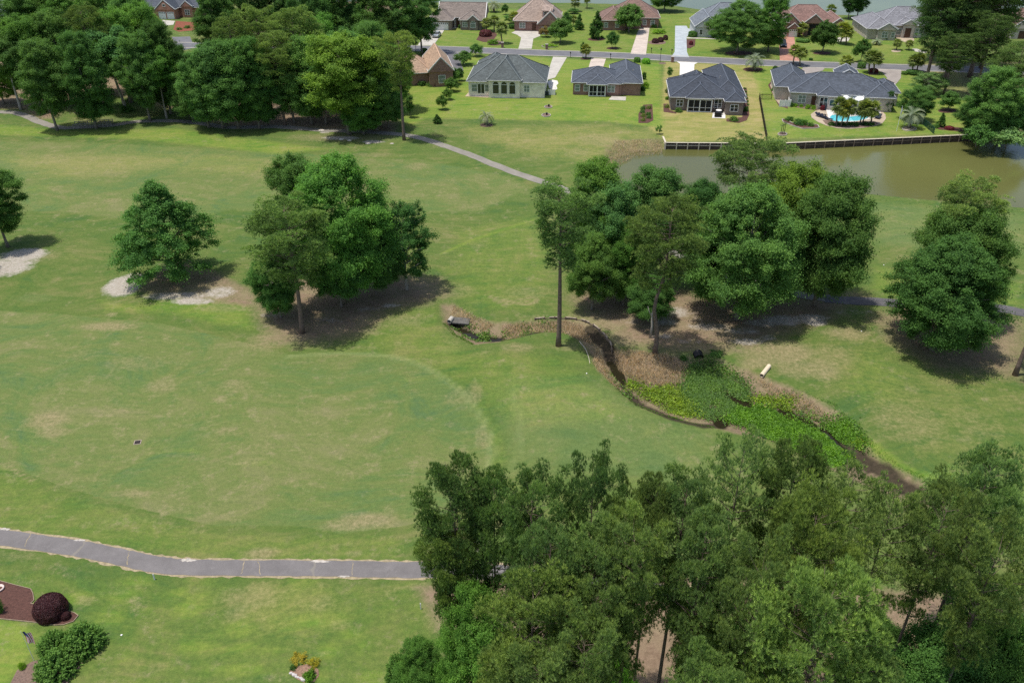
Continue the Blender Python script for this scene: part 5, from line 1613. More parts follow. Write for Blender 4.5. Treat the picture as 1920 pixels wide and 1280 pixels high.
    def door(s, x, y, w=1.0, h=2.1, z=0.15, m='door_wood'):
        mb = MB(); mb.box(x, x + w, y - .06, y, z, z + h)
        for i in range(2):
            mb.box(x + w * (.1 + .5 * i), x + w * (.4 + .5 * i), y - .075, y - .062, z + .2, z + h - .2)
        d = mb.build('door', M[m], s.root)
        hb = MB(); hb.box(x + w * .86, x + w * .92, y - .12, y - .062, z + 1.0, z + 1.06); hb.build('handle', M['black'], d)
    def porch(s, x0, x1, y, z0, z1, n=2, m='screen'):
        """screened porch front: dark netting between white posts"""
        sc = MB(); sc.box(x0, x1, y - .05, y - .01, z0, z1)
        o = sc.build('porch_screen', M[m], s.root)
        f = MB()
        for i in range(n + 1):
            u = x0 + (x1 - x0) * i / n
            f.box(u - .11, u + .11, y - .14, y - .055, z0 - .2, z1 + .1)
        for i in range(n):
            u = x0 + (x1 - x0) * (i + .5) / n
            f.box(u - .035, u + .035, y - .10, y - .055, z0, z1)
        f.box(x0, x1, y - .11, y - .056, z0 + .75, z0 + .83)
        f.box(x0, x1, y - .12, y - .057, z1 + .02, z1 + .18); f.box(x0, x1, y - .12, y - .057, z0 - .16, z0)
        f.build('frame', M['white'], o)
    def vents(s, pts):
        for x, y, z in pts:
            mb = MB(); mb.tube([(x, y, z - .9), (x, y, z + .1)], [.08, .08], 8)
            mb.build('roof_vent', M['kerb'], s.root)
    def done(s):
        s.w.build('wall', s.wm, s.root)
        s.r.build('roof', s.rm, s.root)
        s.c.build('ridge_cap', s.cm, s.root)
        if s.t.v: s.t.build('gutter', M['white'], s.root)
        return s.root

# -- near row
h = House('house', 'cream house with grey green roof and three arched windows', 879, 180.5, -5, 'brick_cream', 'roof_green')
h.block(0, 17.6, 0, 13.5, 3.4, 0.62)
h.block(4.75, 11.9, -0.9, 9.5, 3.95, 1.0, axis='y')
h.block(0.5, 9.2, 8.2, 19.5, 3.35, 0.66, axis='y')
h.block(10.4, 17.2, 9.0, 15.5, 3.3, 0.5)
for x, w, p in ((0.75, 1.2, 'blind'), (3.85, 1.1, 'blind')): h.window(x, 0, 1.2, w, 1.5, pane=p, bars=0)
h.window(2.15, 0, 0.75, 1.5, 2.1, bars=1, rail=False, name='sliding_door')
for x in (5.75, 7.65, 9.55): h.arch(x, -0.9, 1.0, 1.35, 2.7)
h.window(12.9, 0, 1.3, 1.15, 1.45, pane='blind', bars=1)
h.vents([(4.2, 4.0, 6.3), (11.6, 5.5, 6.6), (5.5, 11, 6.0)])
h.done()
h = House('house', 'low red brick house with slate hip roof and a screened porch', 1074, 177.5, -5, 'brick_red', 'roof_slate')
h.block(0, 11.2, 0, 10.5, 2.75, 0.43)
h.block(9.0, 15.6, 0.4, 17.0, 2.79, 0.58, axis='y')
h.block(3.6, 7.6, -1.2, 4, 2.72, 0.55, axis='y')
h.block(6.9, 10.6, -0.35, 5, 2.74, 0.5, axis='y')
h.window(0.5, 0, 0.9, 1.0, 1.4, pane='blind', bars=0); h.window(2.55, 0, 0.9, .85, 1.4, pane='blind', bars=0)
h.porch(3.75, 7.45, -1.2, 0.25, 2.45, 2)
h.window(8.0, -0.35, 0.9, 1.6, 1.35, pane='blind', bars=1)
h.vents([(13.9, 6, 4.5)])
h.done()
h = House('house', 'large dark brown brick house with a black slate roof and white-posted porch', 1257, 206.5, -6, 'brick_brown', 'roof_dark')
h.block(0, 13.2, 0, 14, 2.85, 0.46)
h.block(9.0, 15.8, 1.5, 24, 2.88, 0.66, axis='y')
h.block(3.4, 8.9, -0.9, 6.5, 2.95, 0.7, axis='y')
h.block(3.6, 9.0, 10, 18.5, 2.82, 0.66, axis='y')
h.block(0.4, 5.4, 9.5, 15.6, 2.80, 0.5)
h.block(11.6, 15.3, -2.4, 5, 2.83, 0.62, axis='y')
h.window(1.2, 0, 0.95, 1.35, 1.35, bars=1)
h.porch(3.6, 8.7, -0.9, 0.2, 2.6, 2)
h.window(9.4, 0, 0.85, 1.45, 1.75, bars=1)
h.window(12.6, -2.4, 0.85, 1.55, 1.35, bars=1)
h.vents([(11.2, 10, 5.2), (13.8, 5, 4.6)])
h.done()
h = House('house', 'pool house villa with a long slate roof and pale brick walls', 1455, 197, -11, 'brick_pale', 'roof_slate')
h.block(2.9, 24.2, 0, 12.5, 3.0, 0.46)
h.block(0, 7.0, 4.5, 19, 2.95, 0.66, axis='y')
h.block(8.6, 13.0, -1.8, 6, 2.98, 0.62, axis='y')
h.block(18.6, 24.3, -1.2, 8, 3.02, 0.62, axis='y')
h.block(21.0, 26.2, 4, 12, 2.9, 0.55)
h.block(13.2, 17.6, 6.9, 11.6, 5.35, 0.55, typ='gable', axis='y')
h.window(4.6, 0, 0.9, 1.5, 1.5, pane='blind', bars=1)
h.door(7.4, 0, 0.9, 2.2)
h.window(9.0, -1.8, 0.7, 1.5, 1.9, bars=1); h.window(11.1, -1.8, 0.9, 1.6, 1.3, bars=0, rail=False)
h.window(14.0, 0, 0.6, 3.6, 2.0, bars=2, rail=False)
h.window(19.6, -1.2, 0.8, 1.4, 1.6, bars=1)
h.vents([(10.2, 8.5, 5.6), (5.2, 10, 4.5), (8.1, 3.0, 4.6)])
h.done()
h = House('house', 'brick house with an orange tan gabled roof behind the tall lone pine', 806.5, 163.5, 10, 'brick_red', 'roof_orange')
h.block(0.0, 5.6, 0, 15, 3.6, 1.0, typ='gable', axis='y', ov=0.35)
h.block(-14.0, 0.6, 2.0, 12.5, 2.9, 0.75)
h.window(2.2, 0, 0.9, 1.5, 1.7, pane='blind', bars=0)
h.done()
# -- far row
h = House('house', 'brown-roofed brick house with a silver car on its drive', 804.5, 56.5, -4, 'brick_brown', 'roof_brown')
h.block(0, 7.0, 0, 9, 2.8, 0.6)
h.block(2.6, 16.6, 4.5, 15, 2.85, 0.62, typ='gable', axis='x')
h.block(9.6, 15.9, 0.8, 8, 2.82, 0.6, axis='y')
h.block(12.2, 15.0, 0.2, 4, 2.9, 0.8, typ='gable', axis='y', ov=0.3)
h.block(5.2, 10.4, 9.0, 20, 3.0, 0.75)
h.garage(1.2, 0, 4.8)
h.window(10.3, 0.8, 0.9, 1.4, 1.3, pane='blind', bars=1)
h.arch(12.9, 0.2 - .45 + .41, 0.8, 1.4, 1.9, pane='blind')
h.door(8.0, 4.5, 1.1)
for x in (7.6, 9.3):
    mb = MB(); mb.tube([(x, 3.4, 0), (x, 3.4, 2.9)], [.14, .12], 10); mb.build('porch_column', M['white'], h.root)
h.done()
h = House('house', 'tan-roofed house with a white dormer above the forked drive', 963, 62, -5, 'brick_red', 'roof_tan')
h.block(0, 13.5, 3.0, 18, 2.9, 0.85)
h.block(7.6, 14.4, -1.5, 9, 2.85, 0.95, typ='gable', axis='y', ov=0.4)
h.w.box(8.6, 11.4, 1.2, 4.4, 4.2, 6.2)
h.r.quadbox([(8.3, 0.7, 6.2), (11.7, 0.7, 6.2), (11.7, 6.2, 7.0), (8.3, 6.2, 7.0), (8.3, 0.7, 6.35), (11.7, 0.7, 6.35), (11.7, 6.2, 7.15), (8.3, 6.2, 7.15)])
h.window(9.0, 1.2, 4.75, 1.9, 1.15, bars=1)
h.garage(8.6, -1.5, 4.6)
h.door(5.4, 3.0, 1.2)
h.window(1.6, 3.0, 0.9, 1.6, 1.4, pane='blind')
h.done()
h = House('house', 'brown-red hip-roofed brick house behind the round garden tree', 1126.5, 57, -4, 'brick_red', 'roof_umber')
h.block(0, 7.4, 0, 12, 2.85, 0.66, axis='y')
h.block(3.0, 17.8, 4.5, 17, 2.88, 0.66)
h.block(6.5, 12.0, 2.5, 9, 2.84, 0.66, axis='y')
h.window(1.0, 0, 0.9, 1.0, 1.3, pane='blind', bars=0); h.window(4.4, 0, 0.9, 1.0, 1.3, pane='blind', bars=0)
h.window(13.0, 4.5, 0.9, 1.0, 1.35, pane='blind', bars=0); h.window(15.4, 4.5, 0.9, 1.1, 1.35, pane='blind', bars=0)
h.done()
h = House('house', 'pale grey gabled house half hidden by the big garden tree', 1302.5, 70, -3, 'siding_grey', 'roof_blue')
h.block(0, 7.0, 0, 12, 2.9, 0.75, typ='gable', axis='y', ov=0.3)
h.block(3.0, 18, 8.5, 20, 2.95, 0.7)
h.window(1.3, -0.0, 0.8, .8, 1.3, bars=0); h.window(4.8, -0.0, 0.8, .8, 1.3, bars=0)
h.done()
h = House('house', 'red-roofed brick house with white garage doors and a salmon drive', 1456, 68.5, -4, 'brick_red', 'roof_red')
h.block(1.0, 18.6, 3.5, 15.5, 2.9, 0.68)
h.block(0, 6.2, 0, 9, 3.6, 0.85, typ='gable', axis='y', ov=0.4)
h.block(8.2, 13.2, 1.5, 8, 3.7, 0.8, typ='gable', axis='y', ov=0.4)
h.block(16.0, 20.6, 2.6, 14, 2.86, 0.72, typ='gable', axis='y', ov=0.4)
h.garage(0.3, 0, 2.5); h.garage(3.3, 0, 2.5)
h.block(3.0, 6.0, -0.7, 1.4, 2.45, 0.8, typ='gable', axis='y', ov=0.25)
h.garage(3.3, -0.7, 2.4)
h.window(2.2, -0.45, 4.1, .8, 1.0, bars=0, rail=False)
mb = MB(); mb.box(9.3, 12.1, 1.42, 1.49, 0.1, 3.3); mb.build('porch_shade_panel', M['screen'], h.root)  # flat near-black panel stands in for the shade of a recessed porch
h.door(10.1, 1.42, 1.2)
h.window(17.3, 2.6, 0.9, 1.4, 1.4)
h.done()
h = House('house', 'grey-roofed pale brick house with a brown double door', 1622, 75, -4, 'brick_pale', 'roof_grey')
h.block(0.5, 8.6, 0.8, 17, 2.9, 0.55, axis='y')
h.block(5.0, 22.0, 5.5, 17.5, 3.3, 0.62)
h.block(3.2, 8.2, -0.4, 6, 2.93, 0.6, typ='gable', axis='y', ov=0.35)
h.block(9.4, 18.0, 4.0, 9, 3.35, 0.5)
h.block(11.2, 14.6, 3.2, 7.5, 3.8, 0.6, typ='gable', axis='y', ov=0.3)
h.window(4.4, -0.4, 0.8, 1.5, 1.5, pane='blind'); h.window(7.0, 0.8 - 1.22, 0.8, .9, 1.4, pane='blind', bars=0)
h.door(12.0, 3.2, 1.7, 2.6, 0.2)
h.window(9.8, 4.0, 0.9, 1.3, 1.6, pane='blind', bars=0); h.window(15.2, 4.0, 0.9, 2.0, 1.6, pane='blind')
h.done()
h = House('house', 'red-brown-roofed pale brick house cut by the right edge', 1897, 73, -4, 'brick_pale', 'roof_umber')
h.block(-1.0, 16, 3.0, 14, 2.9, 0.7)
h.block(-0.5, 5.5, 0, 8, 2.95, 0.8, typ='gable', axis='y', ov=0.35)
h.garage(1.6, 0, 3.6, m='door_wood')
h.done()
h = House('house', 'brick house with two white garage doors and red mulch garden at the top left', 287, 36, -3, 'brick_orange', 'roof_slate')
h.block(-6.0, 14.5, 4.0, 15, 2.9, 0.68)
h.block(1.6, 7.6, 0, 9, 2.95, 0.85, typ='gable', axis='y', ov=0.35)
h.garage(2.2, 0, 2.3); h.garage(4.9, 0, 2.3)
h.window(4.2, -0.40, 4.0, .8, .6, bars=0, rail=False)
h.block(8.8, 12.2, 3.0, 8, 3.4, 0.8, typ='gable', axis='y', ov=0.3)
h.window(9.8, 3.0, 0.9, 1.4, 1.4)
h.done()
h = House('house', 'pale house corner showing through the leaves at the far top left', -22, 30, -3, 'siding_grey', 'roof_grey')
h.block(0, 7.5, 0, 9, 2.8, 0.6)
h.done()
sheet('driveway', [(298,50),(325,47),(328,40),(305,38)], 0.05, M['conc'], 'concrete drive of the house with the red mulch garden')
sheet('flower_bed', [(325,56),(330,40),(372,43),(385,52),(360,58),(335,60)], 0.04, M['mulch_red'], 'red mulch garden before the brick house')

# ================================================================ GARDEN GROUND
def ring_px(px, py, rx, ry, n=22, j=0.04, seed=1):
    r = random.Random(seed)
    return [(px + rx * math.cos(2 * PI * i / n) * r.uniform(1 - j, 1 + j), py + ry * math.sin(2 * PI * i / n) * r.uniform(1 - j, 1 + j)) for i in range(n)]
def edging(name, pts, m, label, w=0.14, z=0.1, closed=True):
    P = [G(*p) for p in pts]
    mb = MB()
    n = len(P)
    for i in range(n if closed else n - 1):
        a, b = P[i].copy(), P[(i + 1) % n].copy()
        d = (b - a).normalized()
        a -= d * .02
        a.z = b.z = z / 2 + 0.004 * (i % 2)
        mb.bar(a, b, w, z + .1)
    return tag(mb.build(name, m), label, 'bed edging')
deck = [(1520,215),(1528,209),(1540,205),(1549,202),(1556,193),(1600,186),(1640,190),(1652,208),(1660,215),(1661,223),(1655,231),(1640,237),(1620,240),(1596,242),(1570,241),(1550,236),(1533,229),(1522,221)]
sheet('pool_deck', deck, 0.05, M['paver_tan'], 'tan paved terrace around the pool')
sheet('pool_deck', [(1548,203),(1556,194),(1600,187),(1640,191),(1650,208),(1652,217),(1640,222),(1600,229),(1570,228),(1553,222)], 0.056, M['conc_white'], 'bright white pool surround')
M['pool_water'] = water_mat('pool_blue', (0.085, 0.42, 0.48), 0.05, 0.2)
sheet('pool_water', [(1556,220),(1560,216.5),(1570,215.3),(1580,216.5),(1590,219.5),(1600,219),(1612,217),(1625,217.5),(1629,220),(1622,224),(1608,227),(1580,228),(1564,227.5),(1557,224)], 0.062, M['pool_water'], 'turquoise kidney-shaped swimming pool')
sheet('flower_bed', [(1542,226),(1556,226),(1575,229),(1610,229),(1640,228),(1648,233),(1628,239),(1600,240.5),(1565,239),(1548,233)], 0.066, M['mulch_dull'], 'mulch bed under the pool palms')
beds = [
    ([(1206,197),(1223,196),(1225,226),(1215,231),(1197,231),(1197,214)], 'mulch', 'square mulch bed planted with small bushes behind the brick house'),
    ([(1244,195),(1252,195),(1256,207),(1268,211),(1268,213.5),(1244,210)], 'mulch', 'mulch strip beside the slate-roofed house'),
    ([(1390,165),(1400,165),(1405,215),(1400,226),(1385,231),(1362,228),(1362,223),(1392,220)], 'mulch', 'curved mulch bed at the corner of the slate-roofed house'),
    ([(1466,224),(1474,225),(1485,231),(1510,232),(1533,235),(1536,240),(1530,241),(1505,242),(1488,237),(1468,229)], 'mulch', 'kerbed shrub bed on the pool lawn'),
    ([(1755,238),(1764,236),(1800,240),(1815,246),(1800,247),(1760,243)], 'mulch', 'mulch bed near the end of the timber wall'),
    (ring_px(1028, 201, 7, 2.4), 'mulch_dull', 'small round bed on the lawn behind the brick house, farther one'),
    (ring_px(1024, 216.5, 8, 3), 'mulch_dull', 'small round bed on the lawn behind the brick house, nearer one'),
    (ring_px(912, 235, 12, 3.6), 'mulch_dull', 'mulch ring of the grey feather palm'),
    (ring_px(1412, 130.5, 19, 4), 'mulch', 'mulch ring by the street'),
    (ring_px(1705, 242, 13, 3.6), 'paver_tan', 'pale ring around the feather palm by the pond'),
    (ring_px(1467, 252, 8, 3), 'mulch_dull', 'small round bed by the black fence'),
    (ring_px(1776, 208, 17, 4.2), 'mulch', 'mulch ring of the small round tree'),
    (ring_px(1118, 74, 16, 3.2), 'mulch', 'mulch ring of the dark evergreen'),
    (ring_px(1148, 91, 11, 2.2), 'mulch', 'mulch ring of the street magnolia'),
    (ring_px(1385, 100, 26, 4), 'mulch', 'mulch ring of the big garden tree'),
    (ring_px(1541, 100, 17, 3), 'mulch', 'mulch ring of the dark round tree'),
    (ring_px(1098, 111, 10, 1.6), 'mulch', 'mulch ring of the street palm'),
    (ring_px(1584, 135, 10, 1.8), 'mulch', 'mulch ring of the palm behind the dormer'),
    (ring_px(1242, 119, 7, 1.6), 'mulch_dull', 'mulch ring of the lamp by the street'),
    (ring_px(1256, 149, 7, 2), 'mulch_dull', 'mulch ring of the thin young tree'),
    (ring_px(1232, 80, 17, 4), 'mulch_dull', 'mulch patch under three purple bushes'),
    ([(1287,74),(1304,74),(1303,86),(1294,91),(1287,91)], 'mulch', 'brown mulch triangle beside the blue drive'),
    ([(893,75),(900,64),(930,60),(932,66),(922,80),(905,79)], 'mulch', 'mulch bed around the dark red mound bush'),
    (ring_px(928, 81, 14, 5), 'mulch_dull', 'flower bed by the street before the brown-roofed house'),
    (ring_px(1031, 87, 15, 3), 'mulch_dull', 'kerbed flower bed by the street'),
    (ring_px(1680, 96, 9, 2.4), 'paver_tan', 'stone ring of the short palm'),
    ([(1440,160),(1448,150),(1462,185),(1475,198),(1478,204),(1460,199)], 'mulch', 'planted strip beside the pool house'),
    ([(1475,198),(1500,203),(1520,206),(1546,208),(1549,204),(1500,197)], 'mulch_dull', 'planting along the pool house wall'),
    ([(1628,136),(1640,132),(1648,136),(1646,140),(1630,141)], 'mulch', 'mulch under the red-planted palms'),
    ([(806,96.5),(790,104),(800,106),(838,101),(838,98)], 'mulch', 'hedge bed at the tan-roofed house'),
    ([(880,181),(1022,179),(1022,181.5),(921,183.5)], 'mulch', 'narrow planting strip along the cream house'),
]
for i, (pts, m, lab) in enumerate(beds):
    sheet('flower_bed', pts, 0.035 + 0.002 * (i % 5), M[m], lab)
for pts, lab in (([(1466,224),(1474,225),(1485,231)], None), ):
    pass
edging('bed_kerb', beds[3][0], M['kerb'], 'pale kerb of the shrub bed on the pool lawn')
edging('bed_kerb', ring_px(1705, 242, 13.5, 3.9), M['kerb'], 'pale kerb ring of the feather palm by the pond')
edging('bed_kerb', ring_px(1467, 252, 8.4, 3.2), M['kerb'], 'kerb ring of the small bed by the black fence')
edging('bed_kerb', ring_px(1031, 87, 15, 3), M['kerb'], 'kerb of the flower bed by the street near the forked drive')
edging('bed_kerb', ring_px(1028, 201, 7.2, 2.6), M['kerb'], 'kerb of the farther small round bed')
edging('bed_kerb', ring_px(1024, 216.5, 8.2, 3.2), M['kerb'], 'kerb of the nearer small round bed')
sheet('patio', [(872,181),(880,172.5),(920,173),(918,182.5),(914,183.5)], 0.05, M['paver_tan'], 'tan patio at the corner of the cream house')
sheet('patio', [(1026,153),(1036,150),(1045,152),(1047,157),(1043,161),(1045,167),(1040,170),(1030,166)], 0.05, M['conc_white'], 'white rounded pad beside the cream house')
sheet('patio', [(1147,181),(1174,182),(1173,189),(1141,187.5)], 0.05, M['conc'], 'pale slab behind the brick house')
sheet('patio', [(1337,210),(1360,211),(1360,222.5),(1335,221.5)], 0.05, M['conc_white'], 'white patio slab of the slate-roofed house')
sheet('patio', [(1444,160),(1452,150),(1466,172),(1476,199),(1464,199),(1452,185)], 0.045, M['paver_tan'], 'tan side terrace of the pool house')

# near beds, lower left
NB = [(-60,1085),(0,1089),(30,1097),(58,1104),(62,1112),(64,1125),(58,1131),(80,1138),(100,1145),(127,1145),(140,1149),(147,1154),(138,1165),(120,1171),(104,1172),(60,1166),(0,1160),(-60,1158)]
sheet('flower_bed', NB, 0.03, M['mulch'], 'dark brown mulch bed in the lower left garden')
edging('bed_kerb', NB, mm('edging_stone', (0.27, 0.215, 0.145), 0.9, 0.3, 4), 'thin pale edging of the dark brown mulch bed', 0.05, 0.04)
sheet('flower_bed', [(20,1280),(32,1256),(60,1240),(110,1225),(150,1222),(158,1240),(130,1275),(120,1300),(10,1300)], 0.03, M['mulch_dull'], 'dull mulch bed under the leafy shrubs in the lower left garden')
sheet('flower_bed', [(543,1257),(556,1249),(578,1244),(597,1254),(598,1266),(590,1277),(570,1279),(556,1272),(545,1264)], 0.03, mm('bed_soil', (0.24, 0.15, 0.105), 0.95, 0.35, 6, .6), 'island flower bed on the lower lawn')
# ================================================================ SHRUBS
bush('dome_red', 86, 1170, 62, 50, 'mid', 'large clipped dark red dome bush on the brown mulch', name='shrub')
bush('bush_red', 120, 1164, 19, 17, 'mid', 'small dark red ball bush beside the large dome bush')
bush('spiky', 92, 1240, 66, 54, 'mid', 'leafy green shrub behind the flag in the lower left garden')
bush('spiky', 142, 1242, 86, 66, 'mid', 'larger leafy green shrub with shadow on the lawn in the lower left garden')
bush('spiky', 92, 1288, 84, 62, 'mid', 'leafy green shrub cut by the bottom edge in the lower left garden')
bush('bush_yellow', 40, 1256, 12, 14, 'yellow', 'small yellow plant beside the leafy shrubs')
bush('bush', -4, 1152, 16, 30, 'deep', 'dark plant at the left edge on the brown mulch')
bush('flowers', 558, 1248, 30, 24, 'mid', 'clump of orange yellow flowers in the island bed', name='flower_clump', cat='flowers')
bush('flowers', 587, 1253, 22, 22, 'bright', 'greener clump of orange flowers in the island bed', name='flower_clump', cat='flowers')
bush('bush_yellow', 579, 1278, 22, 22, 'mid', 'lime green bush at the foot of the island bed')
bush('bush', 549, 1257, 10, 10, 'deep', 'small dark plant in the island bed')
r = random.Random(3)
for i in range(13):
    p = G(545 + i * 2.3 + r.uniform(-1, 1), 1262 + i * 1.15 + r.uniform(-1, 1))
    mb = MB(); s = r.uniform(.08, .15)
    mb.lathe([(s * .6, 0), (s, s * .4), (s * .8, s * .9), (s * .2, s * 1.2)], (0, 0, 0), 7, r.uniform(.8, 1.3), r.uniform(.7, 1))
    tag(mb.build('stone', mm('edge_stone', (0.50, 0.46, 0.44), 0.9, 0.35, 5), None, False, p), 'pale rough stone edging the island flower bed', 'stone', 'stones edging the island bed')
# garden shrubs of the houses
S = [
 ('bush_red', 910, 70, 24, 14, 'brown', 'wide dark red mound bush on the front lawn of the brown-roofed house'),
 ('bush_yellow', 925, 85, 16, 12, 'olive', 'yellowish flower shrub by the street before the brown-roofed house'),
 ('bush_yellow', 1031, 89, 22, 7, 'yellow', 'low yellow flowers in the kerbed bed by the street'),
 ('hedge', 1300, 71, 17, 12, 'deep', 'clipped dark hedge before the grey gabled house'),
 ('hedge', 1340, 71, 14, 12, 'deep', 'clipped dark hedge at the far side of the grey gable'),
 ('bush_yellow', 1237, 64, 22, 10, 'yellow', 'low yellow bush beside the straight concrete drive'),
 ('hedge', 1227, 53, 17, 9, 'deep', 'low clipped hedge at the brown-red-roofed house'),
 ('hedge', 1219, 43, 9, 7, 'deep', 'small round bush under the window of the brown-red-roofed house'),
 ('bush_red', 1229, 82, 13, 10, 'mid', 'purple bush nearest the straight concrete drive'),
 ('bush_red', 1239, 80, 12, 10, 'mid', 'purple bush in the middle of three'),
 ('bush_red', 1248, 76, 10, 10, 'mid', 'purple bush farthest from the drive in the group of three'),
 ('bush_red', 1296, 85, 8, 8, 'red', 'red bush on the brown mulch triangle'),
 ('hedge', 1212, 121, 15, 11, 'lime', 'bright hedge behind the slate roof of the brick house'),
 ('hedge', 1195, 118, 12, 10, 'bright', 'bright bush behind the brick house by the street'),
 ('bush_yellow', 1211, 167, 11, 14, 'yellow', 'yellow bush beside the brick house'),
 ('bush', 1208, 150, 7, 14, 'dark', 'dark narrow bush beside the brick house'),
 ('hedge', 1206, 171, 9, 8, 'dark', 'dark low bush beside the brick house'),
 ('bush', 1273, 212, 11, 9, 'olive', 'yellow green bush under the window of the slate-roofed house'),
 ('bush', 1377, 229, 13, 10, 'olive', 'yellow green bush in the curved mulch bed'),
 ('bush', 1399, 210, 8, 10, 'dark', 'dark bush at the corner of the slate-roofed house'),
 ('bush', 1252, 175, 8, 10, 'dark', 'dark bush beside the slate-roofed house'),
 ('bush_yellow', 1252, 188, 7, 8, 'olive', 'yellowish bush beside the slate-roofed house'),
 ('bush', 1251, 203, 8, 7, 'brown', 'brownish bush beside the slate-roofed house'),
 ('bush', 1484, 201, 9, 10, 'dark', 'dark bush beside the white fence'),
 ('bush_yellow', 1491, 201, 8, 8, 'yellow', 'yellow bush by the pool house wall, nearest the white fence'),
 ('bush_yellow', 1503, 202, 7, 7, 'yellow', 'yellow bush beside the pool house door'),
 ('bush_yellow', 1515, 205, 8, 10, 'yellow', 'yellow bush beneath the pool house bay, nearer the door'),
 ('bush_yellow', 1526, 206, 8, 9, 'yellow', 'yellow bush beneath the pool house bay, nearer the pool'),
 ('bush_red', 1543, 208, 9, 11, 'red', 'red-leaved plant at the corner of the pool terrace'),
 ('bush', 1498, 236, 14, 12, 'teal', 'blue green shrub in the kerbed shrub bed'),
 ('bush', 1508, 236, 12, 12, 'bright', 'bright shrub in the kerbed shrub bed'),
 ('bush', 1481, 228, 12, 10, 'mid', 'spiky low plant at the end of the kerbed shrub bed'),
 ('bush', 1521, 238, 10, 8, 'olive', 'yellowish plant in the kerbed shrub bed'),
 ('hedge', 1617, 130, 15, 13, 'mid', 'round bush beside the red-planted palms'),
 ('bush_red', 1640, 137, 18, 9, 'red', 'red bush at the feet of the palm pair'),
 ('hedge', 1719, 142, 30, 10, 'dark', 'dark hedge under the shaded street palms'),
 ('hedge', 1698, 141, 12, 7, 'olive', 'pale end of the hedge under the street palms'),
 ('hedge', 1453, 141, 10, 16, 'dark', 'dark bush at the back corner of the pool house'),
 ('bush', 1452, 172, 9, 8, 'mid', 'potted-looking bush on the side terrace of the pool house'),
 ('bush', 1755, 241, 11, 9, 'mid', 'round bush near the end of the timber wall'),
 ('bush_red', 1783, 245, 18, 9, 'red', 'reddish plants near the end of the timber wall'),
 ('hedge', 808, 104, 34, 9, 'olive', 'curved hedge by the street at the tan-roofed house'),
 ('hedge', 795, 100, 12, 9, 'olive', 'clipped bush at the end of the curved hedge'),
 ('bush', 806, 163, 12, 9, 'olive', 'yellow green bush before the tan-roofed house'),
 ('bush_red', 815, 163, 8, 11, 'brown', 'reddish shrub under the gable of the tan-roofed house'),
 ('bush', 790, 162, 14, 10, 'dark', 'dark bush before the tan-roofed house'),
 ('hedge', 848, 49, 14, 8, 'dark', 'dark hedge by the door of the brown-roofed house'),
 ('hedge', 863, 54, 8, 7, 'dark', 'round bush under the brown-roofed wall'),
 ('hedge', 893, 55, 7, 8, 'dark', 'round bush at the arched window of the brown-roofed house'),
 ('hedge', 962, 55, 16, 9, 'dark', 'dark bush below the palm left of the dormered door'),
 ('hedge', 994, 57, 16, 10, 'dark', 'dark bush below the palm right of the dormered door'),
 ('hedge', 1508, 81, 25, 8, 'mid', 'low hedge beside the salmon drive'),
 ('hedge', 1640, 72, 12, 9, 'deep', 'bush at the garage corner of the grey-roofed house'),
 ('hedge', 1662, 76, 12, 8, 'deep', 'bush under the gabled window of the grey-roofed house'),
 ('hedge', 1671, 75, 10, 8, 'deep', 'bush beside the entrance court of the grey-roofed house'),
 ('hedge', 1614, 55, 10, 14, 'olive', 'yellowish hedge along the side of the grey-roofed house'),
 ('bush', 1595, 116, 9, 7, 'dark', 'low dark bush by the street next to the upright tree'),
 ('hedge', 1521, 114, 7, 5, 'dark', 'tiny bush at the street by the twin palms'),
 ('bush', 350, 54, 9, 6, 'mid', 'green bush in the red mulch garden'),
 ('bush', 335, 57, 9, 5, 'deep', 'low bush at the edge of the red mulch garden'),
 ('bush', 365, 48, 8, 5, 'deep', 'dark bush near the wall in the red mulch garden'),
 ('bush', 235, 212, 20, 14, 'deep', 'bush at the foot of the leaning pale trunk'),
 ('bush', 1345, 668, 22, 10, 'mid', 'small green plants beside the black culvert pipe'),
 ('bush', 1282, 676, 12, 9, 'deep', 'dark weed on the bank by the black culvert pipe'),
]
for k, x, y, wp, hp, t, lab in S:
    bush(k, x, y, wp, hp, t, lab)
for i in range(7):
    x, y = [(1206, 206), (1217, 205), (1205, 213), (1206, 220), (1216, 217), (1206, 228), (1217, 223)][i]
    bush('bush', x, y, 8, 7, 'brown' if i % 2 else 'deep', 'small dark bush in the square mulch bed', 'bushes in the square mulch bed')
for i in range(8):
    bush('bush_red' if i % 2 else 'bush', [924, 931, 940, 951, 961, 976, 983, 1001][i], 181, [4, 5, 3, 5, 4, 5, 4, 3][i], 5, 'brown', 'little reddish plant along the wall of the cream house', 'plants along the cream house')
for i, x in enumerate((1560, 1573, 1583, 1595, 1605, 1622, 1634)):
    bush('bush', x, 237 - (i % 2), 11, 8, 'dark', 'dark low shrub at the feet of the pool palms', 'shrubs under the pool palms')
for i in range(6):
    bush('bush', 1397 + i * 1.2, 168 + i * 6, 4, 4, 'light', 'pale little plant down the side of the slate-roofed house', 'plants down the side of the slate-roofed house')

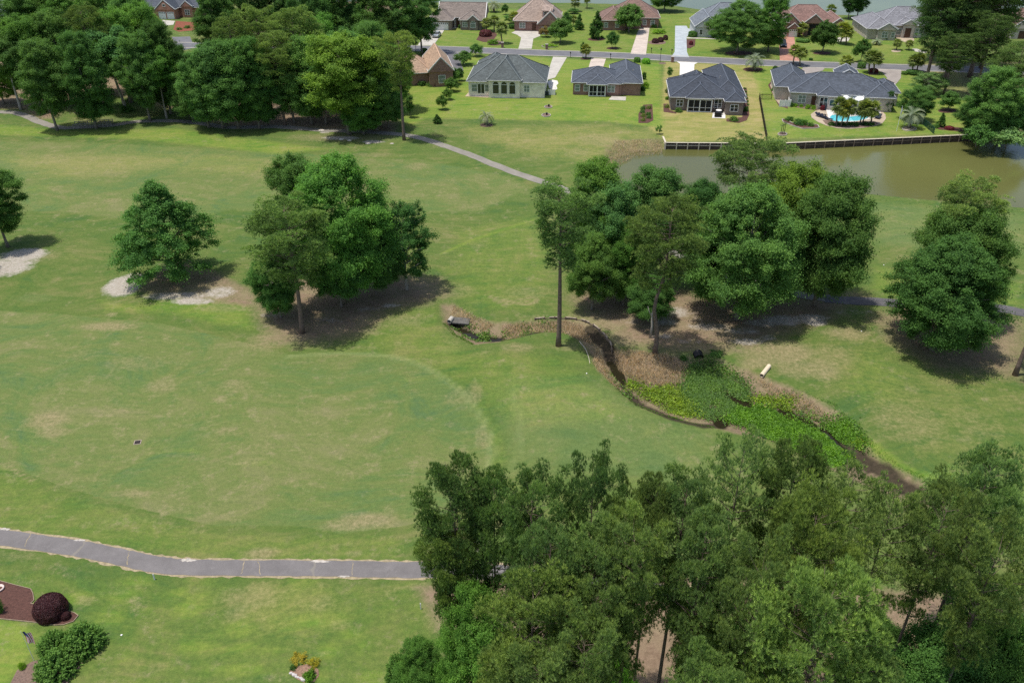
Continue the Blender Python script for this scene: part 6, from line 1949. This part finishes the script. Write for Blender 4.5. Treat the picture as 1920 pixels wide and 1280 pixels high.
# ================================================================ STUFF: weeds, reeds, straw
def scatter(name, polys, n, m, size, asp, hgt, up, tint, label, seed, clump=0, zoff=0.02, jit=0.5):
    """loose ground cover inside photo-pixel polygons, standing on the modelled ground"""
    r = np.random.default_rng(seed)
    out = []
    for pts, share in polys:
        poly = W(pts)
        lo, hi = poly.min(0), poly.max(0)
        k = int(n * share)
        acc = np.zeros((0, 2))
        if clump:
            cs = np.zeros((0, 2))
            while len(cs) < clump * share:
                q = r.uniform(lo, hi, (400, 2)); cs = np.concatenate([cs, q[sdist(q, poly) > 0.1]])
            cs = cs[:max(1, int(clump * share))]
            while len(acc) < k:
                q = cs[r.integers(0, len(cs), k)] + r.normal(size=(k, 2)) * jit
                acc = np.concatenate([acc, q[sdist(q, poly) > -1.6 * r.uniform(0, 1, k) ** 2]])
        else:
            while len(acc) < k:
                q = r.uniform(lo, hi, (k, 2)); acc = np.concatenate([acc, q[sdist(q, poly) > 0]])
        out.append(acc[:k])
    P = np.concatenate(out)
    keep = np.ones(len(P), bool)
    for c in CHANNEL: keep &= ldist(P, W(c)) + .35 * np.sin(P[:, 0] * 2.3 + P[:, 1]) > r.uniform(.0, .95, len(P))
    P = P[keep]
    k = len(P)
    hz = np.abs(np.sin(P[:, 0] * 1.3) * np.sin(P[:, 1] * 1.1 + 1)) * 0.6 + 0.4
    Z = np.maximum(ground_z(P), -1.12) + zoff + r.uniform(0, 1, k) ** 1.5 * hgt * hz
    C = np.column_stack([P, Z])
    NRM = unit(sph(k, r) + np.array([0, 0, up]))
    T = np.clip(tint + r.normal(size=k) * 0.2 + (hz - .7) * .5, 0, 1)
    V, F, T = leaf_cards(C, NRM, size * r.uniform(.6, 1.3, k), asp, T, r)
    o = link(name, np_mesh(name, V, F, M[m], fattrs={'tint': T}))
    return tag(o, label, kind='stuff')
def blades(name, polys, n, m, hgt, wid, tint, label, seed, clump=0, jit=.4):
    """upright dead stems"""
    r = np.random.default_rng(seed)
    out = []
    for pts, share in polys:
        poly = W(pts); lo, hi = poly.min(0), poly.max(0); k = int(n * share); acc = np.zeros((0, 2))
        while len(acc) < k:
            q = r.uniform(lo, hi, (k, 2)); acc = np.concatenate([acc, q[sdist(q, poly) > 0]])
        out.append(acc[:k])
    P = np.concatenate(out); k = len(P)
    hz = 0.45 + 0.55 * np.abs(np.sin(P[:, 0] * .9 + 1) * np.sin(P[:, 1] * 1.3))
    base = np.column_stack([P, np.maximum(ground_z(P), -1.12)])
    d = unit(r.normal(size=(k, 3)) * np.array([.55, .55, .1]) + np.array([0, 0, .9]))
    L_ = (hgt * hz * r.uniform(.5, 1.2, k))[:, None]
    s = unit(np.cross(d, r.normal(size=(k, 3)))) * wid
    V = np.empty((k, 3, 3), np.float32)
    V[:, 0] = base - s; V[:, 1] = base + s; V[:, 2] = base + d * L_
    T = np.clip(tint + r.normal(size=k) * .25, 0, 1)
    o = link(name, np_mesh(name, V.reshape(-1, 3), np.arange(k * 3, dtype=np.int32).reshape(k, 3), M[m], fattrs={'tint': T}))
    return tag(o, label, kind='stuff')

M['weed_dark'] = leaf_mat('weed_dark', (0.105, 0.205, 0.034), .3)
M['weed_yel'] = leaf_mat('weed_yellow', (0.185, 0.29, 0.022), .3)
scatter('weeds', [([(1283,690),(1300,678),(1330,672),(1380,690),(1410,712),(1412,735),(1385,745),(1372,760),(1345,775),(1300,762),(1280,735),(1278,710)], 1)], 22000, 'weed_dark', .085, .7, .12, 1.2, .45, 'dark green water weed filling the middle of the ditch', 1, 110, .05, .75)
scatter('weeds', [([(1362,772),(1390,752),(1430,745),(1462,760),(1500,775),(1560,805),(1580,830),(1600,850),(1570,865),(1500,840),(1440,815),(1395,790)], .8), ([(1550,780),(1585,790),(1612,832),(1590,840),(1560,810)], .2)], 52000, 'weed', .09, .7, .32, .9, .5, 'vivid green marsh plants mounding in the ditch', 2, 150, .05, .8)
scatter('weeds', [([(1215,715),(1270,708),(1290,740),(1310,765),(1280,768),(1235,752)], .55), ([(1170,700),(1205,705),(1240,740),(1200,738)], .15), ([(1410,735),(1450,728),(1500,738),(1490,752),(1440,752)], .2), ([(1575,820),(1612,822),(1600,845)], .1)], 8000, 'weed_yel', .095, .7, .35, 1.0, .5, 'yellow green weeds on the near side of the ditch', 3, 60, .05, .8)
scatter('weeds', [([(845,600),(880,600),(930,620),(915,636),(870,622)], .3), ([(930,606),(1050,600),(1050,616),(960,630)], .2), ([(1120,650),(1150,690),(1190,735),(1170,740)], .15), ([(1440,720),(1600,790),(1640,860),(1560,800)], .35)], 4200, 'weed_dark', .12, .6, .3, .8, .6, 'thin weeds along the ditch banks', 6, 40, .03, .5)
blades('reeds', [([(1150,652),(1230,662),(1290,680),(1285,705),(1240,712),(1190,700),(1160,680)], .42), ([(940,606),(1060,598),(1095,606),(1120,640),(1085,630),(1010,618),(950,636)], .30), ([(850,570),(890,592),(930,606),(905,612),(840,590)], .08), ([(1120,640),(1150,700),(1180,730),(1150,720),(1110,680)], .10), ([(1420,705),(1520,745),(1580,790),(1560,790),(1440,725)], .10)], 15000, 'reed', .75, .022, .45, 'dry pinkish brown reeds on the ditch banks', 4)
blades('reeds', [([(1140,285),(1155,266),(1200,262),(1243,262),(1243,278),(1190,284),(1150,305)], 1)], 2600, 'reed', .7, .03, .35, 'dry brown brush on the bank at the head of the pond', 5)
# ditch bank grass lip
blades('grass', [([(830,605),(850,628),(886,646),(890,641),(855,622),(836,600)], .2), ([(940,640),(1000,622),(1060,620),(1060,616),(1000,617),(938,635)], .25), ([(1150,722),(1190,755),(1230,772),(1290,790),(1340,801),(1340,795),(1290,784),(1190,749)], .35), ([(1500,730),(1560,760),(1600,800),(1640,850),(1690,880),(1750,905),(1755,900),(1690,875),(1606,797),(1565,756)], .2)], 5000, 'weed', .3, .02, .4, 'longer grass along the lip of the ditch', 7)

# ================================================================ SMALL THINGS OF THE COURSE
WOODC = mm('old_timber', (0.20, 0.15, 0.11), 0.9, 0.4, 3.0, .4)
CAPC = mm('pale_timber', (0.52, 0.46, 0.36), 0.85, 0.25, 3.0, .3)
DKW = mm('dark_timber', (0.075, 0.055, 0.042), 0.95, 0.4, 2.0, .4)
# timber walls along the pond
def timber_wall(line, label, dark):
    P = [G(*p) for p in line]
    root = empty('retaining_wall', P[0], 0, label, 'retaining wall')
    o = P[0].copy()
    b, c, q = MB(), MB(), []
    for i in range(len(P) - 1):
        A, B = P[i] - o, P[i + 1] - o
        d = (B - A).normalized(); n = Vector((d.y, -d.x, 0))
        L_ = (B - A).length
        for z in range(6):
            zz = -1.6 + z * 0.28
            b.bar(A + Vector((0, 0, zz)), B + Vector((0, 0, zz)), .06, .265)
        c.bar(A + Vector((0, 0, .12)) - d * .05, B + Vector((0, 0, .12)) + d * .05, .36, .07)
        k = max(1, int(L_ / 2.05))
        for j in range(k + 1):
            p = A.lerp(B, j / k) + n * .14
            m_ = MB(); m_.box(p.x - .09, p.x + .09, p.y - .09, p.y + .09, -1.75, .07)
            q.append(m_)
        w_ = MB(); w_.bar(A + n * .1 + Vector((0, 0, -.42)), B + n * .1 + Vector((0, 0, -.42)), .1, .16)
        w_.build('waler', WOODC if dark else CAPC, root)
    b.build('planking', DKW, root); c.build('cap', CAPC, root)
    for m_ in q: m_.build('post', WOODC if dark else CAPC, root)
timber_wall(WALL_A, 'low timber pond wall of pale-railed brown panels below the yellowish lawn', False)
timber_wall(WALL_B, 'long dark timber pond wall with a pale cap below the pool lawn', True)
# curved timber bulkhead in the ditch
P = [Vector((p.x, p.y, 0)) for p in smooth_line([G(x, y)[:2] for x, y in ((1003,598),(1030,596),(1060,596),(1090,600),(1112,609),(1130,624),(1143,640),(1148,654))], 3)]
root = empty('retaining_wall', P[0], 0, 'curved weathered timber bulkhead on the outer bank of the ditch', 'retaining wall')
b = MB(); c = MB()
for i in range(len(P) - 1):
    A, B = P[i] - P[0], P[i + 1] - P[0]
    for z in range(4):
        b.bar(A + Vector((0, 0, -.92 + z * .27)), B + Vector((0, 0, -.92 + z * .27)), .08, .25)
    if i % 3 < 2: c.bar(A + Vector((0, 0, .13)), B + Vector((0, 0, .13)), .2, .06)
b.build('planking', WOODC, root); c.build('cap', mm('weathered_cap', (0.30, 0.25, 0.19), .9, .3, 3), root)
for i in range(0, len(P), 2):
    p = P[i] - P[0]
    m_ = MB(); m_.tube([(p.x, p.y - .1, -1.3), (p.x, p.y - .1, .25)], [.09, .085], 7); m_.build('post', WOODC, root)
# low edging board on the inner bank
mb = MB()
P = [Vector((p.x, p.y, .02)) for p in smooth_line([G(x, y)[:2] for x, y in ((1086,640),(1098,655),(1104,672),(1106,682))], 3)]
for a, b_ in zip(P[:-1], P[1:]): mb.bar(a, b_, .045, .12)
tag(mb.build('edging_board', CAPC), 'thin pale edging board on the inner bend of the ditch', 'edging board')
# culvert pipes
def pipe(px, py, z, d, r0, r1, L_, m, label, name='culvert_pipe', ribs=0):
    p = G(px, py, z)
    d = Vector(d).normalized()
    mb = MB()
    e = p - d * L_
    rr = [(0, r0), (L_, r0)]
    s = d.cross(Vector((0, 0, 1))).normalized(); u = s.cross(d)
    seg = 16
    rings = []
    ts = [i / 12 for i in range(13)] if ribs else [0, 1]
    for t in ts:
        R_ = r0 * (1 + (0.06 if ribs and int(t * 12) % 2 else 0))
        rings.append((e.lerp(p, t), R_))
    rings += [(p, r1), (p - d * min(L_ * .8, 1.2), r1)]
    n0 = 0
    for c_, R_ in rings:
        for k in range(seg):
            a = 2 * PI * k / seg
            q = c_ + (s * math.cos(a) + u * math.sin(a)) * R_
            mb.v.append(tuple(q - p))
    for i in range(len(rings) - 1):
        for k in range(seg):
            k2 = (k + 1) % seg
            mb.f.append((i * seg + k, i * seg + k2, (i + 1) * seg + k2, (i + 1) * seg + k))
    mb.f.append(tuple(range(seg - 1, -1, -1)))
    mb.f.append(tuple((len(rings) - 1) * seg + k for k in range(seg)))
    return tag(mb.build(name, m, None, False, p), label, 'pipe')
pipe(1311, 671, -.05, (.12, -1, -.2), .55, .47, .9, M['black'], 'black ribbed culvert pipe opening into the weedy ditch', ribs=1)
pipe(1428, 704, .05, (-.55, -.75, -.08), .26, .21, 2.2, mm('cream_plastic', (0.66, 0.55, 0.40), .5, .1, 2), 'cream plastic drain pipe sticking out of the ditch bank')
pipe(842, 603, -.2, (-.4, -1, -.1), .30, .25, .9, mm('grey_concrete', (0.42, 0.39, 0.34), .9, .2, 3), 'short pale drain pipe at the head of the ditch')
p = G(860, 603, -.5)
mb = MB(); mb.quadbox([(-.9, -.5, 0), (1.3, -.7, -.1), (1.5, .5, .1), (-.7, .7, .15), (-.9, -.5, .16), (1.3, -.7, .06), (1.5, .5, .26), (-.7, .7, .31)])
tag(mb.build('drain_slab', mm('slab_grey', (0.11, 0.105, 0.095), .9, .35, 3), None, False, p), 'grey slab beside the short pale drain pipe', 'slab')
# drain grate in the fairway
p = G(258, 829)
root = empty('drain_grate', p, .2, 'iron drain grate in the middle of the near fairway', 'drain')
mb = MB()
for a in ((-.36, .36, -.36, -.28), (-.36, .36, .28, .36), (-.36, -.28, -.28, .28), (.28, .36, -.28, .28)): mb.box(*a, 0, .03)
mb.build('frame', mm('rim_concrete', (0.30, 0.25, 0.2), .9, .2, 3), root)
mb = MB(); mb.box(-.28, .28, -.28, .28, 0, .012); mb.build('pit_shade', M['black'], root)  # thin black plate paints the shade below the bars, no hole cut
mb = MB()
for i in range(5): mb.box(-.24 + i * .12 - .025, -.24 + i * .12 + .025, -.28, .28, .013, .028)
mb.build('bars', mm('rust', (0.05, 0.035, 0.028), .8, .3, 5), root)
# boundary stakes and sprinkler heads
for px, py, lab in ((290, 1086, 'thin white stake on the verge below the path'), (789, 1141, 'thin white stake on the lawn beside the wood')):
    mb = MB(); mb.box(-.045, .045, -.045, .045, -.1, .62); mb.quadbox([(-.045,-.045,.62),(.045,-.045,.62),(.045,.045,.62),(-.045,.045,.62),(-.01,-.01,.7),(.01,-.01,.7),(.01,.01,.7),(-.01,.01,.7)])
    tag(mb.build('marker_stake', M['white'], None, False, G(px, py)), lab, 'stake')
for px, py, lab in ((228, 1190, 'small white disc on the lower left lawn'), (1657, 497, 'pale tee marker slab beside the round dark trees'), (1615, 621, 'white speck of a marker on the dry turf'), (1100, 700, 'pale speck of a marker on the turf beside the ditch')):
    mb = MB(); mb.lathe([(.08, 0), (.09, .03), (.06, .06), (.02, .07)], seg=10)
    tag(mb.build('marker', M['white'], None, True, G(px, py)), lab, 'marker')
# footbridge on the far path
a, b_ = G(140, 239.5), G(211, 234.5)
d = (b_ - a); L_ = d.length
root = empty('footbridge', a, math.atan2(d.y, d.x), 'weathered wooden footbridge with rails on the pale path', 'footbridge')
mb = MB()
for i in range(int(L_ / .22)): mb.box(i * .22, i * .22 + .19, -1.0, 1.0, .06, .13)
mb.build('deck', mm('grey_timber', (0.27, 0.245, 0.21), .9, .3, 3), root)
for s in (-1, 1):
    mb = MB(); mb.box(0, L_, s * 1.02 - .05, s * 1.02 + .05, .86, .96); mb.box(0, L_, s * 1.02 - .03, s * 1.02 + .03, .45, .56)
    mb.build('rail', mm('grey_timber'), root)
    for i in range(10):
        mb = MB(); x = L_ * i / 9; mb.box(x - .06, x + .06, s * 1.14 - .055, s * 1.14 + .055, -.1, .98); mb.build('post', mm('grey_timber'), root)
# brush heap
mb = MB(); r = random.Random(6)
for i in range(150):
    c = Vector((r.gauss(0, 1.6), r.gauss(0, 1.1), 0)); c.z = max(.05, .8 - c.length * .35) * r.uniform(.2, 1)
    d = Vector((r.uniform(-1, 1), r.uniform(-1, 1), r.uniform(-.2, .35))) * r.uniform(.4, 1.1)
    mb.bar(c - d, c + d, r.uniform(.04, .09))
tag(mb.build('brush_heap', mm('dead_wood', (0.33, 0.25, 0.21), .95, .35, 2), None, False, G(174, 209)), 'heap of cut pinkish branches on the grass below the wood', 'brush heap')
# stones under the tall lone pine
for i, (px, py, s) in enumerate(((603,246,.55),(640,262,.4),(655,264,.35),(690,270,.4),(735,270,.3))):
    mb = MB(); mb.lathe([(s * .8, -.05), (s, s * .2), (s * .75, s * .5), (s * .2, s * .62)], seg=9, sx=1.4, sy=.8)
    tag(mb.build('rock', mm('pale_rock', (0.50, 0.45, 0.38), .9, .3, 2), None, False, G(px, py)), 'pale rock lying on the sandy bank below the yellowish tree', 'rock', 'rocks on the sandy bank')
# flag in the garden
p = G(64, 1238)
root = empty('garden_flag', p, 0.0, 'striped flag on a thin pole in front of the leafy shrubs', 'flag')
mb = MB(); mb.tube([(0, 0, 0), (0, 0, 2.3), (-.05, 0, 3.3)], [.02, .018, .012], 6); mb.build('pole', M['white'], root)
fw, fh = .62, 1.15
def cloth(u, v):     # u across, v down
    return Vector((.04 + u * fw + .05 * math.sin(v * 3), .06 * math.sin(u * 9 + v * 2), 3.2 - v * fh - u * .12))
st = MB()
wh, rd, bl = MB(), MB(), MB()
for i in range(13):
    for j in range(8):
        u0, u1, v0, v1 = i / 13, (i + 1) / 13, j / 8, (j + 1) / 8
        tgt = bl if (i < 7 and j < 3) else (rd if i % 2 == 0 else wh)
        tgt.poly([cloth(u0, v0), cloth(u0, v1), cloth(u1, v1), cloth(u1, v0)])
for m_, nm, col in ((wh, 'white_stripes', (.75, .72, .72)), (rd, 'red_stripes', (.42, .04, .06)), (bl, 'canton', (.03, .04, .14))):
    m_.build(nm, mm('flag_' + nm, col, .8, .05, 2), root)
# white ring at the left edge of the mulch bed
mb = MB(); mb.lathe([(.34, 0), (.42, .12), (.38, .2), (.3, .18), (.26, .02)], seg=18)
tag(mb.build('stone_ring', mm('ring_stone', (.62, .5, .46), .9, .2, 3), None, True, G(-1, 1104)), 'pale stone ring at the left edge of the brown mulch', 'stone ring')

# ================================================================ STREET AND GARDEN FURNITURE
def mailbox(px, py, label, brick=False):
    p = G(px, py)
    root = empty('mailbox', p, 0, label, 'mailbox')
    if brick:
        mb = MB(); mb.box(-.35, .35, -.35, .35, -.1, 1.35); mb.build('pillar', M['brick_red'], root)
        mb = MB(); mb.box(-.42, .42, -.42, .42, 1.36, 1.46); mb.build('cap', M['kerb'], root)
        mb = MB(); mb.box(-.15, .15, .351, .38, .95, 1.2); mb.build('box', M['black'], root)
    else:
        mb = MB(); mb.box(-.06, .06, -.06, .06, -.1, 1.1); mb.build('post', M['black'], root)
        mb = MB(); mb.box(-.15, .15, -.28, .28, 1.1, 1.28); mb.tube([(0, -.28, 1.28), (0, .28, 1.28)], [.15, .15], 10); mb.build('box', M['black'], root)
mailbox(1069.5, 108, 'black mailbox by the drive behind the cream house')
mailbox(1144.5, 111, 'black mailbox by the short pinkish drive')
mailbox(942, 89.5, 'brick pillar mailbox before the brown-roofed house', True)
mailbox(1025, 93, 'brick pillar mailbox at the kerbed flower bed', True)
mailbox(1260.5, 117, 'brick pillar mailbox at the bright white drive', True)
mailbox(1221, 100, 'thin black mailbox post beside the straight concrete drive')
mailbox(1259.5, 102.5, 'thin black mailbox post beside the blue drive')
def lamp(px, py, h, label):
    root = empty('street_lamp', G(px, py), 0, label, 'lamp')
    mb = MB(); mb.tube([(0, 0, -.1), (0, 0, .4), (0, 0, h)], [.1, .06, .05], 8); mb.build('post', M['black'], root)
    mb = MB(); mb.lathe([(.08, h), (.17, h + .08), (.19, h + .42), (.22, h + .44), (.05, h + .62)], seg=8); mb.build('lantern', M['black'], root)
lamp(1237.5, 118, 3.2, 'black lamp post by the street above the slate-roofed house')
lamp(780, 99, 3.4, 'black lamp post at the street corner beside the curved hedge')
# flag pole by the pond palm
root = empty('flagpole', G(1681, 246), 0, 'slim white flagpole with a furled flag on the pool lawn', 'flagpole')
mb = MB(); mb.tube([(0, 0, 0), (0, 0, 5.2)], [.045, .03], 7); mb.build('pole', M['white'], root)
mb = MB(); mb.tube([(.06, 0, 4.9), (.12, 0, 4.2), (.1, 0, 3.4)], [.05, .12, .05], 7); mb.build('flag', mm('flag_grey', (.45, .47, .48), .8, .2, 4), root)
# fences
def bar_fence(pts, h, label, m, gap=.14, post=2.2, mesh=False):
    P = [G(*p) for p in pts]
    root = empty('fence', P[0], 0, label, 'fence')
    o = P[0]
    k = 0
    pk, rl = MB(), MB()
    for A, B in zip(P[:-1], P[1:]):
        A, B = A - o, B - o
        L_ = (B - A).length
        for z in (.12, h * .86, h): rl.bar(A + Vector((0, 0, z)), B + Vector((0, 0, z)), .045, .05)
        n = int(L_ / gap)
        for i in range(n):
            q = A.lerp(B, (i + .5) / n); pk.box(q.x - .012, q.x + .012, q.y - .012, q.y + .012, .12, h)
        for i in range(int(L_ / post) + 1):
            q = A.lerp(B, min(1, i * post / L_)); m_ = MB(); m_.box(q.x - .045, q.x + .045, q.y - .045, q.y + .045, -.2, h + .08); m_.build('post', m, root)
    pk.build('pickets', m, root); rl.build('rails', m, root)
bar_fence([(1423,186),(1437,266)], 1.35, 'black picket fence running down to the pond wall', M['black'], .11)
bar_fence([(1446,187),(1424,187)], 1.25, 'short black picket fence with gate beside the pool house', M['black'])
bar_fence([(1721,226),(1751,252)], 1.3, 'dark green fence running to the pond wall by the feather palm', mm('green_metal', (.02, .07, .045), .6, .2, 2), .10)
P0 = G(1461, 200.5)
root = empty('vinyl_fence', P0, -.06, 'white vinyl screen fence at the side of the pool house', 'fence')
mb = MB()
for i in range(14): mb.box(i * .17, i * .17 + .155, -.02, .02, .05, 1.5)
mb.build('panel', M['white'], root)
mb = MB()
for i in range(14): mb.box(2.36, 2.4, i * .17, i * .17 + .155, .05, 1.5)
mb.build('panel', M['white'], root)
for x, y in ((-.03, 0), (1.18, 0), (2.4, 0), (2.4, 2.4)):
    mb = MB(); mb.box(x - .06, x + .06, y - .06, y + .06, 0, 1.62); mb.build('post', M['white'], root)
root = empty('vinyl_fence', G(1028, 178.5), -.06, 'white screen fence at the end of the cream house', 'fence')
mb = MB()
for i in range(9): mb.box(i * .17, i * .17 + .155, -.02, .02, .05, 1.3)
mb.build('panel', M['white'], root)
mb = MB()
for i in range(12): mb.box(1.52, 1.56, i * .17 + .05, i * .17 + .205, .05, 1.3)
mb.build('panel', M['white'], root)
for x, y in ((-.06, 0), (1.56, -.01), (1.54, 2.2)):
    mb = MB(); mb.box(x - .06, x + .06, y - .06, y + .06, 0, 1.4); mb.build('post', M['white'], root)
mb = MB(); mb.box(-.45, .45, -.4, .4, 0, .8); mb.box(-.36, .36, -.3, .3, .801, .86)
tag(mb.build('air_conditioner', mm('dark_green_box', (.025, .04, .035), .6, .3, 3), None, False, G(1025, 178.5)), 'dark green utility box at the corner of the cream house', 'utility box')
# white shade sail over the pool terrace
root = empty('awning', G(1562, 200), -.19, 'white canopy stretched out from the pool house roof', 'awning')
mb = MB()
n = 10
for i in range(n):
    x0, x1 = i * .95, (i + 1) * .95
    z0, z1 = 2.75 + .25 * math.sin(i * 1.3), 2.75 + .25 * math.sin((i + 1) * 1.3)
    f0, f1 = -2.4 + .5 * math.sin(i * 2.1), -2.4 + .5 * math.sin((i + 1) * 2.1)
    mb.quadbox([(x0, f0, z0 - .5), (x1, f1, z1 - .5), (x1, .2, 3.9), (x0, .2, 3.9), (x0, f0, z0 - .46), (x1, f1, z1 - .46), (x1, .2, 3.94), (x0, .2, 3.94)])
mb.build('canopy', mm('white_cloth', (.80, .80, .79), .8, .04, 2), root)
for x in (.1, 4.7, 9.4):
    mb = MB(); mb.box(x - .05, x + .05, -2.3, -2.2, 0, 2.55); mb.build('post', M['white'], root)
# garden furniture
def lounger(px, py, rz, label):
    root = empty('sun_lounger', G(px, py, .06), rz, label, 'sun lounger', 'dark loungers by the pool')
    mb = MB(); mb.box(-.32, .32, -.9, .35, .28, .36); mb.build('seat', M['darkblue'], root)
    mb = MB(); mb.quadbox([(-.32,.36,.28),(.32,.36,.28),(.32,.95,.75),(-.32,.95,.75),(-.32,.36,.36),(.32,.36,.36),(.32,.9,.83),(-.32,.9,.83)]); mb.build('backrest', M['darkblue'], root)
    for x in (-.28, .28):
        for y in (-.8, .3):
            mb = MB(); mb.box(x - .025, x + .025, y - .025, y + .025, 0, .28); mb.build('leg', M['black'], root)
for i, (x, y, a, l) in enumerate(((1535, 219, .6, 'nearest the shrub bed'), (1540, 220, .6, 'second from the shrub bed'), (1545, 222, .5, 'third from the shrub bed'), (1553, 225, .8, 'beside the pool steps'), (1637, 219, -.6, 'on the far side, nearer the house'), (1643, 221, -.6, 'on the far side, in the middle'), (1648, 222, -.6, 'on the far side, at the terrace edge'))):
    lounger(x, y, a, 'dark sun lounger by the pool, ' + l)
root = empty('parasol', G(1546, 215, .06), 0, 'closed dark blue parasol at the pool terrace', 'parasol')
mb = MB(); mb.tube([(0, 0, 0), (0, 0, 2.7)], [.03, .025], 7); mb.build('pole', M['white'], root)
mb = MB(); mb.lathe([(.1, .9), (.2, 1.1), (.16, 2.0), (.04, 2.65)], seg=9); mb.build('canopy', M['darkblue'], root)
mb = MB(); mb.lathe([(.3, 0), (.3, .07), (.06, .1)], seg=10); mb.build('base', M['black'], root)
root = empty('patio_table', G(1347, 213, .05), 0, 'round white table on the white patio', 'table')
mb = MB(); mb.lathe([(.62, .70), (.64, .73), (.62, .76)], seg=18); mb.build('tabletop', M['white'], root)
mb = MB(); mb.tube([(0, 0, 0), (0, 0, .7)], [.06, .05], 8); mb.lathe([(.32, 0), (.3, .05), (.05, .08)], seg=10); mb.build('pedestal', M['white'], root)
for i, a in enumerate((.5, 1.9, 3.6, 5.2)):
    root = empty('patio_chair', G(1347, 213, .05) + Vector((math.cos(a), math.sin(a), 0)) * .95, a + PI / 2, 'dark chair at the round white patio table', 'chair', 'chairs at the round patio table')
    mb = MB(); mb.box(-.22, .22, -.22, .22, .4, .45); mb.build('seat', M['black'], root)
    mb = MB(); mb.box(-.22, .22, -.26, -.225, .45, .9); mb.build('backrest', M['black'], root)
    for x in (-.19, .19):
        for y in (-.19, .19):
            mb = MB(); mb.box(x - .02, x + .02, y - .02, y + .02, 0, .4); mb.build('leg', M['black'], root)
root = empty('grill', G(1346, 219.5, .05), -.1, 'covered black grill at the edge of the white patio', 'grill')
mb = MB(); mb.quadbox([(-.75, -.35, .12), (.75, -.35, .12), (.75, .35, .12), (-.75, .35, .12), (-.7, -.3, 1.0), (.7, -.3, 1.0), (.6, .25, 1.15), (-.6, .25, 1.15)]); mb.build('cover', M['black'], root)
for x in (-.6, .6):
    mb = MB(); mb.box(x - .05, x + .05, -.25, .25, 0, .12); mb.build('foot', M['black'], root)
for px, py, lab in ((1029, 200.5, 'small dark stump in the farther round bed'), (1025, 216, 'small dark urn in the nearer round bed')):
    mb = MB(); mb.lathe([(.15, 0), (.22, .25), (.2, .5), (.1, .6)], seg=9); tag(mb.build('urn', M['black'], None, True, G(px, py)), lab, 'urn')
mb = MB(); mb.tube([(0, 0, 0), (.05, 0, 2.0)], [.07, .05], 6); mb.tube([(.35, .1, 0), (.4, .1, 2.3)], [.07, .05], 6); mb.tube([(-.3, .1, 0), (-.3, .1, 1.7)], [.07, .05], 6)
for c in ((.05, 0, 2.0), (.4, .1, 2.3), (-.3, .1, 1.7)):
    for i in range(9):
        a = i * .7; mb.bar(c, (c[0] + .5 * math.cos(a), c[1] + .5 * math.sin(a), c[2] + .15), .06, .02)
tag(mb.build('yucca', mm('dark_leaf', (.03, .045, .018), .7, .3, 4), None, False, G(1467, 252)), 'three-stemmed spiky yucca in the kerb ring by the black fence', 'plant')

# ================================================================ CARS
def car(px, py, rz, label, col, suv=False):
    root = empty('parked_car', G(px, py, .05), rz, label, 'car')
    paint = mm('paint_' + str(round(col[0], 3)), col, .25, .05, 1, spec=.6, metal=.3)
    L_, Wd = 2.3, .9
    hd = 1.0 if suv else .92
    ht = 1.75 if suv else 1.45
    b = MB()
    prof = [(-L_, .45), (-L_ + .05, .78), (-1.2, hd), (1.75, hd + .05), (L_, .9), (L_ + .02, .5), (2.1, .25), (-2.1, .25)]
    for sy in (0,):
        n = len(b.v)
        k = len(prof)
        for yy, s_ in ((-Wd, .985), (-Wd * .96, 1), (Wd * .96, 1), (Wd, .985)):
            b.v += [(x * s_, yy, .25 + (z - .25) * (1 if abs(yy) < Wd * .97 else .93)) for x, z in prof]
        for r_ in range(3):
            for i in range(k):
                j = (i + 1) % k
                b.f.append((n + r_ * k + i, n + (r_ + 1) * k + i, n + (r_ + 1) * k + j, n + r_ * k + j))
        b.f.append(tuple(n + i for i in range(k))); b.f.append(tuple(n + 3 * k + i for i in range(k - 1, -1, -1)))
    b.build('body', paint, root)
    rear = 1.85 if suv else 1.55
    c = MB(); c.quadbox([(-1.15, -.80, hd), (rear, -.80, hd), (rear, .80, hd), (-1.15, .80, hd), (-.45, -.64, ht - .06), (rear - .35, -.64, ht - .06), (rear - .35, .64, ht - .06), (-.45, .64, ht - .06)])
    c.build('glasshouse', M['glass'], root)
    c = MB(); c.quadbox([(-.47, -.66, ht - .055), (rear - .33, -.66, ht - .055), (rear - .33, .66, ht - .055), (-.47, .66, ht - .055), (-.35, -.58, ht), (rear - .45, -.58, ht), (rear - .45, .58, ht), (-.35, .58, ht)])
    c.build('roof', paint, root)
    for x in (-1.4, 1.4):
        for y in (-.82, .82):
            w_ = MB(); w_.tube([(x, y - .11, .33), (x, y + .11, .33)], [.33, .33], 14)
            wo = w_.build('wheel', mm('tyre', (.015, .015, .015), .9, .2, 4), root)
            h_ = MB(); h_.tube([(x, y - .125, .33), (x, y + .125, .33)], [.19, .19], 10); h_.build('rim', mm('alloy', (.45, .45, .46), .3, .05, 4, metal=.7), wo)
    for y in (-.62, .62):
        w_ = MB(); w_.box(-L_ - .03, -L_ + .06, y - .18, y + .18, .62, .76); w_.build('headlight', mm('lamp_glass', (.7, .7, .68), .1, .05, 2), root)
        w_ = MB(); w_.box(L_ - .06, L_ + .045, y - .16, y + .16, .68, .86); w_.build('tail_light', mm('tail_red', (.3, .01, .012), .2, .05, 2), root)
        w_ = MB(); s_ = 1 if y > 0 else -1
        w_.box(-.95, -.80, s_ * .905, s_ * 1.06, hd - .02, hd + .13); w_.build('mirror', paint, root)
car(819, 69, math.radians(82), 'silver car parked on the concrete drive of the brown-roofed house', (.42, .44, .47))
car(1467.5, 87, math.radians(80), 'dark blue car parked on the salmon paver drive', (.016, .022, .04), True)
